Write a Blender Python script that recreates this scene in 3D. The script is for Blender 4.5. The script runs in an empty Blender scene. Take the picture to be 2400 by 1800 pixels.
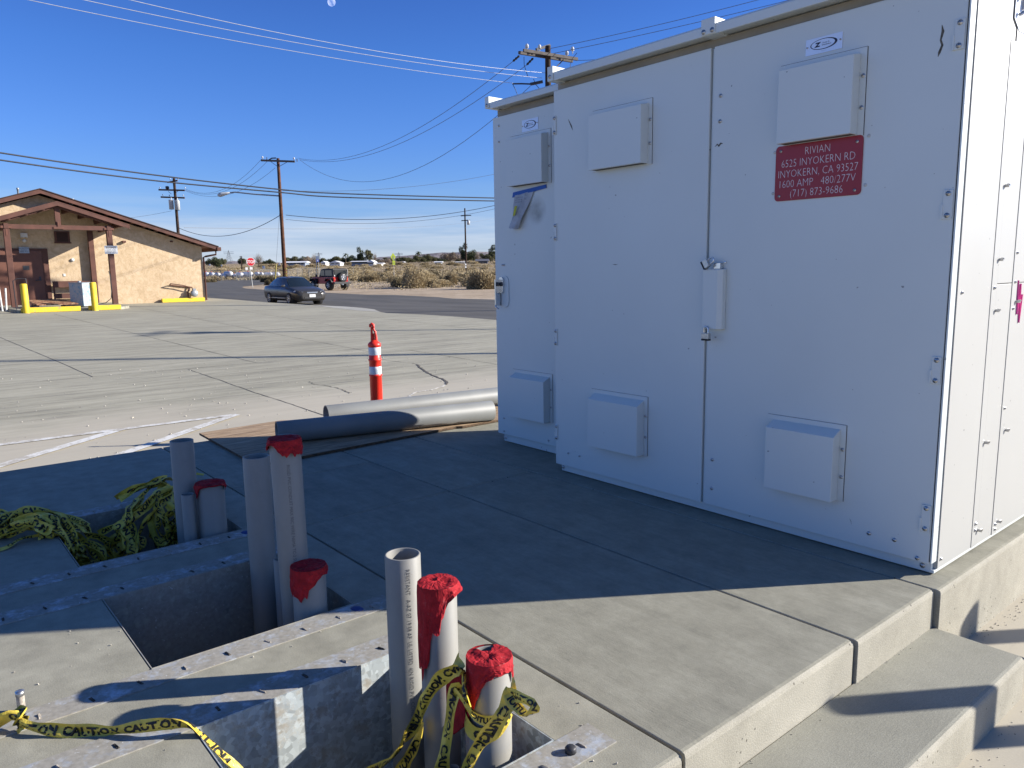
import bpy, bmesh, math, random
import numpy as np
from mathutils import Vector, Matrix
random.seed(7)
C = bpy.context.scene.collection
SC = bpy.context.scene
rad = math.radians

# ------------------------------------------------------------------ camera
YAW, PITCH, ROLL, FPX, CAMH = 2.449 + 0.0, -0.1507, -0.01486, 1774.15, 1.30
YAW = math.radians(-39.6682) + math.pi; PITCH = math.radians(-8.63457); ROLL = math.radians(-0.85144)
fwd = Vector((math.cos(PITCH)*math.cos(YAW), math.cos(PITCH)*math.sin(YAW), math.sin(PITCH)))
r0 = Vector((math.sin(YAW), -math.cos(YAW), 0)); u0 = r0.cross(fwd)
rgt = math.cos(ROLL)*r0 + math.sin(ROLL)*u0
upv = -math.sin(ROLL)*r0 + math.cos(ROLL)*u0
CAM = Vector((0, 0, CAMH))
cd = bpy.data.cameras.new('camera'); cam = bpy.data.objects.new('camera', cd); C.objects.link(cam)
cam.matrix_world = Matrix(((rgt.x, upv.x, -fwd.x, CAM.x), (rgt.y, upv.y, -fwd.y, CAM.y), (rgt.z, upv.z, -fwd.z, CAM.z), (0, 0, 0, 1)))
cd.sensor_width = 36; cd.lens = 36*FPX/2400; cd.clip_start = 0.05; cd.clip_end = 20000
SC.camera = cam

# ------------------------------------------------------------------ light
SUN_AZ = Vector((.551, .835, 0)).normalized(); SUN_EL = rad(22.5)
SKY_STR, SUN_STR, EXPO = 0.10, 5.0, 0.95
w = bpy.data.worlds.new('World'); SC.world = w; w.use_nodes = True
nt = w.node_tree; nt.nodes.clear()
wo = nt.nodes.new('ShaderNodeOutputWorld'); bg = nt.nodes.new('ShaderNodeBackground')
sky = nt.nodes.new('ShaderNodeTexSky'); sky.sky_type = 'NISHITA'; sky.sun_disc = False
sky.sun_elevation = SUN_EL; sky.sun_rotation = math.atan2(SUN_AZ.x, SUN_AZ.y)
sky.altitude = 700; sky.air_density = 1.0; sky.dust_density = 0.35; sky.ozone_density = 2.2
bg.inputs['Strength'].default_value = SKY_STR
# thin cirrus low over the horizon, part of the sky
tc = nt.nodes.new('ShaderNodeTexCoord'); sep = nt.nodes.new('ShaderNodeSeparateXYZ')
nt.links.new(tc.outputs['Generated'], sep.inputs[0])
mp = nt.nodes.new('ShaderNodeMapping'); mp.inputs['Scale'].default_value = (2.2, 2.2, 34)
nt.links.new(tc.outputs['Generated'], mp.inputs[0])
nz = nt.nodes.new('ShaderNodeTexNoise'); nz.inputs['Scale'].default_value = 1.6; nz.inputs['Detail'].default_value = 7; nz.inputs['Roughness'].default_value = .6
nt.links.new(mp.outputs[0], nz.inputs['Vector'])
cr = nt.nodes.new('ShaderNodeValToRGB'); cr.color_ramp.elements[0].position = .36; cr.color_ramp.elements[1].position = .66
nt.links.new(nz.outputs['Fac'], cr.inputs[0])
cr2 = nt.nodes.new('ShaderNodeValToRGB'); e = cr2.color_ramp.elements
e[0].position = 0.0; e[0].color = (1, 1, 1, 1); e[1].position = .115; e[1].color = (0, 0, 0, 1)
x = e.new(.055); x.color = (.9, .9, .9, 1)
x = e.new(.075); x.color = (.25, .25, .25, 1)
nt.links.new(sep.outputs['Z'], cr2.inputs[0])
mm = nt.nodes.new('ShaderNodeMath'); mm.operation = 'MULTIPLY'
nt.links.new(cr.outputs[0], mm.inputs[0]); nt.links.new(cr2.outputs[0], mm.inputs[1])
mm2 = nt.nodes.new('ShaderNodeMath'); mm2.operation = 'MULTIPLY'; mm2.inputs[1].default_value = .9
nt.links.new(mm.outputs[0], mm2.inputs[0])
mx = nt.nodes.new('ShaderNodeMixRGB'); mx.inputs[2].default_value = (3.3, 3.8, 4.5, 1)
# the same sky, deeper and bluer; unseen upper part less blue to lighten shade
ct = nt.nodes.new('ShaderNodeValToRGB'); e = ct.color_ramp.elements
e[0].position = 0.0; e[0].color = (.55, .60, .90, 1); e[1].position = .5; e[1].color = (.285, .455, .76, 1)
for p_, c_ in ((.04, (.44,.51,.83)), (.087, (.36,.50,.82)), (.163, (.305,.49,.90)), (.25, (.255,.465,.90)), (.32, (.225,.41,.85)), (.42, (.27,.45,.80))):
    x = e.new(p_); x.color = c_+(1,)
nt.links.new(sep.outputs['Z'], ct.inputs[0])
ml = nt.nodes.new('ShaderNodeMixRGB'); ml.blend_type = 'MULTIPLY'; ml.inputs[0].default_value = 1
nt.links.new(sky.outputs[0], ml.inputs[1]); nt.links.new(ct.outputs[0], ml.inputs[2])
nt.links.new(mm2.outputs[0], mx.inputs[0]); nt.links.new(ml.outputs[0], mx.inputs[1])
nt.links.new(mx.outputs[0], bg.inputs[0]); nt.links.new(bg.outputs[0], wo.inputs[0])
sl = bpy.data.lights.new('sun', 'SUN'); so = bpy.data.objects.new('sun', sl); C.objects.link(so)
sl.energy = SUN_STR; sl.angle = rad(0.53); sl.color = (1.0, .945, .86)
sd = Vector((SUN_AZ.x*math.cos(SUN_EL), SUN_AZ.y*math.cos(SUN_EL), math.sin(SUN_EL)))
so.rotation_euler = sd.to_track_quat('Z', 'Y').to_euler(); so.location = sd*50
vs = SC.view_settings; vs.view_transform = 'Standard'; vs.look = 'None'; vs.exposure = EXPO; vs.gamma = 1; vs.use_curve_mapping = False

# ------------------------------------------------------------------ picture geometry helpers
def ray(px, py): return fwd + rgt*((px-1200)/FPX) - upv*((py-900)/FPX)
DH = Vector((fwd.x, fwd.y, 0)).normalized(); LH = Vector((DH.y, -DH.x, 0))
KN = [(-400, -.62), (17, -.62), (22, -.32), (40, -.46), (64, -.23), (73, -.07), (100, .25), (165, .95), (400, 5.0), (1000, 13.5), (2500, 32), (9000, 112)]
def zg(x, y):
    D = x*DH.x + y*DH.y
    return float(np.interp(D, [k[0] for k in KN], [k[1] for k in KN]))
LA = (-0.0134, -0.0042)
def zlot(x, y): return -0.3208 + LA[0]*x + LA[1]*y
def at(px, py):           # where a sight line meets the terrain
    d = ray(px, py); lo = None; prev = 5.0
    t = 5.0
    while t < 8000:
        p = CAM + d*t
        if p.z < zg(p.x, p.y):
            lo, hi = prev, t
            for _ in range(40):
                m = (lo+hi)/2; q = CAM + d*m
                if q.z < zg(q.x, q.y): hi = m
                else: lo = m
            q = CAM + d*hi; return Vector((q.x, q.y, zg(q.x, q.y)))
        prev = t; t *= 1.01
    p = CAM + d*400; return Vector((p.x, p.y, zg(p.x, p.y)))
def atlot(px, py):
    d = ray(px, py); t = (-0.3208-CAMH)/(d.z-LA[0]*d.x-LA[1]*d.y); return CAM + d*t
def atz(px, py, z): d = ray(px, py); return CAM + d*((z-CAMH)/d.z)
def atD(px, py, D): return CAM + ray(px, py)*D/ (fwd.dot(ray(px,py)))
def onD(px, D, dz=0):     # terrain point in a compass direction at a given range
    d = ray(px, 640); h = Vector((d.x, d.y, 0)); h = h*(D/h.dot(DH)); return Vector((h.x, h.y, zg(h.x, h.y)+dz))
M_PER_PX = lambda D: D/FPX

# ------------------------------------------------------------------ mesh helpers
class MB:
    def __init__(s): s.v = []; s.f = []; s.mi = []; s.sm = []; s.cur = 0
    def add(s, vs, fs, smooth=False, mi=None):
        o = len(s.v); s.v += [tuple(p) for p in vs]
        for f in fs: s.f.append([i+o for i in f]); s.mi.append(s.cur if mi is None else mi); s.sm.append(smooth)
        return s
    def box(s, a, b, m=None, mi=None):
        x0, y0, z0 = a; x1, y1, z1 = b
        vs = [Vector(p) for p in ((x0,y0,z0),(x1,y0,z0),(x1,y1,z0),(x0,y1,z0),(x0,y0,z1),(x1,y0,z1),(x1,y1,z1),(x0,y1,z1))]
        if m: vs = [m @ p for p in vs]
        return s.add(vs, [(3,2,1,0),(4,5,6,7),(0,1,5,4),(1,2,6,5),(2,3,7,6),(3,0,4,7)], mi=mi)
    def cbox(s, c, d, m=None, mi=None):
        a = [c[i]-d[i]/2 for i in range(3)]; b = [c[i]+d[i]/2 for i in range(3)]; return s.box(a, b, m, mi)
    def beam(s, p, q, w_, h_, mi=None):
        p = Vector(p); q = Vector(q); d = (q-p); L = d.length; d.normalize()
        up = Vector((0,0,1)) if abs(d.z) < .95 else Vector((1,0,0))
        sx = d.cross(up).normalized(); sz = sx.cross(d)
        vs = [p+sx*a*w_/2+sz*b*h_/2+d*c for c in (0, L) for a, b in ((-1,-1),(1,-1),(1,1),(-1,1))]
        return s.add(vs, [(0,1,2,3),(7,6,5,4),(0,4,5,1),(1,5,6,2),(2,6,7,3),(3,7,4,0)], mi=mi)
    def tube(s, pts, r, n=8, caps=True, mi=None, rs=None):
        pts = [Vector(p) for p in pts]; rings = []; prev = None
        for i, p in enumerate(pts):
            d = (pts[min(i+1, len(pts)-1)]-pts[max(i-1, 0)]).normalized()
            if prev is None:
                a = Vector((0,0,1)) if abs(d.z) < .9 else Vector((1,0,0)); sx = d.cross(a).normalized()
            else: sx = (prev - d*prev.dot(d)).normalized()
            prev = sx; sy = d.cross(sx); rr = rs[i] if rs else r
            rings.append([p + sx*rr*math.cos(2*math.pi*k/n) + sy*rr*math.sin(2*math.pi*k/n) for k in range(n)])
        vs = [v for g in rings for v in g]; fs = []
        for i in range(len(pts)-1):
            for k in range(n): a = i*n+k; b = i*n+(k+1) % n; fs.append((a, b, b+n, a+n))
        s.add(vs, fs, True, mi)
        if caps:
            s.add(rings[0], [tuple(range(n))[::-1]], False, mi); s.add(rings[-1], [tuple(range(n))], False, mi)
        return s
    def lathe(s, prof, n=24, m=None, mi=None, smooth=True):
        vs = []; fs = []
        for r, z in prof:
            for k in range(n):
                p = Vector((r*math.cos(2*math.pi*k/n), r*math.sin(2*math.pi*k/n), z)); vs.append(m @ p if m else p)
        for i in range(len(prof)-1):
            for k in range(n): a = i*n+k; b = i*n+(k+1) % n; fs.append((a, b, b+n, a+n))
        return s.add(vs, fs, smooth, mi)
    def hpipe(s, p, q, ro, ri, n=32, cut=0.0, mi=None):   # open pipe with a real wall
        p = Vector(p); q = Vector(q); d = (q-p).normalized(); L = (q-p).length
        m = Matrix.Translation(p) @ d.to_track_quat('Z', 'Y').to_matrix().to_4x4()
        c = .002
        s.lathe([(ro,0),(ro,L-c),(ro-c,L),(ri+c/2,L),(ri,L-c),(ri,0),(ro,0)], n, m, mi)
        return s
    def prism(s, poly, axis, a, b, mi=None):   # poly in the other two axes
        def mk(u, v_, t): return {'x': (t,u,v_), 'y': (u,t,v_), 'z': (u,v_,t)}[axis]
        n = len(poly); vs = [mk(u,v_,a) for u, v_ in poly] + [mk(u,v_,b) for u, v_ in poly]
        return s.add(vs, [tuple(range(n)), tuple(range(2*n-1, n-1, -1))] + [(i, (i+1) % n + 0, (i+1) % n+n, i+n)[::-1] for i in range(n)], mi=mi)
    def quad(s, a, b, c, d, mi=None): return s.add([a,b,c,d], [(0,1,2,3)], mi=mi)
def build(name, mb, mats, parent=None, bevel=0, world=True, solid=0, recalc=True):
    me = bpy.data.meshes.new(name); vs = mb.v
    if parent is not None and world:
        l = parent.location; vs = [(a-l.x, b-l.y, c-l.z) for a, b, c in vs]
    me.from_pydata(vs, [], mb.f)
    if not isinstance(mats, (list, tuple)): mats = [mats]
    for m in mats: me.materials.append(m)
    me.polygons.foreach_set('material_index', mb.mi); me.polygons.foreach_set('use_smooth', mb.sm)
    if recalc:
        bm = bmesh.new(); bm.from_mesh(me); bmesh.ops.recalc_face_normals(bm, faces=bm.faces); bm.to_mesh(me); bm.free()
    o = bpy.data.objects.new(name, me); C.objects.link(o)
    if parent is not None: o.parent = parent
    if bevel:
        b = o.modifiers.new('bevel', 'BEVEL'); b.width = bevel; b.segments = 2; b.limit_method = 'ANGLE'; b.angle_limit = rad(40); b.harden_normals = False
    if solid: b = o.modifiers.new('solid', 'SOLIDIFY'); b.thickness = solid
    return o
def tag(o, label, cat, group=None, kind=None):
    if label: o['label'] = label
    if cat: o['category'] = cat
    if group: o['group'] = group
    if kind: o['kind'] = kind
    return o
def thing(name, label, cat, loc, rz=0, group=None):
    o = bpy.data.objects.new(name, None); C.objects.link(o); o.location = loc; o.rotation_euler = (0,0,rz); o.empty_display_size = .1
    return tag(o, label, cat, group)
def struct(name, mb, m, bevel=0): o = build(name, mb, m, None, bevel); o['kind'] = 'structure'; return o
def dup(root, loc, rz=0, label=None, group=None, scale=None):
    r = root.copy(); C.objects.link(r); r.location = loc; r.rotation_euler = (0,0,rz)
    if scale: r.scale = scale if hasattr(scale, '__len__') else (scale,)*3
    if label: r['label'] = label
    if group: r['group'] = group
    for ch in list(root.children):
        c = ch.copy(); C.objects.link(c); c.parent = r
        for g_ in ch.children: d = g_.copy(); C.objects.link(d); d.parent = c
    return r
def text_mb(mb, s, size, fn, mi=None, sx=1.0, align='CENTER', bold=0):
    cu = bpy.data.curves.new('t', 'FONT'); cu.body = s; cu.size = size; cu.align_x = align; cu.resolution_u = 2; cu.offset = bold
    o = bpy.data.objects.new('t', cu); C.objects.link(o); bpy.context.view_layer.update()
    me = o.to_mesh(); vs = [fn(v.co.x*sx, v.co.y) for v in me.vertices]; fs = [tuple(p.vertices) for p in me.polygons]
    mb.add(vs, fs, mi=mi); o.to_mesh_clear(); bpy.data.objects.remove(o); bpy.data.curves.remove(cu)

# ------------------------------------------------------------------ materials
def nodes(name):
    m = bpy.data.materials.new(name); m.use_nodes = True; t = m.node_tree
    return m, t, t.nodes['Principled BSDF']
def flat(name, col, rough=.6, metal=0, var=.12, scale=8, bump=0, bscale=60, spec=.5, coat=0):
    m, t, b = nodes(name); N = t.nodes; L = t.links
    b.inputs['Roughness'].default_value = rough; b.inputs['Metallic'].default_value = metal; b.inputs['Specular IOR Level'].default_value = spec
    b.inputs['Coat Weight'].default_value = coat
    tc = N.new('ShaderNodeTexCoord'); n = N.new('ShaderNodeTexNoise'); n.inputs['Scale'].default_value = scale; n.inputs['Detail'].default_value = 5
    L.new(tc.outputs['Object'], n.inputs['Vector'])
    r = N.new('ShaderNodeValToRGB'); r.color_ramp.elements[0].position = .3; r.color_ramp.elements[1].position = .7
    r.color_ramp.elements[0].color = tuple(c*(1-var) for c in col[:3])+(1,); r.color_ramp.elements[1].color = tuple(min(1, c*(1+var)) for c in col[:3])+(1,)
    L.new(n.outputs['Fac'], r.inputs[0]); L.new(r.outputs[0], b.inputs['Base Color'])
    if bump:
        n2 = N.new('ShaderNodeTexNoise'); n2.inputs['Scale'].default_value = bscale; n2.inputs['Detail'].default_value = 4; L.new(tc.outputs['Object'], n2.inputs['Vector'])
        bp = N.new('ShaderNodeBump'); bp.inputs['Strength'].default_value = bump; bp.inputs['Distance'].default_value = .01; L.new(n2.outputs['Fac'], bp.inputs['Height']); L.new(bp.outputs[0], b.inputs['Normal'])
    return m
def ramp(N, L, src, stops):
    r = N.new('ShaderNodeValToRGB'); el = r.color_ramp.elements
    while len(el) < len(stops): el.new(.5)
    for e_, (p, c) in zip(el, stops): e_.position = p; e_.color = c if len(c) == 4 else tuple(c)+(1,)
    L.new(src, r.inputs[0]); return r.outputs[0]
def noise(N, L, vec, sc, det=5, rough=.55, mapscale=None, rot=0, dist=0):
    if mapscale:
        mp = N.new('ShaderNodeMapping'); mp.inputs['Scale'].default_value = mapscale; mp.inputs['Rotation'].default_value = (0,0,rot); L.new(vec, mp.inputs[0]); vec = mp.outputs[0]
    n = N.new('ShaderNodeTexNoise'); n.inputs['Scale'].default_value = sc; n.inputs['Detail'].default_value = det; n.inputs['Roughness'].default_value = rough; n.inputs['Distortion'].default_value = dist
    L.new(vec, n.inputs['Vector']); return n.outputs['Fac']
def mixc(N, L, fac, a, b, mode='MIX'):
    m = N.new('ShaderNodeMixRGB'); m.blend_type = mode
    for i, v in ((0, fac), (1, a), (2, b)):
        if isinstance(v, (int, float)): m.inputs[i].default_value = v
        elif isinstance(v, tuple): m.inputs[i].default_value = v if len(v) == 4 else v+(1,)
        else: L.new(v, m.inputs[i])
    return m.outputs[0]
def math_(N, L, op, a, b=None, c=None):
    m = N.new('ShaderNodeMath'); m.operation = op
    for i, v in enumerate((a, b, c)):
        if v is None: continue
        if isinstance(v, (int, float)): m.inputs[i].default_value = v
        else: L.new(v, m.inputs[i])
    return m.outputs[0]
def concrete(name, dark, mid, lite, broom=None, brush=.35, stain=.25, bump=.25, rough=.85, big=.5, pits=0, extra=None):
    m, t, b = nodes(name); N = t.nodes; L = t.links; b.inputs['Roughness'].default_value = rough; b.inputs['Specular IOR Level'].default_value = .3
    g = N.new('ShaderNodeNewGeometry').outputs['Position']
    a = noise(N, L, g, big, 6, .6); col = ramp(N, L, a, [(.3, dark), (.5, mid), (.72, lite)])
    f = noise(N, L, g, 9, 6, .65); col = mixc(N, L, stain, col, ramp(N, L, f, [(.3, tuple(c*.72 for c in mid)), (.7, tuple(c*1.22 for c in mid))]))
    h = noise(N, L, g, 160, 3, .6)
    if broom:
        s = noise(N, L, g, 3.2, 6, .8, mapscale=(6, 62, 8) if broom == 'x' else (62, 6, 8))
        col = mixc(N, L, brush, col, ramp(N, L, s, [(.32, tuple(c*.62 for c in mid)), (.5, mid), (.68, tuple(c*1.3 for c in mid))]))
        h = math_(N, L, 'ADD', math_(N, L, 'MULTIPLY', h, .5), s)
    gr = noise(N, L, g, 320, 2, .5); col = mixc(N, L, .35, col, ramp(N, L, gr, [(.3, (.25,.25,.25)), (.5, (.5,.5,.5)), (.7, (.75,.75,.75))]), 'OVERLAY')
    if pits:
        v = N.new('ShaderNodeTexVoronoi'); v.inputs['Scale'].default_value = 38; L.new(g, v.inputs['Vector'])
        sel = noise(N, L, g, 6, 2); pf = math_(N, L, 'MULTIPLY', math_(N, L, 'LESS_THAN', v.outputs['Distance'], .16), math_(N, L, 'GREATER_THAN', sel, .56))
        col = mixc(N, L, math_(N, L, 'MULTIPLY', pf, pits), col, tuple(c*.3 for c in dark)); h = math_(N, L, 'SUBTRACT', h, math_(N, L, 'MULTIPLY', pf, 1.2))
    if extra: col = extra(N, L, g, col)
    if broom == 'x': rn = N.new('ShaderNodeObjectInfo').outputs['Random']; col = mixc(N, L, 1, col, ramp(N, L, rn, [(0, (.86,.86,.86)), (1, (1.0,1.0,1.0))]), 'MULTIPLY')
    L.new(col, b.inputs['Base Color'])
    bp = N.new('ShaderNodeBump'); bp.inputs['Strength'].default_value = bump; bp.inputs['Distance'].default_value = .004; L.new(h, bp.inputs['Height']); L.new(bp.outputs[0], b.inputs['Normal'])
    return m

M = {}
def lotx(N, L, g, col):
    # tyre marks and wear running across the lot
    s = noise(N, L, g, 1.2, 9, .8, mapscale=(3.6, .45, 1), rot=rad(-24), dist=.4)
    col = mixc(N, L, .55, col, ramp(N, L, s, [(.36, (.20,.188,.145)), (.5, (.33,.31,.24)), (.64, (.46,.432,.335))]))
    s2 = noise(N, L, g, 1.6, 5, .75, mapscale=(6.5, .5, 1), rot=rad(-16))
    col = mixc(N, L, ramp(N, L, s2, [(.53, (0,0,0)), (.70, (.7,.7,.7))]), col, (.125,.12,.105))
    p = noise(N, L, g, 3.2, 6, .7); col = mixc(N, L, ramp(N, L, p, [(.62, (0,0,0)), (.8, (.5,.5,.5))]), col, (.17,.155,.13))
    # cleaner, warmer strip close to the pad
    sp = N.new('ShaderNodeSeparateXYZ'); L.new(g, sp.inputs[0])
    k = math_(N, L, 'ADD', sp.outputs[0], math_(N, L, 'MULTIPLY', noise(N, L, g, .8, 4), 2.2)); k = ramp(N, L, math_(N, L, 'MULTIPLY_ADD', k, .33, 3.05), [(.25, (0,0,0)), (.7, (.75,.75,.75))])
    return mixc(N, L, k, col, (.47,.425,.34))
def padx(N, L, g, col):
    s = noise(N, L, g, 2.6, 9, .80, mapscale=(.8, 4.2, 1), rot=rad(2), dist=.1)
    col = mixc(N, L, .38, col, ramp(N, L, s, [(.34, (.145,.14,.112)), (.5, (.28,.268,.21)), (.66, (.42,.405,.325))]))
    b_ = noise(N, L, g, 4.5, 9, .85); col = mixc(N, L, .35, col, ramp(N, L, b_, [(.36, (.17,.163,.13)), (.5, (.28,.268,.21)), (.64, (.40,.385,.31))]))
    w_ = noise(N, L, g, 5.5, 5, .8, dist=1.5); return mixc(N, L, ramp(N, L, w_, [(.715, (0,0,0)), (.735, (.7,.7,.7))]), col, (.42,.41,.37))
M['lot'] = concrete('lot_concrete', (.245,.228,.17), (.33,.31,.235), (.415,.39,.30), None, bump=.15, big=.35, extra=lotx)
M['pad'] = concrete('pad_concrete', (.195,.187,.143), (.275,.264,.207), (.36,.347,.275), 'x', brush=.5, bump=.35, big=1.3, stain=.5, extra=padx)
M['infill'] = concrete('infill_concrete', (.215,.205,.158), (.295,.282,.222), (.37,.355,.28), None, bump=.16, big=2.2, stain=.7)
M['side'] = concrete('formed_concrete', (.25,.232,.185), (.335,.315,.255), (.43,.405,.335), None, stain=.4, bump=.4, big=1.6, pits=.8)
M['step'] = concrete('step_concrete', (.205,.20,.162), (.275,.268,.22), (.355,.347,.285), 'y', brush=.18, bump=.35, big=1.3)
M['felt'] = flat('joint_felt', (.016,.015,.014), .95, bump=.4)
M['joint'] = flat('joint_dirt', (.09,.08,.068), .95, var=.4, scale=30)
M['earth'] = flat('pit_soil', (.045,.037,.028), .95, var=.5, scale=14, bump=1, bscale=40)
def galv(name, base, conc_amt):
    m, t, b = nodes(name); N = t.nodes; L = t.links; g = N.new('ShaderNodeNewGeometry').outputs['Position']
    v = N.new('ShaderNodeTexVoronoi'); v.inputs['Scale'].default_value = 55; L.new(g, v.inputs['Vector'])
    sp = ramp(N, L, v.outputs['Color'], [(.1, tuple(c*.72 for c in base)), (.9, tuple(min(1, c*1.3) for c in base))])
    n1 = noise(N, L, g, 7 if conc_amt > .6 else 13, 8, .72); k = ramp(N, L, n1, [(.5-conc_amt*.35, (0,0,0)), (.62-conc_amt*.2, (1,1,1))])
    col = mixc(N, L, k, sp, ramp(N, L, noise(N, L, g, 60, 4), [(.3, (.24,.225,.19)), (.7, (.34,.32,.275))]))
    spl = noise(N, L, g, 85, 2, .4); kk = ramp(N, L, spl, [(.71, (0,0,0)), (.74, (1,1,1))]); col = mixc(N, L, kk, col, (.5,.5,.48))
    L.new(col, b.inputs['Base Color']); L.new(ramp(N, L, k, [(0, (.38,.38,.38)), (1, (0,0,0))]), b.inputs['Metallic']); L.new(ramp(N, L, k, [(0, (.42,.42,.42)), (1, (.85,.85,.85))]), b.inputs['Roughness'])
    bp = N.new('ShaderNodeBump'); bp.inputs['Strength'].default_value = .25; bp.inputs['Distance'].default_value = .003; L.new(n1, bp.inputs['Height']); L.new(bp.outputs[0], b.inputs['Normal'])
    return m
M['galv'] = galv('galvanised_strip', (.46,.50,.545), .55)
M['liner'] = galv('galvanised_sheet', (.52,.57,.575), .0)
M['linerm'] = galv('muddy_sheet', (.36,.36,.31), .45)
M['steel'] = flat('zinc_steel', (.5,.5,.5), .35, .9)
M['darkmetal'] = flat('dark_metal', (.05,.05,.055), .5, .4)
M['grout'] = flat('grout', (.28,.25,.21), .95, var=.5, scale=90)
M['slot'] = flat('slot_dark', (.06,.05,.04), .95, var=.6, scale=60)  # dark pieces laid in place of the shaded recess of each slot

# ------------------------------------------------------------------ ground, road, lot
def terrain():
    Ds = sorted(set([-300,-120,-60,-30,-10,5,17,22,30,40,46,52,58,64,68,73,80,90,100,112,125,140,165,190,220,260,300,350,400,500,650,800,1000,1400,2500,5000,9000]))
    fr = [-1.6,-1.1,-.8,-.6,-.5,-.4,-.3,-.2,-.1,0,.1,.2,.3,.4,.5,.6,.8,1.1,1.6]
    mb = MB(); vs = []; fs = []
    for D in Ds:
        wdt = max(abs(D), 60)
        for f in fr:
            p = DH*D + LH*f*wdt; vs.append((p.x, p.y, zg(p.x, p.y)))
    n = len(fr)
    for i in range(len(Ds)-1):
        for j in range(n-1): a = i*n+j; fs.append((a, a+1, a+n+1, a+n))
    mb.add(vs, fs, True); return mb
def groundmat():
    m, t, b = nodes('desert_soil'); N = t.nodes; L = t.links; b.inputs['Roughness'].default_value = .95; b.inputs['Specular IOR Level'].default_value = .1
    g = N.new('ShaderNodeNewGeometry').outputs['Position']
    col = ramp(N, L, noise(N, L, g, .12, 7, .65), [(.35, (.27,.21,.15)), (.5, (.38,.305,.225)), (.66, (.47,.39,.30))])
    f = noise(N, L, g, .9, 7, .75); col = mixc(N, L, .5, col, ramp(N, L, f, [(.35, (.24,.18,.115)), (.65, (.54,.43,.31))]))
    # beyond the verge the soil carries a dry stubble
    sp = N.new('ShaderNodeSeparateXYZ'); L.new(g, sp.inputs[0])
    D = math_(N, L, 'ADD', math_(N, L, 'MULTIPLY', sp.outputs[0], DH.x), math_(N, L, 'MULTIPLY', sp.outputs[1], DH.y))
    k = ramp(N, L, math_(N, L, 'MULTIPLY', D, .001), [(.064, (0,0,0)), (.10, (.75,.75,.75)), (.4, (.9,.9,.9))])
    st = noise(N, L, g, .35, 8, .8); k = math_(N, L, 'MULTIPLY', k, ramp(N, L, st, [(.38, (0,0,0)), (.56, (1,1,1))]))
    col = mixc(N, L, k, col, ramp(N, L, noise(N, L, g, .5, 5), [(.3, (.13,.10,.055)), (.7, (.27,.2,.11))]))
    L.new(col, b.inputs['Base Color'])
    bp = N.new('ShaderNodeBump'); bp.inputs['Strength'].default_value = .6; bp.inputs['Distance'].default_value = .08; L.new(f, bp.inputs['Height']); L.new(bp.outputs[0], b.inputs['Normal'])
    return m
M['soil'] = groundmat()
struct('ground', terrain(), M['soil'])
def drape(poly, lift, zf):
    bm = bmesh.new(); f = bm.faces.new([bm.verts.new((p.x, p.y, 0)) for p in poly])
    for D in list(range(10, 100, 2))+[22, 64, 73]:
        bmesh.ops.bisect_plane(bm, geom=bm.verts[:]+bm.edges[:]+bm.faces[:], plane_co=DH*D+Vector((0,0,0)), plane_no=DH)
    for v in bm.verts: v.co.z = zf(v.co.x, v.co.y)+lift
    bmesh.ops.triangulate(bm, faces=bm.faces[:])
    mb = MB(); bm.verts.index_update(); mb.add([v.co[:] for v in bm.verts], [tuple(v.index for v in f.verts) for f in bm.faces]); bm.free(); return mb
def asphalt():
    m, t, b = nodes('asphalt'); N = t.nodes; L = t.links; b.inputs['Roughness'].default_value = .8; b.inputs['Specular IOR Level'].default_value = .35
    g = N.new('ShaderNodeNewGeometry').outputs['Position']
    col = ramp(N, L, noise(N, L, g, .35, 6, .6, mapscale=(.5, 2, 1)), [(.35, (.072,.067,.058)), (.65, (.112,.104,.09))])
    s = noise(N, L, g, 1.2, 6, .7, mapscale=(.25, 3.0, 1), rot=rad(8)); col = mixc(N, L, ramp(N, L, s, [(.55, (0,0,0)), (.75, (.7,.7,.7))]), col, (.14,.128,.108))
    L.new(mixc(N, L, .4, col, ramp(N, L, noise(N, L, g, 60, 2), [(.3, (.3,.3,.3)), (.7, (.7,.7,.7))]), 'OVERLAY'), b.inputs['Base Color'])
    return m
M['asphalt'] = asphalt()
z46 = lambda x, y: (460+x/7.373, 560+y/7.373)
z74 = lambda x, y: (740+x/5.027, 560+y/5.027)
z60 = lambda x, y: (600+x/3.814, 680+y/3.814)
# road outline: far verge from right to left, round the traffic island, then the side road
far = [at(*z74(2400, 724)), at(*z74(2130, 718)), at(*z74(1600, 705)), at(*z74(1450, 690)), at(*z74(1100, 672)), at(*z74(900, 662)), at(*z74(600, 660)), at(*z74(300, 645)), at(*z74(120, 636)), at(*z74(-60, 655)), at(*z46(1250, 885)), at(*z46(1000, 868)), at(*z46(850, 858)), at(*z46(790, 840)), at(*z46(830, 822)), at(*z46(1000, 805)), at(*z46(1170, 787)), at(*z46(1250, 700)), at(*z46(1245, 682)), at(*z46(1000, 690)), at(*z46(700, 705)), at(*z46(400, 720)), at(*z46(170, 738)), at(*z46(-500, 775))]
near = [Vector((-60, 4, 0)), Vector((-33, 9.5, 0)), Vector((-22, 10.5, 0)), Vector((-8, 12, 0)), Vector((30, 16, 0)), Vector((30, 30, 0))]
struct('road', drape(far+near, .02, zg), M['asphalt'])
edge = [atlot(*z46(-60, 1008)), atlot(*z46(170, 1015)), atlot(*z46(700, 1052)), atlot(*z46(1250, 1098)), atlot(*z60(320, 122)), atlot(*z60(500, 133)), atlot(*z60(800, 147)), atlot(*z60(950, 158)), atlot(*z60(1060, 172)), atlot(*z60(1110, 195)), atlot(*z60(1170, 205)), atlot(*z60(1500, 218)), atlot(*z60(1800, 238)), atlot(*z60(2170, 268))]
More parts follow.
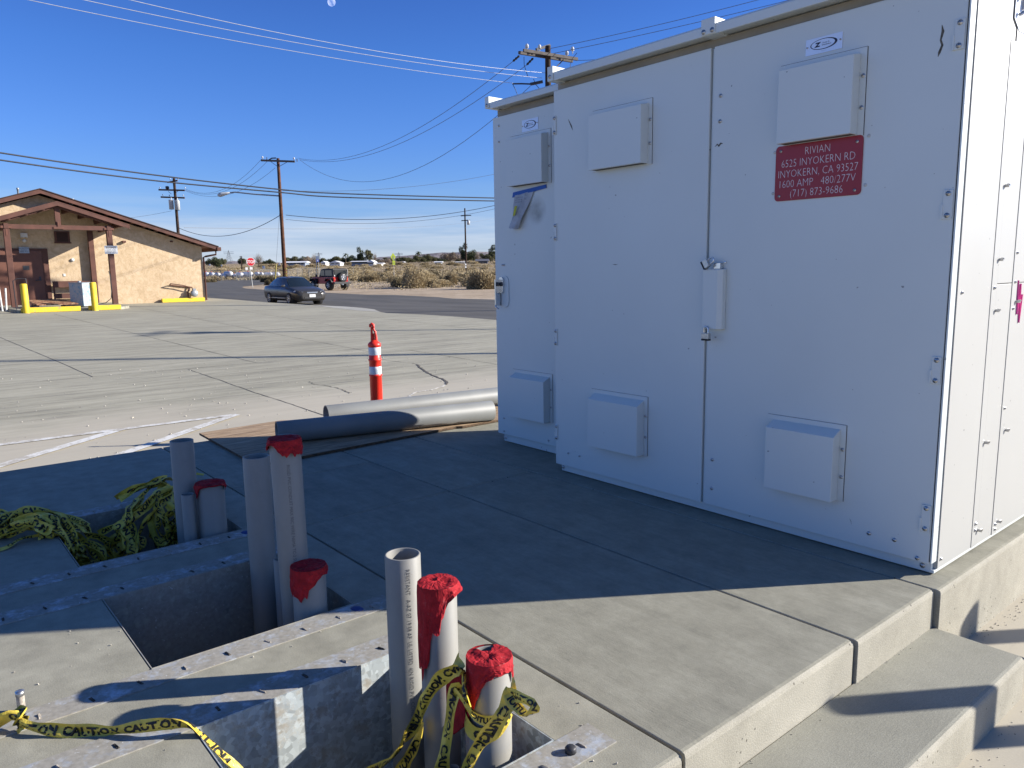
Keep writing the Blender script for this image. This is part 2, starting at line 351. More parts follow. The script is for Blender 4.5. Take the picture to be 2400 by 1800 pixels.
lotpoly = edge + [Vector((-5, 15.2, 0)), Vector((30, 16.5, 0)), Vector((30, -30, 0)), Vector((-48, -30, 0)), Vector((-48, 11.0, 0))]
bm = bmesh.new(); bm.faces.new([bm.verts.new((p.x, p.y, 0)) for p in lotpoly])
for co, no in (((-5.9,0,0),(1,0,0)), ((-1.25,0,0),(1,0,0)), ((0,-2.8,0),(0,1,0)), ((0,6.9,0),(0,1,0))): bmesh.ops.bisect_plane(bm, geom=bm.verts[:]+bm.edges[:]+bm.faces[:], plane_co=co, plane_no=no)
for f in list(bm.faces):
    c_ = f.calc_center_median()
    if -5.9 < c_.x < -1.25 and -2.8 < c_.y < 6.9: bm.faces.remove(f)
for v in bm.verts: v.co.z = zlot(v.co.x, v.co.y)
bm.normal_update()
for f in bm.faces:
    if f.normal.z < 0: f.normal_flip()
bm.verts.index_update(); mb = MB(); mb.add([v.co[:] for v in bm.verts], [tuple(v.index for v in f.verts) for f in bm.faces]); bm.free(); n = len(lotpoly)
mb.add([(p.x, p.y, zlot(p.x, p.y)) for p in lotpoly]+[(p.x, p.y, zlot(p.x, p.y)-.75) for p in lotpoly], [(i, (i+1) % n, (i+1) % n+n, i+n) for i in range(n)])
struct('parking_lot', mb, M['lot'])
def sheet(name, poly, mat, lift=.004, zf=zlot):
    mb = MB(); mb.add([(p[0], p[1], zf(p[0], p[1])+lift) for p in poly], [tuple(range(len(poly)))]); return struct(name, mb, mat)
def strip(pts, wd, zf=zlot, lift=.004, seed=1):
    rr = random.Random(seed); mb = MB(); L_ = []; R_ = []
    for i, p in enumerate(pts):
        a = Vector(pts[max(i-1, 0)][:2]); b = Vector(pts[min(i+1, len(pts)-1)][:2]); d = (b-a).normalized(); nn = Vector((-d.y, d.x))
        ww = wd*(.6+.8*rr.random())/2 if seed else wd/2
        for q, s in ((L_, 1), (R_, -1)): c = Vector(p[:2])+nn*ww*s; q.append((c.x, c.y, zf(c.x, c.y)+lift))
    m = len(pts); mb.add(L_+R_, [(i, i+1, i+1+m, i+m) for i in range(m-1)]); return mb
def wob(a, b, n, amp, seed):
    rr = random.Random(seed); a = Vector(a); b = Vector(b); d = (b-a).normalized(); nn = Vector((-d.y, d.x)); o = 0; out = []
    for i in range(n+1):
        o += rr.uniform(-amp, amp); o *= .9; out.append(a.lerp(b, i/n)+nn*o)
    return out
mj = MB()
for i, (p_, q_) in enumerate([((-29.0,4.4),(-12.3,4.7)),((-30,1.75),(-12.3,2.28)),((-12.25,3.59),(-6.9,3.55)),((-31,7.5),(-12.4,6.9)),((-27.5,9.8),(-16,9.0)),((-12.2,7.62),(-3.7,7.55)),((-12.3,.3),(-6.1,.35)),((-30,-2),(-6.1,-2.2)),((-22,11.6),(-9,11.2))]):
    q = strip(wob(p_, q_, 60, .006, i), .011, seed=i+1, lift=.003); mj.add(q.v, q.f)
for i, (x, ya, yb) in enumerate([(-12.32,-6,9.2),(-18.4,-6,12)]):
    q = strip(wob((x, ya), (x, yb), 50, .006, 20+i), .007, seed=i+31, lift=.0035); mj.add(q.v, q.f)
struct('lot_joint', mj, M['joint'])
ck = MB()
def crack(px, wd, s):
    pts = [atlot(*z60(*p)) for p in px]; out = []
    for i in range(len(pts)-1): out += wob(pts[i][:2], pts[i+1][:2], 9, .022, s+i)[:-1]
    q = strip(out, wd, seed=s, lift=.005); ck.add(q.v, q.f)
crack([(1100,610),(1300,645),(1440,665)], .010, 4); crack([(1440,665),(1500,715),(1600,770),(1690,810),(1705,850)], .035, 8)
crack([(470,820),(560,850),(700,870),(860,930)], .012, 22)
struct('lot_crack', ck, M['joint'])
ck = MB(); crack([(1705,850),(1560,895),(1440,910),(1380,950),(1270,972)], .03, 14)
M['patch'] = flat('spalled_concrete', (.6,.57,.5), .9, var=.3, scale=20); struct('spalled_crack', ck, M['patch'])
def paint(name, col, wear, under):
    m, t, b = nodes(name); N = t.nodes; L = t.links; g = N.new('ShaderNodeNewGeometry').outputs['Position']; b.inputs['Roughness'].default_value = .7
    k = ramp(N, L, noise(N, L, g, 7, 8, .75), [(wear, (0,0,0)), (wear+.13, (1,1,1))]); L.new(mixc(N, L, k, under, col), b.inputs['Base Color']); return m
M['paint'] = paint('worn_white_paint', (.68,.67,.63), .42, (.42,.385,.32))
def pline(a, b, wd, i, lift):
    mb = strip([a, b], wd, seed=0, lift=lift); struct('painted_line', mb, M['paint'])
pline((-8.18, -6), (-8.15, 2.86), .095, 0, .006); pline((-6.2,-.75), (-8.15, 1.72), .11, 1, .009); pline((-6.2,.40), (-8.12, 2.84), .11, 2, .012)
ap = [atlot(*z60(*p)) for p in [(500,134),(800,148),(945,160),(1055,174),(1105,196),(1040,190),(900,182),(700,160)]]
M['apron'] = concrete('apron_concrete', (.33,.32,.28), (.38,.365,.32), (.43,.415,.37), None, bump=.1); sheet('driveway_apron', ap, M['apron'], .005)

# ------------------------------------------------------------------ raised pad with pits
PITS = [(-4.56, -3.75), (-3.305, -2.58), (-2.145, -1.42)]; PY = (.565, 1.315)
def slabgrid(xs, ys, holes, zt, zb):
    bm = bmesh.new(); vd = {}
    def V(x, y, z):
        k = (round(x, 4), round(y, 4), z)
        if k not in vd: vd[k] = bm.verts.new((x, y, z))
        return vd[k]
    solid = {}
    for i in range(len(xs)-1):
        for j in range(len(ys)-1):
            cx, cy = (xs[i]+xs[i+1])/2, (ys[j]+ys[j+1])/2
            solid[i, j] = not any(a < cx < b and PY[0] < cy < PY[1] for a, b in holes)
    for (i, j), s_ in solid.items():
        if not s_: continue
        x0, x1, y0, y1 = xs[i], xs[i+1], ys[j], ys[j+1]
        bm.faces.new((V(x0,y0,zt), V(x1,y0,zt), V(x1,y1,zt), V(x0,y1,zt)))
        for (di, dj, a, b) in ((-1,0,(x0,y1),(x0,y0)), (1,0,(x1,y0),(x1,y1)), (0,-1,(x0,y0),(x1,y0)), (0,1,(x1,y1),(x0,y1))):
            if not solid.get((i+di, j+dj), False): bm.faces.new((V(*a,zb), V(*b,zb), V(*b,zt), V(*a,zt)))
    mb = MB(); bm.verts.index_update(); mb.add([v.co[:] for v in bm.verts], [tuple(v.index for v in f.verts) for f in bm.faces]); bm.free(); return mb
def padmats(o):      # top faces broomed, sides formed
    me = o.data; xr = max(v.co.x for v in me.vertices)
    at_ = me.attributes.get('bevel_weight_edge') or me.attributes.new('bevel_weight_edge', 'FLOAT', 'EDGE')
    for e_ in me.edges:
        a, b = [me.vertices[i].co for i in e_.vertices]; top_ = abs(a.z-b.z) < 1e-5 and abs(a.z) < .2
        at_.data[e_.index].value = 1.0 if (top_ and abs(a.x-xr) < 1e-3 and abs(b.x-xr) < 1e-3) else (.16 if top_ else (.12 if abs(a.x-xr) < 1e-3 else 0))
    if o.modifiers: o.modifiers[0].limit_method = 'WEIGHT'; o.modifiers[0].width = .019; o.modifiers[0].segments = 3
    o.data.materials.append(M['side'])
    for p in o.data.polygons:
        if abs(p.normal.z) < .5: p.material_index = 1
    return o
hx = sorted([v for p in PITS for v in p])
padmats(struct('pad', slabgrid([-6.02]+hx+[-1.15], [-3.0, .565, 1.315, 1.529], PITS, 0, -.55), M['infill'], .006))
for (x0, x1, y0, y1) in [(-6.02,-4.536,1.542,2.484),(-4.524,-3.596,1.542,2.484),(-3.584,-1.15,1.542,2.484),(-6.02,-3.596,2.497,3.133),(-3.584,-1.14,2.497,3.133),(-6.02,-1.12,3.145,7.2)]:
    padmats(struct('pad', slabgrid([x0, x1], [y0, y1], [], 0, -.55), M['pad'], .006))
mb = MB(); mb.box((-6.0,1.52,-.5),(-1.158,1.55,-.03)); mb.box((-6.0,2.48,-.5),(-1.156,2.5,-.03)); mb.box((-6.0,3.13,-.5),(-1.146,3.15,-.03)); mb.box((-3.6,1.555,-.5),(-3.58,2.475,-.03)); mb.box((-3.6,2.505,-.5),(-3.58,3.125,-.03)); mb.box((-4.54,1.555,-.5),(-4.52,2.475,-.03))
struct('pad_joint', mb, M['felt'])
padm = struct('pad_step', slabgrid([-1.148, -.815], [-2.5, 3.142], [], -.16, -.6), M['step'], .014); padmats(padm)
mb = MB()
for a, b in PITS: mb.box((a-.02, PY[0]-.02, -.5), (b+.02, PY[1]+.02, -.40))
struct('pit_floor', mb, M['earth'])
# pit soil lumps
mb = MB(); rr = random.Random(5)
for a, b in PITS:
    for k in range(60):
        x, y = rr.uniform(a+.03, b-.03), PY[1]-rr.random()**2*.6-.03; r = rr.uniform(.008, .03)
        mb.lathe([(0,-r*.5),(r*.9,-r*.2),(r*.7,r*.4),(0,r*.6)], 6, Matrix.Translation((x, y, -.395)) @ Matrix.Rotation(rr.random()*6, 4, 'Z'), smooth=False)
o = struct('pit_soil', mb, M['earth']); o['kind'] = 'stuff'; o['label'] = 'loose dark soil crumbs on the floor of the conduit pits'; o['category'] = 'soil'

LBL = ['embedded galvanised base frame round the pit heaped with yellow tape', 'embedded galvanised base frame round the middle shaded conduit pit', 'embedded galvanised base frame round the nearest, partly sunlit conduit pit']
for i, (a, b) in enumerate(PITS):
    t = thing('base_frame', LBL[i], 'base frame', (a, PY[0], 0), group='galvanised charger base frames set in the pad')
    for (x0, x1) in ((a-.125, a-.002), (b+.002, b+.115)):
        mb = MB(); mb.box((x0, -2.9, -.03), (x1, 1.44, .0035)); st = build('strip', mb, M['galv'], t)
        yy = -.72
        cx = (x0+x1)/2 + .012
        while yy < 1.36:
            an = rr.uniform(-.25, .25); m = Matrix.Translation((cx+rr.uniform(-.006,.006), yy+.118, 0)) @ Matrix.Rotation(an+.15, 4, 'Z')
            ms = MB(); ww, hh, q_ = .017, .0045, 6
            ol = [(ww*c_*(1-.1*rr.random()), hh*s_) for c_, s_ in ((-1,-.7),(-.7,-1),(.7,-1),(1,-.7),(1,.7),(.7,1),(-.7,1),(-1,.7))]
            ms.add([m @ Vector((u,v_,.0042)) for u,v_ in ol]+[m @ Vector((u*.7,v_*.5,.0078*rr.uniform(.6,1.2))) for u,v_ in ol], [tuple(range(8,16))]+[(k,(k+1)%8,(k+1)%8+8,k+8) for k in range(8)])
            yy += .1395
            sob = build('slot', ms, M['slot'] if rr.random()<.6 else M['grout'], None); sob.parent = st; sob.data.transform(Matrix.Translation(-t.location))
    mb = MB(); th = .003; g_ = .002
    mb.box((a+g_, PY[0]+g_, -.40), (a+g_+th, PY[1]-g_, .004)); mb.box((b-g_-th, PY[0]+g_, -.40), (b-g_, PY[1]-g_, .004))
    mb.box((a+g_+th, PY[1]-g_-th, -.40), (b-g_-th, PY[1]-g_, .002)); mb.box((a+g_+th, PY[0]+g_, -.40), (b-g_-th, PY[0]+g_+th, .002))
    mb.box((a+g_+th, PY[0]+.006, -.41), (a+.05, PY[1]-.006, -.395))
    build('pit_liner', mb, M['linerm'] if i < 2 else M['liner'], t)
def bolt(x, y, label):
    t = thing('anchor_bolt', label, 'bolt', (x, y, 0))
    mb = MB(); mb.lathe([(0,0),(.011,0),(.011,.052),(.0115,.054),(.009,.060),(0,.060)], 12, Matrix.Translation((x,y,.003))); build('shank', mb, M['rustst'], t)
    mb = MB(); mb.lathe([(.0,.0),(.0125,.0),(.0125,.014),(0,.014)], 12, Matrix.Translation((x,y,.052))); build('cap', mb, M['steel'], t)
M['rustst'] = flat('mortar_spattered_steel', (.45,.40,.34), .8, .1, var=.4, scale=90)
bolt(-2.585, .20, 'short mortar-spattered anchor stud wrapped by yellow tape at the bottom left')
t = thing('bolt_head', 'flush bolt head in the frame corner beside the nearest pit', 'bolt', (-1.353, 1.309, 0))
mb = MB(); mb.lathe([(0,.0),(.016,.0),(.016,.012),(.013,.016),(0,.017)], 10, Matrix.Translation((-1.353,1.309,.0045))); build('head', mb, M['darkmetal'], t)
M['bluewax'] = flat('blue_wax', (.03,.06,.2), .6)
for x, y, l in ((-2.53, 1.30, 'small blue marker blob on the frame corner of the middle pit'), (-3.69, 1.30, 'small blue marker blob on the frame corner of the tape-filled pit')):
    mb = MB(); mb.lathe([(0,.008),(.012,.007),(.018,.002),(.02,0)], 10, Matrix.Translation((x,y,.004)) @ Matrix.Rotation(.4,4,'Z') @ Matrix.Scale(1.5,4,Vector((1,0,0)))); tag(build('marker_blob', mb, M['bluewax']), l, 'marker')

# ------------------------------------------------------------------ switchgear cabinet
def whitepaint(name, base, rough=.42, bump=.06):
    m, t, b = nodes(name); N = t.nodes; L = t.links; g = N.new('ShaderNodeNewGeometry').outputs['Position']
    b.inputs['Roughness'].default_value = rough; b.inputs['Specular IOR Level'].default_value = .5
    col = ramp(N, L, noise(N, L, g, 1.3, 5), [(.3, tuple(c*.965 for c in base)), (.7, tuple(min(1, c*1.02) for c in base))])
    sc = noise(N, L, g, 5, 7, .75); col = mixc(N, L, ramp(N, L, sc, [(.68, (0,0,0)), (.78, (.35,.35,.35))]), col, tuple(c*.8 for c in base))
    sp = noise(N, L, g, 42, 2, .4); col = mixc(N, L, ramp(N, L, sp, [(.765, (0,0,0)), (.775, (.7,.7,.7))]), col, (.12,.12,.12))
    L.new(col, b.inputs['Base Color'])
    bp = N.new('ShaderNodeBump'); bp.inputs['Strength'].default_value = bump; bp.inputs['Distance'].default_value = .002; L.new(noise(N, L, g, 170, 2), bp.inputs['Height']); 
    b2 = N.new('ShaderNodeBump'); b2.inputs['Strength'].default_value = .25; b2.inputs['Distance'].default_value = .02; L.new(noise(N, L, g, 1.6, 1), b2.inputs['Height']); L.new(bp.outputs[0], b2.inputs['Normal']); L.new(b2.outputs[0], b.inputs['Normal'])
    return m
M['white'] = whitepaint('white_enamel_sunlit', (.43,.43,.408)); M['white_shaded'] = whitepaint('white_enamel_shaded', (.64,.68,.66), .36)  # one white paint: darker copy for the sunlit side, lighter for the shaded front
M['dark'] = flat('dark_gap', (.02,.02,.022), .9)
M['primer'] = flat('unpainted_recess', (.30,.27,.22), .7)
M['sign'] = flat('red_engraved_plastic', (.30,.006,.014), .35, var=.04)
M['signtxt'] = flat('engraved_white', (.8,.78,.78), .6, var=.02)
M['plate'] = flat('brushed_label', (.70,.76,.86), .3, .15, var=.03)
M['ink'] = flat('dark_ink', (.012,.014,.04), .5)
M['chrome'] = flat('polished_steel', (.62,.64,.66), .22, .95, var=.08, scale=20)
M['pink'] = flat('pink_marker', (.75,.08,.36), .7)
M['vdark'] = flat('shadow_gap', (.10,.095,.085), .9)
FY, GY = 3.26, 3.53
cab = thing('electrical_cabinet', 'tall white switchgear cabinet with red address sign on the concrete pad', 'cabinet', (-1.2, FY, 0))
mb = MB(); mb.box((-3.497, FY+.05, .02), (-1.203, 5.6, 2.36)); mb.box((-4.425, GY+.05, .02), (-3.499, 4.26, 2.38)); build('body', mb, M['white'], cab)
# dark gap and sill channels
mb = MB()
mb.box((-3.47, FY+.028, .006), (-1.215, FY+.049, .055)); mb.box((-4.39, GY+.028, .006), (-3.50, GY+.049, .062)); mb.box((-1.217, FY+.028, .006), (-1.2035, 5.6, .0195))
build('sill', mb, M['white_shaded'], cab, .002)
mb = MB(); mb.box((-3.46, FY+.06, -.0), (-1.24, 5.5, .0195)); mb.box((-4.38, GY+.06, 0), (-3.5, 4.2, .0195)); build('base_gap', mb, M['dark'], cab)
mb = MB(); mb.box((-3.49, FY+.03, 2.335), (-1.215, FY+.0495, 2.40)); mb.box((-4.41, GY+.03, 2.36), (-3.505, GY+.0495, 2.425)); build('recess', mb, M['primer'], cab)
def screws(pts, parent, ax='y', r=.0085, name='bolt'):
    for p in pts:
        m = Matrix.Translation(p) @ (Matrix.Rotation(rad(90), 4, 'X') if ax == 'y' else Matrix.Rotation(rad(90), 4, 'Y'))
        mb = MB(); mb.lathe([(r*1.25,0),(r*1.25,.002),(r,.002),(r*.9,.0055),(0,.006)], 10, m); mb.cbox((0,0,.0062), (r*1.3, .0015, .001), m, mi=1)
        o = build(name, mb, [M['steel'], M['dark']], None); o.parent = parent; o.data.transform(Matrix.Translation(-cab.location))
def sub(name, mb, mats, parent, bevel=0):
    o = build(name, mb, mats, None, bevel); o.parent = parent; o.data.transform(Matrix.Translation(-cab.location)); return o
def door(x0, x1, z0, z1, yf):
    mb = MB(); mb.box((x0, yf, z0), (x1, yf+.048, z1)); return build('door', mb, M['white_shaded'], cab, .003)
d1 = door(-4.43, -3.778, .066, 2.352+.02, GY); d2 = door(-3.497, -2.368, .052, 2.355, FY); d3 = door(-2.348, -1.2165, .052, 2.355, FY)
mb = MB(); mb.box((-2.362, FY+.012, .05), (-2.353, FY+.05, 2.35)); build('mullion', mb, M['white_shaded'], cab)
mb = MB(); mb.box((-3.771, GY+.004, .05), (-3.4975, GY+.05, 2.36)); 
build('mullion', mb, M['white_shaded'], cab)
mb = MB(); mb.box((-1.2115, FY-.002, .056), (-1.2045, FY+.05, 2.37)); build('corner_post', mb, M['white_shaded'], cab, .002)
mb = MB(); mb.box((-1.2160, FY+.004, .06), (-1.2118, FY+.05, 2.35)); build('hinge_gap', mb, M['dark'], cab)
def vent(x0, x1, z0, z1, yf, par, low):
    mb = MB(); d = .064; bx0, bx1 = x0+.028, x1-.026; 
    mb.box((x0, yf-.0035, z0), (x1, yf-.0005, z1))
    zt = z1-.022; zb = z0+.006 if not low else z0+.002
    sl = .03 if low else .012       # sloped top
    p = [(yf-.0036, zb), (yf-d, zb), (yf-d, zt-sl), (yf-.0036, zt)]
    mb.prism(p, 'x', bx0, bx1)
    o = sub('vent_cover', mb, M['white_shaded'], par, .0022)
    mb = MB(); mb.box((bx0+.012, yf-d+.02, zb-.0008), (bx1-.006, yf-.006, zb-.0004)); mb.box((x1+.0005, yf-.0015, z0), (x1+.003, yf-.0004, z1)); mb.box((x0, yf-.0015, z1+.0002), (x1, yf-.0004, z1+.0014)); sub('vent_opening_shadow', mb, M['vdark'], par)  # open underside as a dark sheet; shadow lines painted along right and top edges
    screws([(x1-.012, yf-.0036, z0+(z1-z0)*k) for k in (.32, .68)], par, r=.007, name='screw')
vent(-4.235, -3.815, 1.865, 2.215, GY, d1, 0); vent(-4.24, -3.815, .232, .575, GY, d1, 1)
vent(-3.17, -2.73, 1.845, 2.185, FY, d2, 0); vent(-3.175, -2.737, .238, .578, FY, d2, 1)
vent(-1.985, -1.59, 1.835, 2.19, FY, d3, 0); vent(-1.985, -1.595, .237, .588, FY, d3, 1)
def hinge(x, z0, z1, yf, par, wd=.032, side=0):
    mb = MB(); mb.box((x-wd/2, yf-.006, z0), (x+wd/2, yf-.001, z1)); mb.box((x-wd/2-.006, yf-.009, z0), (x-wd/2+.002, yf-.001, z0+(z1-z0)*.5)); sub('hinge', mb, M['white_shaded'], par, .0015)
    screws([(x, yf-.0062, z0+.014), (x, yf-.0062, z1-.014)], par, r=.0082, name='hinge_bolt')
for z0, z1 in ((2.10,2.21), (1.47,1.575), (.819,.924), (.21,.311)): hinge(-3.486, z0, z1, FY, d1, .022)
for z0, z1 in ((2.10,2.211), (1.469,1.581), (.814,.925), (.189,.305)): hinge(-1.238, z0, z1, FY, d3, .036)
screws([(x, FY-.0005, z) for x, z in ((-2.305,2.12),(-2.305,2.0),(-2.30,.30),(-2.30,.145),(-1.47,.12),(-1.36,.12),(-1.262,.036+.03))], d3, r=.0075)
screws([(x, FY-.0005, z) for x, z in ((-3.38,.14),(-3.28,.14))], d2, r=.006)
screws([(x, GY-.0005, z) for x, z in ((-4.36,2.31),(-4.36,2.2),(-4.355,.19),(-4.355,.09),(-3.86,.10),(-4.345,1.33),(-4.325,1.33))], d1, r=.006)
screws([(-3.455, FY+.0275, .03), (-1.25, FY+.0275, .03), (-4.37, GY+.0275, .034)], cab, r=.009)
# sign and maker's plates
def roundrect(x0, z0, x1, z1, r, n=5):
    out = []
    for cx, cz, a0 in ((x1-r,z1-r,0),(x0+r,z1-r,90),(x0+r,z0+r,180),(x1-r,z0+r,270)):
        out += [(cx+r*math.cos(rad(a0+90*k/n)), cz+r*math.sin(rad(a0+90*k/n))) for k in range(n+1)]
    return out
mb = MB(); mb.prism(roundrect(-1.992,1.592,-1.586,1.838,.018), 'y', FY-.0045, FY-.001)
sg = sub('address_sign', mb, M['sign'], d3)
mb = MB(); SX = -1.789
for s, z, wd_ in (('RIVIAN',1.787,.115),('6525 INYOKERN RD',1.741,.343),('INYOKERN, CA 93527',1.695,.371),('1600 AMP   480/277V',1.650,.355),('(717) 873-9686',1.606,.246)):
    tm = MB(); text_mb(tm, s, .05, lambda x, y: (x, 0, y), bold=-.0012); xs_ = [v[0] for v in tm.v]; k_ = wd_/(max(xs_)-min(xs_)); c_ = (max(xs_)+min(xs_))/2
    mb.add([(SX+(v[0]-c_)*k_, FY-.0052, z+v[2]*.98) for v in tm.v], tm.f)
sub('sign_lettering', mb, M['signtxt'], d3)
screws([(-1.967,FY-.0045,1.815),(-1.612,FY-.0045,1.812),(-1.968,FY-.0045,1.614),(-1.613,FY-.0045,1.612)], d3, r=.0052, name='sign_screw')
M['dimple'] = flat('weld_dimple', (.5,.5,.48), .5)
for p in ((-1.566,1.83),(-1.57,1.63),(-2.001,1.815),(-2.003,1.63)):
    m = Matrix.Translation((p[0],FY,p[1])) @ Matrix.Rotation(rad(90),4,'X'); mb = MB(); mb.lathe([(.008,0),(.006,.002),(0,.003)], 10, m); sub('weld_dimple', mb, M['dimple'], d3)
def plate(x0, x1, z0, z1, yf, par):
    mb = MB(); mb.box((x0,yf-.003,z0),(x1,yf-.0007,z1)); pl = sub('maker_plate', mb, M['plate'], par)
    mb = MB(); cx, cz = (x0+x1)/2, (z0+z1)/2+.003; W_, H_ = (x1-x0), (z1-z0); n = 40
    vs = []
    for k in range(n):
        a = 2*math.pi*k/n; vs.append((cx+W_*.37*math.cos(a), yf-.0036, cz+H_*.33*math.sin(a)))
    for k in range(n):
        a = 2*math.pi*k/n; vs.append((cx-W_*.022+W_*.325*math.cos(a), yf-.0036, cz+H_*.005+H_*.29*math.sin(a)))
    mb.add(vs, [(k,(k+1)%n,(k+1)%n+n,k+n) for k in range(n)])
    text_mb(mb, 'Z', H_*.36, lambda x, y: (cx-W_*.18+x*1.35+y*.25, yf-.0037, cz-H_*.12+y), bold=.0014)
    text_mb(mb, 'Power &', H_*.13, lambda x, y: (cx+W_*.06+x, yf-.0037, cz+H_*.03+y)); text_mb(mb, 'Distribution', H_*.13, lambda x, y: (cx+W_*.08+x, yf-.0037, cz-H_*.10+y))
    text_mb(mb, '-------------', H_*.08, lambda x, y: (cx+x, yf-.0037, z0+H_*.10+y))
    sub('emblem', mb, M['ink'], par); screws([(x0+.008,yf-.003,cz-.003),(x1-.008,yf-.003,cz)], par, r=.003, name='rivet')
plate(-1.866, -1.700, 2.207, 2.274, FY, d3); plate(-4.104, -3.938, 2.228, 2.306, GY, d1)
# handle of the left door: recessed steel swing handle
hd = None
def capsule(cx, z0, z1, r, n=8):
    out = []
    for zc, a0 in ((z1-r, 0), (z0+r, 180)): out += [(cx+r*math.cos(rad(a0+180*k/n)), zc+r*math.sin(rad(a0+180*k/n))) for k in range(n+1)]
    return out
mb = MB(); mb.prism(capsule(-4.315, 1.022, 1.252, .042), 'y', GY-.006, GY-.0008); sub('handle_plate', mb, M['white_shaded'], d1, .0015)
mb = MB(); mb.box((-4.375,GY-.055,1.035),(-4.362,GY-.001,1.225)); mb.prism(capsule(-4.345, 1.125, 1.245, .024), 'y', GY-.02, GY-.0062); mb.tube([(-4.37,GY-.05,1.04),(-4.355,GY-.06,1.025),(-4.335,GY-.05,1.012)], .006, 8); sub('door_handle', mb, M['chrome'], d1, .001)
mb = MB(); mb.cbox((-4.362,GY-.032,1.192),(.05,.02,.022)); mb.lathe([(0,.012),(.016,.012),(.016,0)], 10, Matrix.Translation((-4.336,GY-.02,1.192)) @ Matrix.Rotation(rad(90),4,'X')); sub('lock_cylinder', mb, M['darkmetal'], d1)
# long guard over the centre handle
mb = MB(); g0, g1 = -2.356, -2.243; zz0, zz1 = .985, 1.285
mb.prism([(g0,FY-.0008),(g0,FY-.042),(g0+.09,FY-.046),(g1,FY-.032),(g1,FY-.0008)], 'z', zz0, zz1); sub('handle_guard', mb, M['white_shaded'], d3, .003)
mb = MB(); mb.box((-2.300,FY-.03,1.286),(-2.262,FY-.001,1.315)); mb.lathe([(0,.008),(.006,.008),(.006,0)], 8, Matrix.Translation((-2.25,FY-.001,1.318)) @ Matrix.Rotation(rad(90),4,'X')); sub('hasp', mb, M['chrome'], d3, .001)
# roofs with drip lip and lifting lugs
def roof(x0, x1, z0, z1, yf, yb):
    mb = MB(); mb.prism([(yf-.062,z0-.004),(yf-.050,z0-.004),(yf-.046,z0+.006),(yf+.05,z0+.006),(yb,z0-.02),(yb,z0+.02),(yf+.1,z1+.004),(yf-.055,z1-.002),(yf-.062,z1-.012)], 'x', x0, x1); return build('roof', mb, M['white_shaded'], cab, .002)
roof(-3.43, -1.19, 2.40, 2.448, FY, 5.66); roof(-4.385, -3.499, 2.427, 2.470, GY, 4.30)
def lug(x0, x1, z0, z1, yf, l=.32, pts=()):
    mb = MB(); mb.box((x0,yf-.07,z0),(x1,yf-.07+l,z1)); o = build('lifting_lug', mb, M['white_shaded'], cab, .003)
    screws([(x,yf-.0702,z) for x, z in pts], o, r=.0095)
lug(-2.379, -2.300, 2.398, 2.472, FY, pts=((-2.363,2.413),(-2.314,2.413))); lug(-3.477, -3.431, 2.395, 2.478, FY, pts=((-3.455,2.42),)); lug(-4.43, -4.386, 2.43, 2.508, GY, pts=((-4.408,2.45),))
mb = MB(); mb.lathe([(0,.05),(.05,.045),(.07,.02),(.075,0)], 16, Matrix.Translation((-4.24,GY+.16,2.455))); build('roof_cap', mb, M['white'], cab)
# right-hand side: bolted panels and cover strips
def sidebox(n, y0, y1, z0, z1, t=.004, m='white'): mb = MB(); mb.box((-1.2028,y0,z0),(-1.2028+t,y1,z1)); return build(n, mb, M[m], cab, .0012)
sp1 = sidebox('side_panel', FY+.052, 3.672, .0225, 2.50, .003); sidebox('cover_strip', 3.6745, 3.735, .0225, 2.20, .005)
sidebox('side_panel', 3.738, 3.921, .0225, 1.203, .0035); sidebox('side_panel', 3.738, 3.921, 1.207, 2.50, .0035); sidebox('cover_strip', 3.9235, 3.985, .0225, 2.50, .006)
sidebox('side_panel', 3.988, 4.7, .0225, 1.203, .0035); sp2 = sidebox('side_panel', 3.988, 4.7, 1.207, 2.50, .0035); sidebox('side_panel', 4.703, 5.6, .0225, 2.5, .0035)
mb = MB(); mb.box((-1.2032,3.6722,.0225),(-1.2008,3.6744,2.5)); mb.box((-1.2032,3.7352,.0225),(-1.2005,3.7379,2.5)); mb.box((-1.2032,3.9212,.0225),(-1.2005,3.9234,2.5)); mb.box((-1.2032,3.9852,.0225),(-1.2005,3.9879,2.5)); mb.box((-1.2032,3.738,1.2032),(-1.2005,4.7,1.2068)); build('panel_seam', mb, M['dark'], cab)
screws([(-1.1996,y,z) for y, z in ((3.355,1.18),(3.34,.06),(3.30,2.34))], sp1, 'x', .006)
screws([(-1.1976,y,z) for y, z in ((3.705,1.19),(3.705,.13),(3.705,.10),(3.95,1.34),(3.955,1.21),(3.955,1.09),(3.953,.63),(3.955,.07),(3.957,.045))], cab, 'x', .0065)
for y, z in ((3.745,.09),(3.745,.50),(3.745,1.09),(3.74,1.31),(3.74,1.62),(3.993,.52),(3.992,.075),(3.992,1.12)):
    mb = MB(); mb.tube([(-1.199,y,z),(-1.182,y,z)], .007, 8); mb.cbox((-1.186,y+.004,z+.004),(.008,.022,.008)); build('quarter_turn_latch', mb, M['steel'], cab)
mb = MB()
for a, b_ in (((3.995,1.215),(4.01,1.06)), ((4.01,1.06),(4.03,1.20)), ((4.03,1.2),(4.045,1.02)), ((4.045,1.02),(4.06,1.15))):
    mb.beam((-1.1985,a[0],a[1]),(-1.1985,b_[0],b_[1]),.0012,.012)
build('pink_mark', mb, M['pink'], cab)
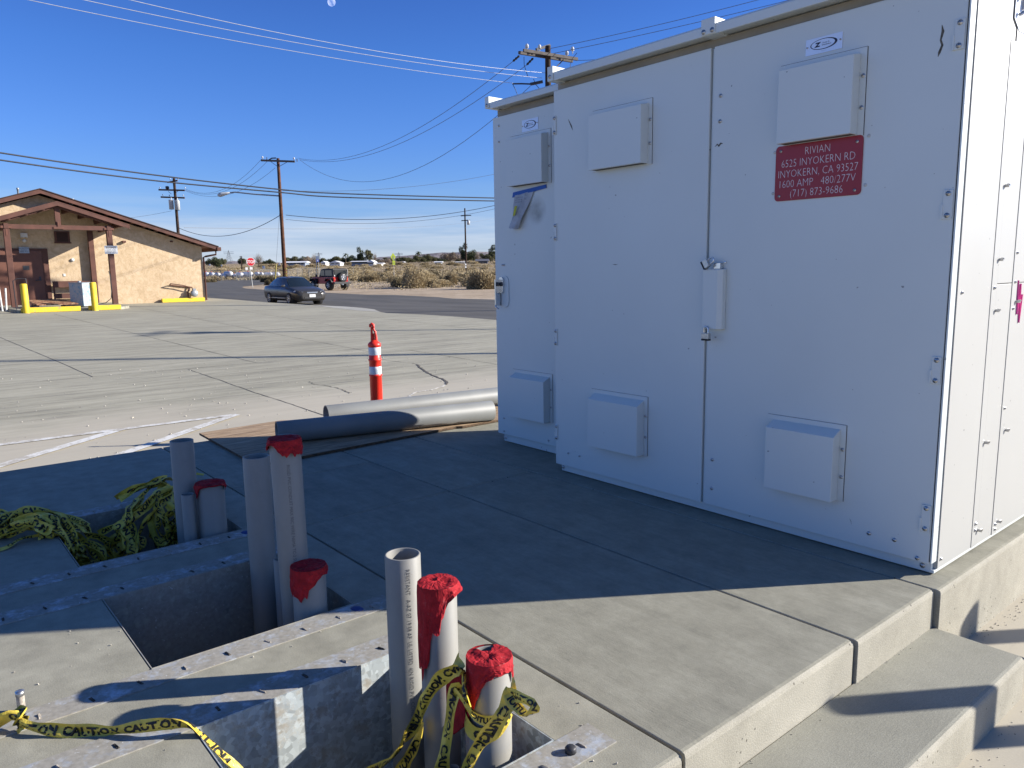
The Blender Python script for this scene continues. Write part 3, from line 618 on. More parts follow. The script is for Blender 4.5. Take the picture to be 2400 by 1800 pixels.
# window recess with latch, high on the side
mb = MB(); poly = [(3.69,2.285),(3.755,2.245),(3.9,2.245),(3.9,2.5),(3.69,2.5)]
mb.prism(poly, 'x', -1.1989, -1.1972); wr = build('meter_window', mb, M['plate'], cab)
mb = MB(); mb.tube([(-1.19,3.72,2.36),(-1.17,3.75,2.38)], .008, 8); mb.tube([(-1.19,3.72,2.30),(-1.17,3.75,2.32)], .008, 8); mb.beam((-1.19,3.77,2.33),(-1.19,3.78,2.5),.012,.02); build('window_latch', mb, M['steel'], cab)
# scratches and scuffs on the doors
M['scuff'] = flat('black_scuff', (.10,.09,.07), .8, var=.6, scale=60)
def scuff(pts, wd, par, y=FY-.0006):
    mb = MB(); L_ = []; R_ = []; rq = random.Random(int(pts[0][1]*1000))
    for i, p in enumerate(pts):
        a = Vector(pts[max(i-1,0)]); b = Vector(pts[min(i+1,len(pts)-1)]); d = (b-a).normalized(); nn = Vector((-d.y,d.x)); ww = wd*(0.15 if i in (0,len(pts)-1) else rq.uniform(.5,1.2))/2
        L_.append((p[0]+nn.x*ww, y, p[1]+nn.y*ww)); R_.append((p[0]-nn.x*ww, y, p[1]-nn.y*ww))
    n = len(pts); mb.add(L_+R_, [(i,i+1,i+1+n,i+n) for i in range(n-1)]); sub('scuff_mark', mb, M['scuff'], par)
scuff([(-3.372,2.175),(-3.36,2.155),(-3.345,2.13),(-3.333,2.105)], .008, d2); scuff([(-1.305,2.205),(-1.30,2.18),(-1.306,2.15),(-1.299,2.13),(-1.308,2.105),(-1.312,2.09)], .012, d3)
scuff([(-2.332,1.882),(-2.318,1.893),(-2.309,1.884),(-2.298,1.895),(-2.286,1.893)], .009, d3); scuff([(-3.01,1.318),(-2.99,1.316),(-2.97,1.318)], .004, d2); scuff([(-1.56,.165),(-1.553,.155),(-1.55,.14)], .004, d3)
M['grime'] = flat('grey_grime', (.36,.355,.33), .8, var=.12, scale=5)
# paper sheet taped below the upper vent of the left door, with its blue tape
pt = thing('taped_paper', 'crumpled paper notice with yellow label hanging from blue masking tape on the left door', 'paper', (-4.1, GY, 1.8))
M['paper'] = flat('crumpled_paper', (.42,.44,.47), .8, var=.2, scale=18, bump=.4, bscale=20); M['bluetape'] = flat('blue_masking_tape', (.01,.10,.42), .6)
mb = MB(); rows = []
top = [(-4.185,1.82),(-3.975,1.838)]; bot = [(-4.212,1.585),(-4.135,1.578)]
for i in range(9):
    tt = i/8; a = Vector(top[0]).lerp(Vector(bot[0]), tt); b = Vector(top[1]).lerp(Vector(bot[1]), tt**.8)
    for j in range(7):
        q = a.lerp(b, j/6); rows.append((q.x, GY-.006-.022*tt-.012*math.sin(j*1.7+i*.8)*tt-.03*tt*math.sin(j/6*math.pi), q.y+.004*math.sin(j*2.1)*tt))
mb.add(rows, [(i*7+j, i*7+j+1, i*7+j+8, i*7+j+7) for i in range(8) for j in range(6)], True); build('sheet', mb, M['paper'], pt)
mb = MB(); mb.prism([(-4.215,1.80),(-3.86,1.835),(-3.862,1.858),(-4.205,1.834)], 'y', GY-.0075, GY-.0015); build('masking_tape', mb, M['bluetape'], pt)
M['yellowlabel'] = flat('yellow_label', (.45,.45,.02), .6, var=.25, scale=60)
mb = MB(); mb.prism([(-4.165,1.665),(-4.14,1.672),(-4.115,1.735),(-4.143,1.733)], 'y', GY-.047, GY-.046); build('yellow_label', mb, M['yellowlabel'], pt)
mb = MB(); 
for k, (x, z) in enumerate(((-4.11,1.77),(-4.11,1.755),(-4.105,1.785))): text_mb(mb, 'NOTICE OF', .014, lambda u, v, x=x, z=z: (x+u, GY-.034+(1.79-z)*-.1, z+v))
text_mb(mb, '||| |', .02, lambda u, v: (-4.04+u, GY-.03, 1.80+v)); text_mb(mb, '|| ||', .016, lambda u, v: (-4.045+u, GY-.034, 1.775+v)); build('print', mb, M['ink'], pt)
mb = MB(); rq = random.Random(3); n = 22; vs = [(-3.97,GY-.0006,1.70)]
for k in range(n):
    a = 2*math.pi*k/n; vs.append((-3.965+.115*math.cos(a)*rq.uniform(.85,1.1)-.03*math.sin(a), GY-.0006, 1.695+.125*math.sin(a)*rq.uniform(.85,1.1)))
mb.add(vs, [(0,1+k,1+(k+1)%n) for k in range(n)]); 
def softgrime():
    m, t, b = nodes('soft_grime'); N = t.nodes; L = t.links; g = N.new('ShaderNodeNewGeometry').outputs['Position']
    v = N.new('ShaderNodeVectorMath'); v.operation = 'DISTANCE'; v.inputs[1].default_value = (-3.965, GY, 1.695); L.new(g, v.inputs[0])
    a = math_(N, L, 'MULTIPLY', ramp(N, L, v.outputs['Value'], [(.03, (.5,.5,.5)), (.105, (0,0,0))]), ramp(N, L, noise(N, L, g, 14, 4), [(.3, (.35,.35,.35)), (.7, (1,1,1))]))
    b.inputs['Base Color'].default_value = (.34,.33,.29,1); b.inputs['Roughness'].default_value = .8; L.new(a, b.inputs['Alpha']); return m
sub('grime_patch', mb, softgrime(), d1)
# padlocks
M['lam'] = flat('laminated_steel', (.5,.5,.48), .35, .8, var=.2, scale=120); M['blackband'] = flat('black_bumper', (.012,.012,.014), .6)
def padlock(loc, label, tilt=0):
    t = thing('padlock', label, 'padlock', loc); R_ = Matrix.Rotation(tilt, 4, 'Y')
    mb = MB(); mb.cbox((0,0,-.045), (.042,.022,.03), R_, 0); mb.cbox((0,0,-.064), (.044,.024,.009), R_, 1); build('lock_body', mb, [M['lam'], M['blackband']], t, .002, world=False)
    mb = MB(); mb.tube([R_ @ Vector(p) for p in ((-.012,0,-.032),(-.012,0,-.008),(-.006,0,.002),(.004,0,.003),(.012,0,-.006),(.012,0,-.032))], .0038, 8); build('shackle', mb, M['chrome'], t, world=False)
padlock((-2.318, FY-.055, .995), 'small steel padlock with black base band hanging below the handle guard')
padlock((-2.29, FY-.05, 1.335), 'steel padlock hooked over the top of the handle guard', rad(60))
# sealant smears by the base

# ------------------------------------------------------------------ conduit stubs
def pvc(name, a, b):
    m, t, bs = nodes(name); N = t.nodes; L = t.links; g = N.new('ShaderNodeTexCoord').outputs['Object']; bs.inputs['Roughness'].default_value = .55
    col = ramp(N, L, noise(N, L, g, 4, 6, .65, mapscale=(1,1,.5)), [(.3, a), (.7, b)])
    col = mixc(N, L, ramp(N, L, noise(N, L, g, 9, 6, .75, mapscale=(1,1,.35)), [(.55, (0,0,0)), (.8, (.55,.55,.55))]), col, (.34,.315,.27))
    col = mixc(N, L, ramp(N, L, noise(N, L, g, 45, 3, .5, mapscale=(1,1,2.5)), [(.70, (0,0,0)), (.76, (.6,.6,.6))]), col, (.14,.13,.12))
    # scratches round the pipe
    col = mixc(N, L, ramp(N, L, noise(N, L, g, 6, 6, .8, mapscale=(1,1,26)), [(.66, (0,0,0)), (.8, (.35,.35,.35))]), col, (.62,.61,.58))
    sp = N.new('ShaderNodeSeparateXYZ'); L.new(g, sp.inputs[0]); low = ramp(N, L, sp.outputs[2], [(.0, (.85,.85,.85)), (.16, (0,0,0))]); low = math_(N, L, 'MULTIPLY', low, ramp(N, L, noise(N, L, g, 12, 5, .7), [(.35, (.1,.1,.1)), (.6, (1,1,1))]))
    col = mixc(N, L, low, col, (.22,.19,.15))
    L.new(col, bs.inputs['Base Color']); return m
M['pvc'] = pvc('grey_pvc', (.215,.21,.19), (.275,.268,.242)); M['pvcin'] = flat('pvc_bore', (.30,.30,.29), .6)
M['print'] = flat('pipe_print', (.11,.11,.11), .7)
def redtape(name='red_duct_tape'):
    m, t, b = nodes(name); N = t.nodes; L = t.links; g = N.new('ShaderNodeTexCoord').outputs['Object']; b.inputs['Roughness'].default_value = .78; b.inputs['Specular IOR Level'].default_value = .22
    n = noise(N, L, g, 34, 6, .7, dist=.6); col = ramp(N, L, n, [(.3, (.20,.007,.012)), (.6, (.38,.014,.022)), (.8, (.48,.05,.06))])
    col = mixc(N, L, ramp(N, L, noise(N, L, g, 17, 5, .7), [(.6, (0,0,0)), (.78, (.5,.5,.5))]), col, (.34,.2,.19)); L.new(col, b.inputs['Base Color'])
    bp = N.new('ShaderNodeBump'); bp.inputs['Strength'].default_value = .8; bp.inputs['Distance'].default_value = .006; L.new(noise(N, L, g, 24, 4, .6, mapscale=(1,1,.35), dist=1.2), bp.inputs['Height']); L.new(bp.outputs[0], b.inputs['Normal'])
    return m
M['redtape'] = redtape()
CAMA = math.atan2(-1.2, 2.0)
def stub(label, x, y, zt, ro=.0571, wall=.0075, base=-.40, lean=(0,0), txt=None, txt_ang=0, group=None, txtz=None, bolt_=None):
    t = thing('conduit', label, 'conduit', (x, y, base), group=group)
    p0 = Vector((x, y, base)); p1 = Vector((x+lean[0], y+lean[1], zt))
    mb = MB(); mb.hpipe(p0, p1, ro, ro-wall, 40); o = build('pipe', mb, M['pvc'], t)
    if txt:
        d = (p1-p0).normalized(); tm = MB(); text_mb(tm, txt, .0175, lambda u, v: (u, 0, v), align='LEFT'); L_ = (p1-p0).length
        vs = []
        z0 = txtz if txtz else L_-.03
        for u, _, v in tm.v:       # reads downwards
            an = txt_ang + v/ro; r = ro+.0008; c = p0 + d*(z0-u); vs.append((c.x+r*math.cos(an), c.y+r*math.sin(an), c.z))
        fs = [f for f in tm.f if all(tm.v[i][0] < z0-.02 for i in f)]
        q = MB(); q.add(vs, fs); build('printed_line', q, M['print'], t)
    return t, p0, p1
GA = 'conduit stubs rising out of the nearest pit'; GB = 'conduit stubs rising out of the middle pit'; GC = 'conduit stubs rising out of the tape-filled pit'
TX = 'RESISTANT   A-AZ 07 19:58 AF  UL LISTED  4IN RIGID PVC CONDUIT SUNLIGHT'
TY = 'RIGID PVC CONDUIT MAX 90C WIRE NEMA TC-2 SUNLIGHT RESISTANT  AAZ  07 19 AF UL LISTED'
s1, _, _ = stub('tall open-ended grey conduit with black print, leftmost in the nearest pit', -2.008, 1.20, .405, txt=TX, txt_ang=rad(-22), group=GA)
s2, _, P2 = stub('grey conduit capped with red tape that hangs in a long torn strip', -1.812, 1.20, .372, group=GA)
s3, _, P3 = stub('short grey conduit with torn red tape and yellow tape tied round it', -1.552, 1.19, .245, ro=.060, group=GA)
stub('thin low conduit half hidden between the red-taped stubs of the nearest pit', -1.685, 1.235, -.03, ro=.03, wall=.004, group=GA)
stub('slim low conduit behind the red-taped stubs of the nearest pit', -1.70, 1.16, -.16, ro=.02, wall=.003, group=GA)
s4, _, _ = stub('open grey conduit standing left in the middle pit, mud-stained', -3.215, 1.20, .505, group=GB)
s5, _, P5 = stub('tallest conduit, leaning, its top wrapped in red tape', -2.86, 1.20, .668, lean=(.10,-.055), ro=.0585, txt=TY, txt_ang=rad(-22), txtz=.98, group=GB)
s6, _, P6 = stub('short fat conduit capped with red tape in the middle pit', -2.688, 1.18, .165, ro=.0645, group=GB)
stub('thin open conduit between the two tall stubs of the middle pit', -3.035, 1.21, .085, ro=.0305, wall=.004, txt='PVC CONDUIT SCH40 UL LISTED RIGID 90C', txt_ang=rad(-10), group=GB)
stub('tall open conduit standing in front of the heap of caution tape', -4.02, 1.12, .455, group=GC)
stub('thin open conduit at the foot of the tall one beside the tape heap', -3.885, 1.09, .205, ro=.031, wall=.004, group=GC)
stub('open conduit mostly hidden behind the red-taped stub by the tape heap', -4.15, 1.25, .185, ro=.0571, group=GC)
s11, _, P11 = stub('short fat conduit with a red tape scrap folded over its top', -3.872, 1.20, .245, ro=.067, group=GC)
def tapecap(parent, P, r, drop, seed=0, flare=.0, tiltd=(0,0), torn=None):
    """drop(angle)-> length of the skirt; a crumpled lid over the pipe mouth"""
    rq = random.Random(seed); n = 56; mb = MB(); R0 = r+.0035
    ph = [rq.uniform(0,6.28) for _ in range(5)]
    wav = lambda a, k: sum(math.sin(a*f+ph[i])*am for i, (f, am) in enumerate(((3,.5),(7,.35),(13,.3),(19,.2))))*k
    lid = []; rings = 7
    for j in range(rings):
        q = max(.03, j/(rings-1))
        for k in range(n):
            a = 2*math.pi*k/n; rr_ = R0*q*(1+wav(a,.018)*q)
            z = .006+.006*math.sin(a*2+q*5+seed)*q*(1-q)*2+.007*math.sin(q*5+a*3)*q*(1-q)-.003*q*q
            z += rq.uniform(-.0012,.0012)*min(1,q*3); lid.append((P.x+rr_*math.cos(a), P.y+rr_*math.sin(a), P.z+z))
    fs = [tuple(range(n))] if not torn else []
    for j in range(rings-1):
        for k in range(n):
            if torn and torn(2*math.pi*k/n, j/(rings-1)): continue
            fs.append((j*n+k, j*n+(k+1)%n, (j+1)*n+(k+1)%n, (j+1)*n+k))
    mb.add(lid, fs, False)
    sk = []; m_ = 9
    for j in range(m_):
        q = j/(m_-1)
        for k in range(n):
            a = 2*math.pi*k/n; L_ = max(.004, drop(a)); 
            jag = L_*(1+wav(a*2.3,.14)+(.10 if k % 3 == 0 else -.04)*((k*7) % 5)/4)
            rr_ = R0*(1+wav(a,.018)) + q*(.0015+.004*abs(wav(a*1.7,.5)))+flare*q*(1-q*.3)*max(0,(.05-L_)/.05)+.0025*math.sin(q*14+a*9)*q
            rr_ += rq.uniform(0,.0022)*min(1,q*4); sk.append((P.x+rr_*math.cos(a), P.y+rr_*math.sin(a), P.z+.002-jag*q))
    mb.add(sk, [(j*n+k, j*n+(k+1)%n, (j+1)*n+(k+1)%n, (j+1)*n+k) for j in range(m_-1) for k in range(n)], False)
    return build('tape_cap', mb, M['redtape'], parent)
def lobe(*pts):
    # piecewise drop length by angle in degrees, measured from the direction towards the camera
    def f(a):
        d = (math.degrees(a)-math.degrees(CAMA)+540) % 360-180
        return float(np.interp(d, [p[0] for p in pts], [p[1] for p in pts]))
    return f
CAMA = math.atan2(0-1.2, 0+1.85)
tapecap(s2, P2, .0571, lobe((-180,.03),(-100,.05),(-85,.26),(-60,.262),(-52,.262),(-30,.235),(-27,.19),(-14,.13),(-2,.135),(8,.10),(20,.06),(38,.028),(62,.02),(85,.026),(100,.03),(180,.03)), 2, .028)
CAMA = math.atan2(0-1.2, 0+1.55)
tapecap(s3, P3, .060, lobe((-180,.05),(-110,.16),(-88,.19),(-60,.16),(-35,.11),(-18,.06),(0,.035),(25,.022),(60,.03),(82,.075),(95,.06),(180,.03)), 5, .02, torn=lambda a, q: .25 < q < .85 and 2.2 < (a % 6.283) < 3.3)
CAMA = math.atan2(0-1.15, 0+2.75)
tapecap(s5, P5, .0585, lobe((-180,.03),(-95,.05),(-80,.035),(-50,.018),(-35,.02),(-5,.062),(3,.066),(24,.045),(28,.062),(60,.064),(88,.055),(100,.04),(180,.03)), 8, .02)
CAMA = math.atan2(0-1.18, 0+2.7)
tapecap(s6, P6, .0645, lobe((-180,.03),(-95,.065),(-75,.105),(-45,.11),(-20,.118),(-8,.10),(15,.05),(40,.035),(70,.022),(95,.022),(180,.03)), 11, .012)
CAMA = math.atan2(0-1.2, 0+3.87)
tapecap(s11, P11, .067, lobe((-180,.015),(-95,.02),(-70,.055),(-58,.072),(-45,.02),(-20,.006),(40,.006),(58,.02),(72,.042),(85,.03),(180,.015)), 14, .01)
# red strip hanging loose between stubs
# ------------------------------------------------------------------ caution tape
def cautionmat():
    m, t, b = nodes('yellow_tape'); N = t.nodes; L = t.links; g = N.new('ShaderNodeTexCoord').outputs['Object']; b.inputs['Roughness'].default_value = .38
    L.new(ramp(N, L, noise(N, L, g, 30, 4), [(.3, (.55,.40,.05)), (.7, (.78,.60,.09))]), b.inputs['Base Color'])
    bp = N.new('ShaderNodeBump'); bp.inputs['Strength'].default_value = .7; bp.inputs['Distance'].default_value = .006; L.new(noise(N, L, g, 50, 4, .6), bp.inputs['Height']); L.new(bp.outputs[0], b.inputs['Normal'])
    b.inputs['Transmission Weight'].default_value = 0; return m
M['ytape'] = cautionmat(); M['ytxt'] = flat('tape_lettering', (.012,.012,.012), .5)
TXTC = {}
def txtgeo():
    if not TXTC:
        tm = MB(); text_mb(tm, 'CAUTION', 1.0, lambda u, v: (u, 0, v), align='LEFT', bold=.05); mxw = max(v[0] for v in tm.v); TXTC['g'] = tm; TXTC['w'] = mxw
    return TXTC['g'], TXTC['w']
def ribbon(mb, pts, wd, twist=lambda s: 0, up=Vector((0,0,1)), fold=.25, text=True, seed=0, samples=None, off=0.0):
    pts = [Vector(p) for p in pts]
    # Catmull-Rom resample
    P_ = [pts[0]*2-pts[1]]+pts+[pts[-1]*2-pts[-2]]; out = []
    for i in range(1, len(P_)-2):
        a, b, c, d = P_[i-1:i+3]; seg = max(3, int((c-b).length/.012))
        for k in range(seg):
            t = k/seg; out.append(.5*((2*b)+(c-a)*t+(2*a-5*b+4*c-d)*t*t+(3*b-a-3*c+d)*t**3))
    out.append(pts[-1]); cum = [0]
    for i in range(1, len(out)): cum.append(cum[-1]+(out[i]-out[i-1]).length)
    rq = random.Random(seed); ph = [rq.uniform(0,6) for _ in range(4)]
    fr = []
    for i, p in enumerate(out):
        d = (out[min(i+1,len(out)-1)]-out[max(i-1,0)]).normalized(); sd_ = d.cross(up); 
        if sd_.length < .05: sd_ = d.cross(Vector((1,0,0)))
        sd_.normalize(); n_ = sd_.cross(d); a = twist(cum[i]); fr.append((sd_*math.cos(a)+n_*math.sin(a), n_*math.cos(a)-sd_*math.sin(a)))
    def pos(s, v):
        s = min(max(s, 0), cum[-1]-1e-5); i = min(int(np.searchsorted(cum, s, side='right'))-1, len(out)-2); i = max(i, 0)
        t = (s-cum[i])/max(1e-6, cum[i+1]-cum[i]); c = out[i].lerp(out[i+1], t); S = fr[i][0].lerp(fr[i+1][0], t); N_ = fr[i][1].lerp(fr[i+1][1], t)
        w_ = wd*(1+.18*math.sin(s*23+ph[0])+.10*math.sin(s*51+ph[1]))*.5
        return c+S*v*w_, N_, fold*wd*(math.sin(v*2.6+s*19+ph[2])*.35+math.cos(v*4.5+ph[3]+s*33)*.22)
    def P3_(s, v, o=0): c, N_, z = pos(s, v); return c+N_*(z+o)
    n = max(2, int(cum[-1]/.012)); m = 5; vs = []
    for i in range(n+1):
        for j in range(m+1): vs.append(P3_(cum[-1]*i/n, -1+2*j/m))
    mb.add(vs, [(i*(m+1)+j, i*(m+1)+j+1, (i+1)*(m+1)+j+1, (i+1)*(m+1)+j) for i in range(n) for j in range(m)], True, mi=0)
    if text:
        tm, tw = txtgeo(); sc = wd*.95; s = .01+rq.random()*.1; L_ = tw*sc
        while s < cum[-1]-L_*.4:
            for side in (1, -1):
                vv = [P3_(s+v[0]*sc, (v[2]-.35)*1.9*.8, .0011*side) for v in tm.v]; fs = [f for f in tm.f if all(s+tm.v[i][0]*sc < cum[-1]-.004 for i in f)]
                mb.add(vv, fs, mi=1)
            s += L_*1.10
def tapeobj(parts, label, loc, group=None):
    mb = MB()
    for p in parts: ribbon(mb, **p)
    o = build('caution_tape', mb, [M['ytape'], M['ytxt']], None, recalc=False); tag(o, label, 'caution tape', group); return o
G0 = lambda px, py, z=.0: tuple(atz(px, py, z))
# strand across the foreground: round the stud, over the slab, down into the nearest pit
zb = lambda x, y: (x/3.456, 1600+y/3.456)
st = [G0(*zb(-60,400),.02), G0(*zb(10,330),.03), G0(*zb(60,260),.06), G0(*zb(130,280),.045), G0(*zb(175,330),.03), G0(*zb(300,370),.02), G0(*zb(450,385),.02), G0(*zb(700,395),.015), G0(*zb(950,385),.02), G0(*zb(1200,350),.035), G0(*zb(1400,330),.04), G0(*zb(1530,345),.03), G0(*zb(1640,430),.0), G0(*zb(1750,540),-.03), G0(*zb(1850,640),-.06), G0(*zb(1960,760),-.10)]
knot = [G0(*zb(170,400),.004), G0(*zb(150,345),.02), G0(*zb(185,290),.045), G0(*zb(200,240),.06), G0(*zb(150,240),.05), G0(*zb(155,330),.03), G0(*zb(200,350),.02)]
tapeobj([dict(pts=st, wd=.038, twist=lambda s: .9+.9*math.sin(s*5), fold=.3, seed=3), dict(pts=knot, wd=.038, twist=lambda s: .7+s*6, fold=.3, seed=9)], 'yellow caution tape strand tied to the stud and trailing into the nearest pit', None)
# tape inside the nearest pit, tied round the short stub
zc = lambda x, y: (850+x/4.022, 1500+y/4.022)
def pD(px, py, Y): d = ray(px, py); t = Y/d.y; q = CAM+d*t; return tuple(q)
rnd = [(P3.x+.068*math.cos(a), P3.y+.068*math.sin(a), z) for a, z in [(rad(q), .105+.012*math.sin(rad(q*2))) for q in range(200, -170, -25)]]
band = [(P3.x+.070*math.cos(rad(a)), P3.y+.070*math.sin(rad(a)), z) for a, z in ((-150,.085),(-120,.066),(-90,.052),(-60,.048),(-30,.06),(0,.085),(15,.10))]
knotp = pD(*zc(1385,505), 1.125)
loop = [knotp, pD(*zc(1480,540),1.11), pD(*zc(1570,580),1.11), pD(*zc(1625,620),1.11), pD(*zc(1610,680),1.11), pD(*zc(1540,705),1.11), pD(*zc(1470,640),1.115), pD(*zc(1400,560),1.12), knotp]
up1 = [pD(*zc(1410,400),1.15), pD(*zc(1408,450),1.13), knotp, pD(*zc(1360,620),1.12), pD(*zc(1300,730),1.10), pD(*zc(1190,880),1.09), pD(*zc(1090,1000),1.08), pD(*zc(1030,1120),1.07), pD(*zc(980,1250),1.07)]
arch = [pD(*zc(-10,1290),1.05), pD(*zc(190,1180),1.05), pD(*zc(330,1050),1.06), pD(*zc(440,880),1.07), pD(*zc(540,680),1.08), pD(*zc(590,560),1.08), pD(*zc(680,430),1.09), pD(*zc(780,330),1.10), pD(*zc(860,290),1.11), pD(*zc(925,270),1.12), pD(*zc(955,330),1.12), pD(*zc(960,450),1.11), pD(*zc(1000,640),1.10)]
tip = [pD(*zc(870,290),1.12), pD(*zc(905,215),1.13), pD(*zc(930,175),1.135)]
dn = [pD(*zc(950,440),1.12), pD(*zc(880,470),1.11), pD(*zc(845,600),1.10), pD(*zc(815,780),1.09), pD(*zc(785,960),1.08), pD(*zc(760,1130),1.07), pD(*zc(740,1260),1.07)]
dn2 = [pD(*zc(870,480),1.115), pD(*zc(935,560),1.11), pD(*zc(985,640),1.10), pD(*zc(1030,680),1.10)]
lo = [pD(*zc(550,760),1.12), pD(*zc(530,900),1.11), pD(*zc(480,1030),1.10), pD(*zc(400,1160),1.09), pD(*zc(350,1280),1.08)]
bk = [pD(*zc(250,760),1.26), pD(*zc(190,900),1.27), pD(*zc(110,1080),1.26), pD(*zc(20,1150),1.25), pD(*zc(60,1260),1.2)]
UPV = Vector((.3,.8,.3))
hang = dict(up=Vector((-.8,.55,.1)))
tapeobj([dict(pts=rnd, wd=.022, fold=.2, seed=1, twist=lambda s: 1.5), dict(pts=band, wd=.045, twist=lambda s: 1.57, fold=.12, seed=2), dict(pts=loop, wd=.028, up=UPV, twist=lambda s: s*7, fold=.25, seed=4),
         dict(pts=up1, wd=.040, up=UPV, twist=lambda s: .5+s*3, fold=.3, seed=5), dict(pts=arch, wd=.036, up=UPV, twist=lambda s: s*4, fold=.35, seed=6), dict(pts=tip, wd=.05, up=UPV, fold=.2, seed=7, text=False),
         dict(pts=dn, wd=.036, up=UPV, twist=lambda s: .4+s*2.5, fold=.3, seed=8), dict(pts=dn2, wd=.05, up=UPV, fold=.15, seed=10), dict(pts=lo, wd=.036, up=UPV, twist=lambda s: s*5, fold=.35, seed=11), dict(pts=bk, wd=.04, up=UPV, twist=lambda s: s*4, fold=.3, seed=12)],
        'yellow caution tape knotted in a bow round the short red-taped stub', None)
# red strip hanging between the stubs
mb = MB(); rp = [pD(*zc(830,340),1.15), pD(*zc(900,330),1.15), pD(*zc(1000,300),1.15), pD(*zc(1010,480),1.15), pD(*zc(1005,660),1.15), pD(*zc(940,820),1.15), pD(*zc(850,890),1.15), pD(*zc(840,700),1.15), pD(*zc(790,640),1.15), pD(*zc(785,430),1.15)]
mb.add(rp+[(x+.003, y+.004, z) for x, y, z in rp], [tuple(range(10)), tuple(range(19, 9, -1))]+[(i,(i+1)%10,(i+1)%10+10,i+10) for i in range(10)])
tag(build('red_tape_strip', mb, M['redtape'], None), 'torn red tape strip hanging between two stubs behind the yellow tape', 'tape')
# the heap of caution tape in the far pit
rq = random.Random(21); parts = []
zt = lambda x, y: (x/3.568, 1080+y/3.568)
def heap(px, hs, wd, seed, **k):
    pts = []
    for (x, y), h in zip(px, hs): pts.append(G0(*zt(x, y), h))
    return dict(pts=pts, wd=wd, seed=seed, fold=.35, twist=lambda s, a=seed: a+s*3.5, **k)
parts += [heap([(-80,640),(60,520),(150,440),(300,415),(420,450),(520,560),(600,660),(650,760)], [.05,.07,.09,.08,.06,.0,-.1,-.16], .045, 1),
 heap([(-60,560),(80,600),(220,540),(360,520),(450,600),(520,700),(600,800)], [.02,.03,.06,.06,.03,-.06,-.14], .048, 2),
 heap([(-60,760),(60,720),(180,650),(330,620)], [.01,.01,.02,.02], .03, 3),
 heap([(300,440),(420,440),(520,500),(620,620),(640,740),(720,780)], [.07,.08,.06,0,-.08,-.16], .04, 4),
 heap([(420,430),(560,470),(680,510),(740,540)], [.05,.04,.02,.01], .03, 5),
 heap([(560,520),(700,600),(820,640),(900,700),(960,820)], [.03,0,-.05,-.1,-.18], .04, 6),
 heap([(640,600),(740,720),(820,800),(920,840),(1000,800)], [-.02,-.1,-.16,-.2,-.2], .045, 7),
 heap([(820,610),(930,560),(1020,510),(1060,450),(1150,330),(1200,280),(1280,200)], [-.06,-.03,0,.03,.06,.08,.10], .03, 8),
 heap([(1060,280),(1130,250),(1220,200),(1320,170),(1400,150),(1440,150)], [.08,.09,.11,.12,.13,.13], .05, 9),
 heap([(1440,210),(1340,260),(1270,330),(1180,420),(1090,500),(1040,600)], [.10,.09,.07,.04,.0,-.05], .05, 10),
 heap([(1200,280),(1180,360),(1120,440),(1060,480),(1110,580),(1100,680)], [.08,.06,.03,.01,-.05,-.1], .045, 11),
 heap([(1440,250),(1340,300),(1320,400),(1400,480),(1440,560),(1500,600),(1560,520)], [.09,.07,.03,-.02,-.08,-.1,-.06], .045, 12),
 heap([(1320,420),(1330,600),(1400,640),(1480,560),(1550,500)], [.02,-.1,-.12,-.08,-.04], .035, 13),
 heap([(900,680),(1000,640),(1080,620),(1120,700),(1000,760),(940,840),(1060,820)], [-.1,-.1,-.1,-.15,-.18,-.2,-.22], .045, 14),
 heap([(600,780),(720,860),(860,860),(960,820),(1060,760)], [-.15,-.2,-.24,-.26,-.26], .045, 15),
 heap([(-80,480),(20,440),(120,480),(60,580),(-60,620)], [.05,.07,.06,.05,.03], .045, 16),
 heap([(130,520),(220,480),(300,470),(340,500),(420,560)], [.08,.1,.1,.09,.06], .05, 17),
 heap([(1400,360),(1440,420),(1380,500),(1420,600),(1500,680),(1580,640)], [.05,.02,-.04,-.12,-.18,-.14], .04, 18),
 heap([(1640,110),(1700,120)], [.03,.02], .05, 19), heap([(1840,180),(1870,200),(1840,215)], [.05,.02,.02], .03, 20)]
extra = []
for q_ in parts[:18]:
    for r_ in range(2 if parts.index(q_) not in (2, 7) else 0):
        o_ = [rq.uniform(-.06,.06) for _ in range(3)]
        extra.append(dict(q_, pts=[(x+o_[0]+rq.uniform(-.02,.02), y+o_[1]+rq.uniform(-.02,.02), z-.035*(r_+1)*rq.uniform(.2,1.2) if z < .02 else z-.02*rq.random()) for x, y, z in q_['pts']], seed=q_['seed']+40+r_, twist=lambda s, a=q_['seed']+r_*2: 1+a+s*5))
parts += extra
tapeobj(parts, 'large tangled heap of yellow caution tape spilling from the shaded pit on the left', None)

# ------------------------------------------------------------------ plywood, big pipes, post
def plymat():
    m, t, b = nodes('plywood'); N = t.nodes; L = t.links; g = N.new('ShaderNodeTexCoord').outputs['Object']; b.inputs['Roughness'].default_value = .8
    col = ramp(N, L, noise(N, L, g, 3, 6, .65, mapscale=(14, .8, 1), dist=1.5), [(.36, (.12,.075,.04)), (.5, (.33,.225,.13)), (.64, (.47,.34,.215))])
    col = mixc(N, L, ramp(N, L, noise(N, L, g, 2.5, 5, .7), [(.5, (0,0,0)), (.8, (.6,.6,.6))]), col, (.22,.18,.14)); L.new(col, b.inputs['Base Color']); return m
M['ply'] = plymat(); M['plyedge'] = flat('ply_edge', (.09,.055,.03), .9, var=.5, scale=40)
ply = thing('plywood_sheet', 'weathered plywood sheet lying under the two big grey pipes', 'plywood', (-5.6, 3.0, 0))
mb = MB(); poly = [(-6.26,1.885),(-4.92,1.84),(-5.02,3.56),(-4.99,3.60),(-5.0,4.35),(-5.9,4.4),(-5.94,2.95),(-6.30,2.6)]
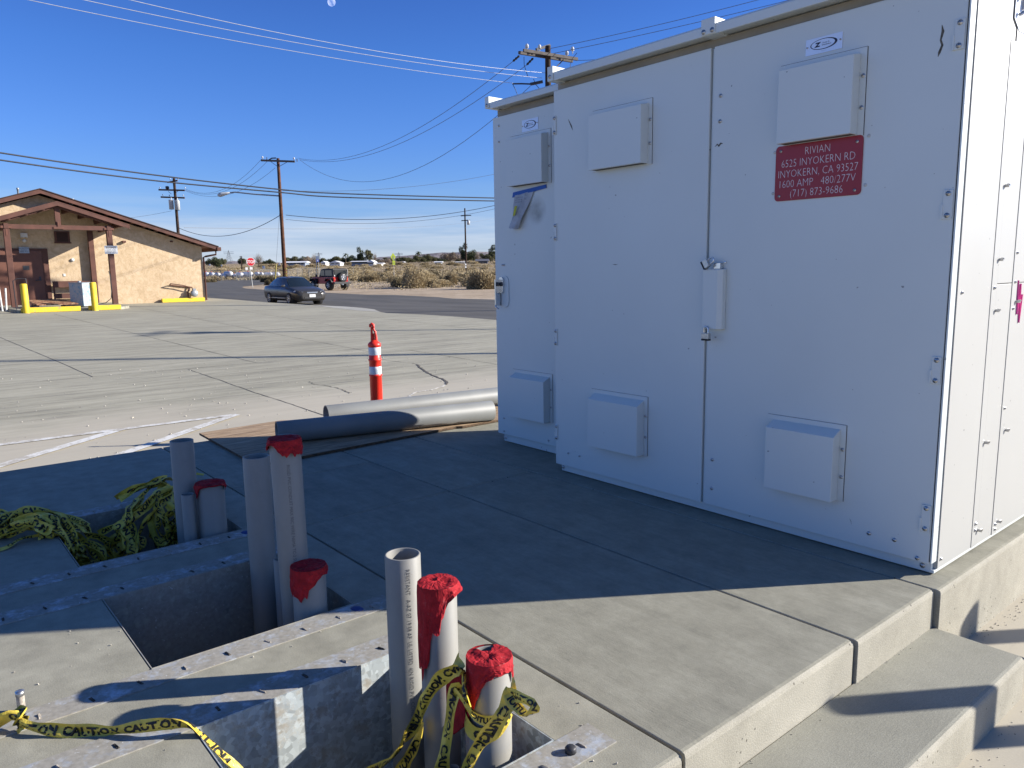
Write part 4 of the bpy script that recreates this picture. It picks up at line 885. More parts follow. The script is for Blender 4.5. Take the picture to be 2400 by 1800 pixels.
mb.prism(poly, 'z', .0045, .022, mi=0); o = build('board', mb, [M['ply'], M['plyedge']], ply)
for p in o.data.polygons:
    if abs(p.normal.z) < .5: p.material_index = 1
def pvcbig(label, a, b, r=.084):
    t = thing('large_pipe', label, 'pipe', a, group='large grey pipes lying on the plywood'); mb = MB(); mb.hpipe(a, b, r, r-.010, 48); build('pipe', mb, M['pvcbig'], t); return t
M['pvcbig'] = flat('large_grey_pvc', (.185,.192,.19), .55, var=.16, scale=2.5)
A1 = Vector((-5.44,2.20,.107)); B1 = Vector((-5.015,3.93,.107)); pvcbig('nearer large grey pipe, its left half in shadow', A1, B1)
A2 = Vector((-5.80,2.78,.110)); B2 = Vector((-5.46,4.95,.110)); pvcbig('farther large grey pipe, running behind the cabinet', A2, B2)
t = thing('wood_block', 'small grey offcut block beside the nearer large pipe', 'block', (-5.25,2.3,.0))
mb = MB(); mb.cbox((0,0,.06),(.075,.05,.075), Matrix.Translation((-5.02,2.13,.0)) @ Matrix.Rotation(.5,4,'Z')); build('block', mb, flat('mortar_block', (.3,.29,.27), .9, bump=.6), t, .006)
# delineator post
dd_ = ray(884, 965); D0 = CAM + dd_*(7.05/fwd.dot(dd_)); D0.z = zlot(D0.x, D0.y)
M['orange'] = flat('orange_plastic', (.80,.035,.018), .42, var=.06); M['refl'] = flat('white_reflective', (.62,.66,.70), .35, var=.10, scale=30, bump=.5, bscale=30); M['rubber'] = flat('black_rubber', (.02,.02,.02), .8)
t = thing('delineator_post', 'orange delineator post with two white reflective bands on the lot', 'delineator', (D0.x, D0.y, D0.z))
sc = (D0-CAM).dot(fwd)/FPX      # metres per photo pixel there
zz = lambda y: (961-y)*sc*1.0   # y on the photo
YB_ = 965+(CAM.z+dd_.z*7.05-D0.z)/sc; ZD = lambda y: D0.z + (YB_-y)*sc
R1 = 14.3*sc
tr = Matrix.Translation((D0.x, D0.y, 0))
mb = MB(); mb.lathe([(0,D0.z),(R1*2.0,D0.z),(R1*1.9,D0.z+.04),(R1*1.2,D0.z+.05),(0,D0.z+.05)], 24, tr); build('base', mb, M['rubber'], t)
mb = MB(); mb.lathe([(R1*.98,D0.z+.03),(R1*.98,ZD(881)),(R1*1.06,ZD(880)),(R1*1.06,ZD(877)),(R1*.97,ZD(876)),(R1*.95,ZD(846)),(R1*1.06,ZD(844)),(R1*1.06,ZD(841)),(R1*.95,ZD(840)),(R1*.94,ZD(813)),(R1*1.05,ZD(811)),(R1*1.05,ZD(806)),(R1*.85,ZD(803)),(R1*.5,ZD(799)),(R1*.35,ZD(797)),(0,ZD(797))], 28, tr); build('post', mb, M['orange'], t)
for a, b in ((831.5,813.5),(876,858)):
    mb = MB(); mb.lathe([(R1*.965,ZD(a)),(R1*.985,ZD(a)+.002),(R1*.985,ZD(b)-.002),(R1*.965,ZD(b))], 28, tr); build('reflective_band', mb, M['refl'], t)
hx_ = rgt.copy(); hx_.z = 0; hx_.normalize()
mb = MB(); P_ = lambda dx, y: Vector((D0.x, D0.y, 0))+hx_*dx*sc+Vector((0,0,ZD(y)))
mb.tube([P_(-5.2,799),P_(-5.0,780),P_(-4.8,766)], 2.6*sc, 10, rs=[3.2*sc,2.6*sc,2.4*sc]); mb.tube([P_(-8.6,768),P_(-7.6,763),P_(-4.2,761),P_(-.6,763),P_(.6,770)], 3*sc, 12, rs=[1.6*sc,3.4*sc,3.9*sc,3.4*sc,1.6*sc]); mb.tube([P_(4.6,799),P_(3.9,786),P_(3.2,778),P_(.2,774),P_(-1.4,766)], 3*sc, 10, rs=[3.4*sc,3*sc,2.8*sc,2.2*sc,2*sc]); mb.tube([P_(-.6,799),P_(-1,782)], 1.6*sc, 8)
build('handle', mb, M['orange'], t)
# steel guard posts just out of the picture on the right; their shadows fall on the step
M['bollardgrey'] = flat('primer_grey', (.35,.35,.34), .6)
for (x, y), l in (((.138,4.207),'plain steel guard post standing off the end of the step'), ((.19,5.47),'plain steel guard post standing beside the cabinet wall')):
    t = thing('guard_post', l, 'bollard', (x, y, zlot(x, y))); mb = MB(); zb_ = zlot(x, y); mb.lathe([(.057,zb_-.1),(.057,.765),(.052,.777),(0,.78)], 24, Matrix.Translation((x,y,0))); build('post', mb, M['bollardgrey'], t)
    mb = MB(); mb.lathe([(.057,0),(.11,0),(.11,.012),(.057,.014)], 16, Matrix.Translation((x,y,zb_))); build('base_plate', mb, M['steel'], t)

# ------------------------------------------------------------------ stucco building
def stucco():
    m, t, b = nodes('tan_stucco'); N = t.nodes; L = t.links; g = N.new('ShaderNodeNewGeometry').outputs['Position']; b.inputs['Roughness'].default_value = .9; b.inputs['Specular IOR Level'].default_value = .15
    col = ramp(N, L, noise(N, L, g, 3.5, 6, .7, dist=1.4), [(.36, (.40,.295,.18)), (.5, (.53,.405,.265)), (.64, (.62,.49,.34))])
    col = mixc(N, L, .35, col, ramp(N, L, noise(N, L, g, .5, 5), [(.3, (.44,.31,.18)), (.7, (.62,.47,.30))])); L.new(col, b.inputs['Base Color'])
    bp = N.new('ShaderNodeBump'); bp.inputs['Strength'].default_value = .5; bp.inputs['Distance'].default_value = .02; L.new(noise(N, L, g, 11, 5, .7), bp.inputs['Height']); L.new(bp.outputs[0], b.inputs['Normal']); return m
M['stucco'] = stucco()
M['brown'] = flat('brown_painted_wood', (.105,.042,.028), .75, var=.25, scale=3); M['brown2'] = flat('brown_door', (.13,.05,.03), .6, var=.15, scale=4)
M['shingle'] = flat('brown_shingle', (.05,.03,.025), .95, var=.4, scale=20); M['yellow'] = flat('yellow_paint', (.72,.50,.02), .6, var=.14, scale=5)
M['yworn'] = paint('worn_yellow_paint', (.74,.53,.03), .33, (.34,.27,.15)); M['grey'] = flat('grey_metal', (.3,.32,.34), .5, .3); M['offwhite'] = flat('offwhite', (.6,.6,.57), .6); M['slab'] = M['lot']
M['signw'] = flat('sign_white', (.72,.72,.70), .5, var=.03); M['signtx'] = flat('sign_print', (.05,.05,.08), .6)
XW = -34.46; GZ = lambda y: zlot(XW, y)
bd = thing('stucco_building', 'low tan stucco building with brown gabled roof and timber porch', 'building', (XW, 5.1, .1))
ZR, YR, SL = 4.39, 5.13, (4.39-2.29)/(11.63-5.13)
top = lambda y: ZR-SL*abs(y-YR)
mb = MB(); wallp = [(-.9, -.3), (11.08, -.3), (11.08, top(11.08)-.02), (YR, top(YR)-.02), (-.9, top(-.9)-.02)]
mb.prism(wallp, 'x', XW-14, XW); build('wall', mb, M['stucco'], bd)
mb = MB()
for sgn in (1, -1):
    ye = YR+sgn*6.50; mb.prism([(YR, ZR+.15), (ye, top(ye)+.15), (ye, top(ye)+.185), (YR, ZR+.185)][::sgn], 'x', XW-14.6, XW+.585)
rf = build('roof', mb, M['shingle'], bd)
for sgn in (1, -1):
    ye = YR+sgn*6.48; mb = MB(); mb.prism([(YR, ZR), (ye, top(ye)), (ye, top(ye)+.149), (YR, ZR+.149)][::sgn], 'x', XW+.52, XW+.56); mb.box((XW-14, ye-sgn*.0-.02, top(ye)), (XW+.519, ye+.02, top(ye)+.13)); build('fascia', mb, M['brown'], bd)
    mb = MB(); mb.prism([(YR, ZR+.125), (ye-sgn*.03, top(ye)+.125), (ye-sgn*.03, top(ye)+.148), (YR, ZR+.148)][::sgn], 'x', XW-14, XW+.515); build('soffit', mb, M['brown'], bd)
for k in range(14):
    y = YR+.45+k*.455
    if y < 11.2: mb = MB(); mb.cbox((XW+.26, y, top(y)+.06), (.5, .09, .13)); build('rafter_tail', mb, M['brown'], bd)
mb = MB(); mb.tube([(XW+.3,11.58,top(11.58)+.02),(XW+.3,11.58,2.12),(XW+.1,11.2,2.04),(XW+.035,11.12,2.0),(XW+.035,11.12,GZ(11)+.05)], .04, 8); build('downspout', mb, M['brown'], bd)
mb = MB(); mb.box((XW+.52,11.56,2.27),(XW+.60,11.72,2.43)); mb.box((XW-14,11.66,2.27),(XW+.52,11.74,2.38)); build('gutter', mb, M['brown'], bd)
def bpart(n, a, b_, m, bev=0): mb = MB(); mb.box(a, b_); return build(n, mb, M[m], bd, bev)
for y, h, r in ((4.54,.30,.035),(6.29,.16,.09),(9.13,.16,.03)):
    mb = MB(); z = top(y)+.15; mb.lathe([(r,z-.1),(r,z+h-.08),(r*1.35,z+h-.07),(r*1.35,z+h-.01),(0,z+h)], 12, Matrix.Translation((XW-.4,y,0))); build('roof_vent', mb, M['grey'] if r < .05 else M['offwhite'], bd)
# doors
zt_ = 2.35
fr_ = bpart('door_frame', (XW+.002,2.4,.15), (XW+.05,5.24,zt_), 'brown')
dr = bpart('door', (XW+.0505,3.95,.17), (XW+.085,5.02,zt_-.08), 'brown2', .004); bpart('door', (XW+.0505,2.5,.17), (XW+.085,3.9,zt_-.08), 'brown2', .004)
mb = MB(); mb.box((XW+.0855,4.86,1.12),(XW+.095,4.93,1.28)); mb.tube([(XW+.11,4.9,1.15),(XW+.15,4.9,1.15),(XW+.15,4.72,1.13)], .018, 8); build('door_lever', mb, M['darkmetal'], bd)
mb = MB(); mb.cbox((XW+.09,4.47,1.62),(.01,.2,.16)); build('door_placard', mb, M['darkmetal'], bd)
mb = MB(); mb.box((XW+.086,4.30,2.17),(XW+.098,4.63,2.40)); ns = build('notice', mb, flat('bluegrey_notice', (.30,.36,.42), .6), bd)
mb = MB()
for k, s_ in enumerate(('NO SMOKING', 'PLEASE', 'RING BELL')): text_mb(mb, s_, .055, lambda u, v, k=k: (XW+.0985, 4.465+u, 2.33-k*.06+v)); 
build('notice_text', mb, M['signtx'], bd)
# louvre window, lamp, small fittings
mb = MB(); mb.box((XW+.002,5.53,2.55),(XW+.06,6.05,3.02)); wf = build('louvre_vent', mb, M['brown'], bd)
mb = MB(); mb.box((XW+.0605,5.6,2.62),(XW+.066,5.98,2.98)); build('louvre', mb, flat('dark_louvre', (.03,.012,.01), .8), bd)
mb = MB(); mb.box((XW+.061,5.50,2.55),(XW+.09,6.08,2.60)); build('vent_sill', mb, M['brown'], bd)
mb = MB(); mb.box((XW+.002,4.40,2.76),(XW+.16,4.62,2.92)); mb.lathe([(0,.0),(.07,.0),(.06,.08),(0,.09)], 12, Matrix.Translation((XW+.03,4.51,2.64)) @ Matrix.Rotation(rad(90),4,'Y')); build('wall_lamp', mb, M['offwhite'], bd)
bpart('wall_light', (XW+.002,7.92,2.60), (XW+.14,8.05,2.68), 'brown'); bpart('wall_light', (XW+.002,9.80,2.64), (XW+.05,9.9,2.70), 'brown')
mb = MB(); mb.lathe([(0,.05),(.06,.05),(.07,.0)], 14, Matrix.Translation((XW+.005,6.07,1.91)) @ Matrix.Rotation(rad(90),4,'Y')); build('bell', mb, M['offwhite'], bd)
mb = MB(); mb.cbox((XW+.01,5.74,1.33),(.02,.08,.10)); build('socket_box', mb, M['offwhite'], bd)
# porch
XP = -32.9; PYC = 5.44; PZ = 3.86; PSL = .33
ptop = lambda y: PZ-PSL*abs(y-PYC)
for sgn in (1, -1):
    ye = PYC+sgn*2.40
    mb = MB(); mb.prism([(PYC, PZ+.13), (ye, ptop(ye)+.13), (ye, ptop(ye)+.165), (PYC, PZ+.165)][::sgn], 'x', XW, XP+.25); build('porch_roof', mb, M['brown'], bd)
    mb = MB(); mb.prism([(PYC, PZ+.0), (ye, ptop(ye)+.0), (ye, ptop(ye)+.129), (PYC, PZ+.129)][::sgn], 'x', XP+.2, XP+.245); build('porch_fascia', mb, M['brown'], bd)
    mb = MB(); mb.prism([(PYC, PZ-.06), (PYC+sgn*1.75, ptop(PYC+1.75)-.06), (PYC+sgn*1.75, ptop(PYC+1.75)+.10), (PYC, PZ+.10)][::sgn], 'x', XP-.08, XP+.08); build('porch_rafter', mb, M['brown'], bd)
    for q in range(4):
        y = PYC+sgn*(.45+q*.55); mb = MB(); mb.box((XW+.01,y-.045,ptop(y)-.03),(XP+.199,y+.045,ptop(y)+.12)); build('purlin', mb, M['brown'], bd)
for y in (3.79, 7.13): mb = MB(); mb.box((XP-.095,y-.095,zlot(XP,y)-.02),(XP+.095,y+.095,3.0)); build('porch_post', mb, M['brown'], bd, .01)
for y in (3.79, 7.13): mb = MB(); mb.box((XW+.02,y-.07,3.0),(XP+.12,y+.07,3.19)); build('porch_beam', mb, M['brown'], bd)
mb = MB(); mb.box((XW+.06,6.66,.1),(XW+.22,6.84,3.05)); build('porch_post', mb, M['brown'], bd)
mb = MB(); mb.box((XP-.075,3.65,3.001),(XP+.075,7.27,3.16)); build('tie_beam', mb, M['brown'], bd)
mb = MB(); mb.box((XP-.07,5.36,3.161),(XP+.07,5.53,3.80)); build('king_post', mb, M['brown'], bd)
for y in (3.79, 7.13, 5.44): mb = MB(); mb.box((XP+.0965,y-.17,3.02),(XP+.105,y+.17,3.10)); mb.box((XP+.0965,y-.03,2.75 if y != 5.44 else 3.02),(XP+.1045,y+.03,3.02 if y != 5.44 else 3.3)); build('strap_plate', mb, M['brown2'], bd)
# sign on the post
sgn_ = thing('post_sign', 'white notice board on the right porch post', 'sign', (XP+.12, 7.13, 2.26))
mb = MB(); mb.prism(roundrect(6.90,2.11,7.36,2.42,.03), 'x', XP+.106, XP+.114); build('board', mb, M['signw'], sgn_)
mb = MB(); mb.box((XP+.1142,6.95,2.345),(XP+.1148,7.31,2.385)); build('header_bar', mb, M['signtx'], sgn_)
mb = MB()
for k, s_ in enumerate(('FORKLIFT AREA', 'SOUND HORN', 'VISITORS MUST', 'REPORT INSIDE')): text_mb(mb, s_, .048, lambda u, v, k=k: (XP+.1152, 7.13+u, 2.295-k*.048+v))
build('lettering', mb, M['signtx'], sgn_)
# slab, kerbs, bollards, fittings
mb = MB(); mb.add([(x, y, zlot(x, y)+dz) for dz in (-.1, .09) for x, y in ((XW+.001,3.3),(-30.42,3.62),(-30.42,6.75),(-30.9,7.15),(XW+.001,7.35))], [(0,1,2,3,4),(9,8,7,6,5)]+[(i,(i+1)%5,(i+1)%5+5,i+5) for i in range(5)]); struct('porch_slab', mb, M['lot'])
def kerb(a, b_, label):
    t = thing('painted_kerb', label, 'kerb', (a[0], a[1], zlot(*a)))
    mb = MB(); A_ = Vector((a[0],a[1],zlot(*a)+.09)); B_ = Vector((b_[0],b_[1],zlot(*b_)+.09)); mb.beam(A_, B_, .14, .17); build('kerb', mb, M['yworn'], t, .012)
kerb((-30.34,3.66),(-30.34,5.44),'long yellow kerb between the two yellow bollards'); kerb((-30.34,5.70),(-30.34,6.74),'short yellow kerb right of the porch bollard'); kerb((XW+.12,9.24),(XW+.12,11.0),'yellow kerb at the foot of the stucco wall below the meter')
def bollard(x, y, label, m, h=1.0):
    z = zlot(x, y); t = thing('bollard', label, 'bollard', (x, y, z)); mb = MB(); mb.lathe([(.105,z),(.105,z+h-.03),(.09,z+h-.008),(.05,z+h),(0,z+h)], 20, Matrix.Translation((x,y,0))); build('post', mb, m, t); return t
bollard(-30.17, 3.79, 'all-yellow bollard at the left corner of the porch slab', M['yellow'], .99); bollard(-30.17, 5.87, 'yellow bollard with worn grey base beside the weathered metal box', M['yworn'], 1.0)
# weathered metal box, rusty dock plate, rails
M['bluebox'] = paint('weathered_blue', (.16,.30,.40), .47, (.40,.41,.40)); M['rust'] = paint('rusty_plate', (.17,.055,.03), .42, (.48,.30,.16))
bz = zlot(-31.4,5.7)+.09
t = thing('metal_box', 'weathered blue and white metal box behind the right yellow bollard', 'cabinet', (-31.4, 5.72, bz), rad(-50)); mb = MB(); mb.box((-.27,-.27,.03),(.27,.27,.86)); build('body', mb, M['bluebox'], t, .01, world=False); mb = MB(); mb.box((-.28,-.28,.861),(.28,.28,.885)); mb.cbox((0,-.05,.91),(.1,.06,.05)); build('lid', mb, M['grey'], t, world=False)
t = thing('dock_plate', 'rusty steel dock plate lying on the porch slab left of the metal box', 'plate', (-31.5, 4.8, bz)); mb = MB(); mb.add([(-30.95,4.22,bz+.16),(-30.95,5.5,bz+.15),(-32.0,5.1,bz+.30),(-32.0,4.05,bz+.30),(-30.95,4.22,bz+.12),(-30.95,5.5,bz+.11),(-32.0,5.1,bz+.26),(-32.0,4.05,bz+.26)], [(0,1,2,3),(7,6,5,4),(0,4,5,1),(1,5,6,2),(2,6,7,3),(3,7,4,0)]); build('plate', mb, M['rust'], t)
mb = MB(); mb.box((-31.9,4.15,bz),(-31.0,4.3,bz+.12)); mb.box((-31.9,5.1,bz),(-31.0,5.3,bz+.115)); build('bearer', mb, M['darkmetal'], t)
t = thing('bench', 'brown plank bench back against the stucco wall left of the porch post', 'bench', (XW+.3, 5.6, .15))
for z0, z1, x_ in ((.85,1.09,.25),(.42,.62,.3)): mb = MB(); mb.box((XW+x_,5.27,z0),(XW+x_+.05,6.55,z1)); build('plank', mb, M['brown'], t)
for y in (5.3, 6.5): mb = MB(); mb.box((XW+.2,y-.03,.16),(XW+.249,y+.03,1.09)); build('leg', mb, M['brown'], t)
t = thing('hand_rail', 'thin black hand rail standing behind the left yellow bollard', 'rail', (-31.0,3.75,.12)); mb = MB(); mb.tube([(-31.0,3.62,.12),(-31.0,3.6,1.15),(-31.0,3.72,1.22),(-31.0,3.98,1.22),(-31.0,4.02,.12)], .016, 6); build('frame', mb, M['darkmetal'], t)
t = thing('pipe_rack', 'white upright pipes standing at the far left edge of the porch', 'pipes', (-31.6,3.1,.1))
for y, l in ((3.30,.05),(3.42,-.04),(3.14,.02)): mb = MB(); mb.tube([(-31.9,y,.1),(-31.9,y-l,1.35 if l > 0 else .9)], .03, 8); build('upright', mb, M['offwhite'], t)
t = thing('gas_meter', 'grey gas meter with brown pipe on the stucco wall near the corner', 'meter', (XW+.1,10.5,.45))
mb = MB(); mb.lathe([(0,.0),(.13,.0),(.15,.04),(.15,.16),(.12,.2),(0,.2)], 16, Matrix.Translation((XW+.12,10.56,.46)) @ Matrix.Rotation(rad(90),4,'Y')); mb.cbox((XW+.22,10.56,.62),(.14,.12,.10)); build('meter', mb, M['grey'], t)
mb = MB(); mb.tube([(XW+.05,9.62,.84),(XW+.05,10.1,.77),(XW+.05,10.52,.72),(XW+.1,10.55,.62)], .025, 8); mb.tube([(XW+.22,9.62,.90),(XW+.22,10.1,.82),(XW+.22,10.5,.70)], .02, 8); mb.tube([(XW+.05,9.62,.84),(XW+.22,9.62,.90)], .02, 8); mb.tube([(XW+.06,10.4,.75),(XW+.1,10.34,.5),(XW+.1,10.32,.15)], .03, 8); build('pipework', mb, M['brown'], t)
mb = MB(); hs = [(XP+.12,6.97,1.45),(XP+.13,7.0,1.3),(XP+.14,7.02,.8),(XP+.16,6.96,.4),(XP+.2,6.75,.24),(XP+.3,6.4,.2),(XP+.5,6.0,.2)]; mb.tube(hs, .014, 6); tag(build('hose', mb, M['darkmetal']), 'dark hose hanging down the right porch post to the slab', 'hose')

# ------------------------------------------------------------------ utility poles
M['pole'] = flat('creosoted_wood', (.10,.045,.025), .85, var=.35, scale=4, spec=.2); M['poledark'] = flat('dark_pole_wood', (.045,.028,.02), .85, var=.4, scale=4, spec=.2)
M['arm'] = flat('crossarm_wood', (.11,.095,.085), .85, var=.25, scale=6); M['ceramic'] = flat('porcelain', (.55,.56,.58), .3); M['transf'] = flat('transformer_grey', (.50,.52,.53), .5); M['refband'] = flat('reflective_tag', (.75,.55,.1), .4)
def vpt(base, px, py): 
    """height of a point seen at py straight above a base point"""
    D = (Vector(base)-CAM).dot(fwd); d = ray(px, py); d = d/ (Vector((d.x,d.y,0)).dot(DH)); Dh = (Vector(base)).dot(DH); return CAM.z+d.z*Dh
def hpt(base, px, py):     # point at the same range as base along another sight line
    Dh = Vector(base).dot(DH); d = ray(px, py); d = d/(Vector((d.x,d.y,0)).dot(DH)); return CAM+d*Dh
def pole(name_label, px_top, py_top, D, r, mat, zlow=None):
    d = ray(px_top, py_top); h = d/(Vector((d.x,d.y,0)).dot(DH)); p = CAM+h*D; b = Vector((p.x, p.y, zg(p.x, p.y)))
    t = thing('utility_pole', name_label, 'utility pole', b)
    mb = MB(); mb.tube([b, (p.x, p.y, p.z)], r, 14, rs=[r*1.25, r*.85]); build('pole', mb, mat, t); return t, b, p
def arm(t, b, p0, p1, w_=.10, m='arm', name='crossarm'):
    A_ = hpt(b, *p0); B_ = hpt(b, *p1); mb = MB(); off = -DH*.14; mb.beam(A_+off, B_+off, w_, w_*1.2); return build(name, mb, M[m], t), A_, B_
def insul(t, p, r=.06, h=.2, name='insulator'):
    mb = MB(); mb.lathe([(r*.3,0),(r*.3,h*.4),(r,h*.42),(r*.8,h*.6),(r,h*.66),(r*.6,h*.95),(0,h)], 10, Matrix.Translation(p)); return build(name, mb, M['ceramic'], t)
# pole A, beyond the road
tA, bA, pA = pole('tall brown utility pole with street lamp arm rising behind the parked car', 651.5, 371, 57, .125, M['pole'])
z48 = lambda x, y: (350+x/4.88, 340+y/4.88)
_, a1, a2 = arm(tA, bA, z48(1285,178), z48(1670,192), .11)
for px, py in ((1295,165),(1655,178)): insul(tA, hpt(bA, *z48(px, py)), .07, .24)
for px, py in ((1345,165),(1690,182)): mb = MB(); q = hpt(bA, *z48(px, py)); mb.tube([q-Vector((0,0,.05)), q+Vector((0,0,.16))], .03, 8); build('pin', mb, M['darkmetal'], tA)
for a, b_ in ((z48(1395,192), z48(1470,245)), (z48(1580,200), z48(1490,250))): mb = MB(); mb.beam(hpt(bA,*a)-DH*.16, hpt(bA,*b_)-DH*.16, .03, .03); build('brace', mb, M['darkmetal'], tA)
mb = MB(); mb.tube([hpt(bA,*z48(1350,182)), hpt(bA,*z48(1400,150)), hpt(bA,*z48(1450,148))], .045, 8); build('switch', mb, M['darkmetal'], tA)
mb = MB(); mb.tube([hpt(bA,*z48(*q)) for q in ((1490,582),(1200,562),(980,538),(900,548))], .05, 8); build('lamp_arm', mb, M['grey'], tA)
mb = MB(); c_ = hpt(bA, *z48(852,560)); m_ = Matrix.Translation(c_) @ Matrix.Rotation(math.atan2(-rgt.y,-rgt.x),4,'Z') @ Matrix.Rotation(rad(12),4,'Y'); mb.lathe([(0,-.5),(.06,-.46),(.12,-.2),(.19,.1),(.2,.3),(.12,.44),(0,.48)], 14, m_ @ Matrix.Rotation(rad(90),4,'Y') @ Matrix.Scale(.75,4,Vector((1,0,0)))); build('lamp_head', mb, M['offwhite'], tA)
for y_ in (515, 572, 627): 
    q = hpt(bA, 669.5, 560+y_/7.373); mb = MB(); mb.box((-.02,-.07,-.05),(.02,.07,.05), Matrix.Translation(q-DH*.17+LH*.06) @ Matrix.Rotation(math.atan2(DH.y,DH.x),4,'Z')); build('reflector', mb, M['refband'], tA)
# pole B, behind the building
tB, bB, pB = pole('utility pole with transformers rising behind the stucco building', 407.5, 418, 70, .13, M['poledark'])
_, b1, b2 = arm(tB, bB, z48(115,513), z48(412,520), .11, 'pole'); arm(tB, bB, z48(140,596), z48(412,606), .11, 'pole'); arm(tB, bB, z48(215,428), z48(330,408), .10, 'pole')
for q in ((122,503),(330,400),(412,505),(155,585),(230,590),(390,590),(240,405)): insul(tB, hpt(bB,*z48(*q)), .05, .18)
mb = MB(); q = hpt(bB,*z48(205,487)); mb.lathe([(0,-.15),(.16,-.1),(.16,.1),(0,.15)], 12, Matrix.Translation(q)); build('arrester', mb, M['darkmetal'], tB)
for q, r in ((z48(262,683),.20),(z48(332,688),.21)):
    c_ = hpt(bB,*q)-DH*.2; mb = MB(); mb.lathe([(0,-.45),(r,-.42),(r,.36),(r*1.05,.38),(r*1.05,.42),(0,.46)], 16, Matrix.Translation(c_)); mb.tube([c_+Vector((.1,0,.45)), c_+Vector((.1,0,.62))], .04, 8); build('transformer', mb, M['transf'], tB)
for a, b_ in ((z48(215,530), z48(252,560)), (z48(330,525), z48(285,555))): mb = MB(); mb.beam(hpt(bB,*a), hpt(bB,*b_), .03, .03); build('brace', mb, M['poledark'], tB)
mb = MB(); mb.tube([hpt(bB,*z48(*q)) for q in ((350,700),(345,745),(310,760),(330,800),(310,812))], .02, 6); build('drop_cable', mb, M['darkmetal'], tB)
# pole C, far right in the desert
tC, bC, pC = pole('distant utility pole standing in the scrub left of the cabinet', 1089.3, 488, 160, .16, M['poledark'])
z27 = lambda x, y: (400+x/2.765, 500+y/2.765)
arm(tC, bC, z27(1880,17), z27(1948,13), .14, 'poledark'); arm(tC, bC, z27(1884,48), z27(1940,44), .14, 'poledark')
mb = MB(); q = hpt(bC,*z27(1930,58)); mb.lathe([(0,-.5),(.3,-.5),(.3,.5),(0,.55)], 12, Matrix.Translation(q)); build('transformer', mb, M['transf'], tC)
for y_ in (620, 626): mb = MB(); q = hpt(bC,1091.5,y_)-DH*.22; mb.cbox(q,(.2,.2,.35)); build('reflector', mb, M['signw'], tC)
# pole R, just over the cabinet
z88 = lambda x, y: (1150+x/8.848, 80+y/8.848)
tR, bR, pR = pole('nearest utility pole with double crossarm rising over the cabinet roof', 1284, 108, 31.4, .13, M['poledark'])
mb = MB(); ofs = (Vector((.45,.89,0)))*.16
for q0, q1, s_ in (((590,408),(1100,480),-1),((1160,440),(1800,548),-1),((760,372),(1160,430),1),((1180,432),(1660,556),1)):
    pass
A_ = hpt(bR,*z88(590,408)); B_ = hpt(bR,*z88(1800,548)); B_.z = A_.z-.02; dv = (B_-A_); dv.z = 0; dv.normalize(); dq = (dv*.84+DH*.52).normalized()
c_ = Vector((pR.x,pR.y,hpt(bR,*z88(1140,450)).z)); 
for k in (-1, 1):
    n_ = Vector((-dq.y,dq.x,0))*.17*k; mb = MB(); mb.beam(c_-dq*1.25+n_, c_+dq*1.32+n_, .09, .11); build('crossarm', mb, M['arm'], tR)
for f_, z_ in ((-.98,.1),(.92,.1),(1.2,.28),(-.4,.15)): insul(tR, c_+dq*f_+Vector((0,0,z_-.04)), .075, .26)
mb = MB(); mb.beam(c_-dq*.55+Vector((0,0,.16)), c_+dq*.10+Vector((0,0,.40)), .09, .1); build('switchgear', mb, M['darkmetal'], tR)
mb = MB(); mb.beam(c_+dq*.75+Vector((0,0,-.05)), Vector((pR.x,pR.y,c_.z-.75)), .035, .035); build('brace', mb, M['arm'], tR)
q = hpt(bR,*z88(1080,985)); mb = MB(); mb.beam(q, hpt(bR,*z88(820,1040)), .09, .1); mb.tube([hpt(bR,*z88(820,1035)), hpt(bR,*z88(640,1028)), hpt(bR,*z88(450,1030))], .03, 8); build('standoff_arm', mb, M['darkmetal'], tR)
for a, b_ in (((600,445),(460,565)), ((885,495),(745,640))):
    P0 = hpt(bR,*z88(*a)); P1 = hpt(bR,*z88(*b_)); mb = MB(); mb.tube([P0.lerp(P1,k/6) for k in range(7)], .05, 8, rs=[.02,.05,.03,.05,.03,.05,.02]); build('strain_insulator', mb, M['darkmetal'], tR)
for pts in (((690,470),(695,640),(770,880)), ((890,930),(930,1040),(1005,1125)), ((455,1035),(510,1140),(555,1255)), ((1790,390),(1700,500),(1650,640),(1665,710))):
    mb = MB(); mb.tube([hpt(bR,*z88(*q)) for q in pts], .012, 6); build('jumper', mb, M['darkmetal'], tR)

# ------------------------------------------------------------------ wires
M['wire'] = flat('dark_wire', (.03,.03,.035), .6); M['alwire'] = flat('bright_wire', (.52,.54,.58), .35, .3); M['greywire'] = flat('grey_wire', (.14,.15,.17), .6)
def wire(label, A_, B_, sag, r, mat='wire', n=28, group=None):
    pts = [Vector(A_).lerp(Vector(B_), i/n)-Vector((0,0,sag*4*(i/n)*(1-i/n))) for i in range(n+1)]
    mb = MB(); mb.tube(pts, r, 6); return tag(build('power_line', mb, M[mat]), label, 'power line', group)
def onz(px, py, z): d = ray(px, py); return CAM+d*((z-CAMH)/d.z)
for (l0, r0_, lab) in (((306,0),(1279,171),'uppermost of the three bright wires crossing the top of the sky'), ((198,0),(1270,183),'middle of the three bright wires crossing the top of the sky'), ((87,4),(1203,195),'lowest of the three bright wires crossing the top of the sky')):
    E_ = hpt(bR, *r0_); S_ = onz(*l0, 8.6); d_ = (S_-E_); S2 = E_+d_*1.35; S2.z = S_.z+.35
    # pass exactly through S_: solve the sag from the span parameter
    k = 1/1.35; zl = E_.z+(S2.z-E_.z)*k; sag = (zl-S_.z)/(4*k*(1-k)); wire(lab, E_, S2, sag, .009, 'alwire', 60)
gW = 'thin wires between the brown pole and the pole over the cabinet'
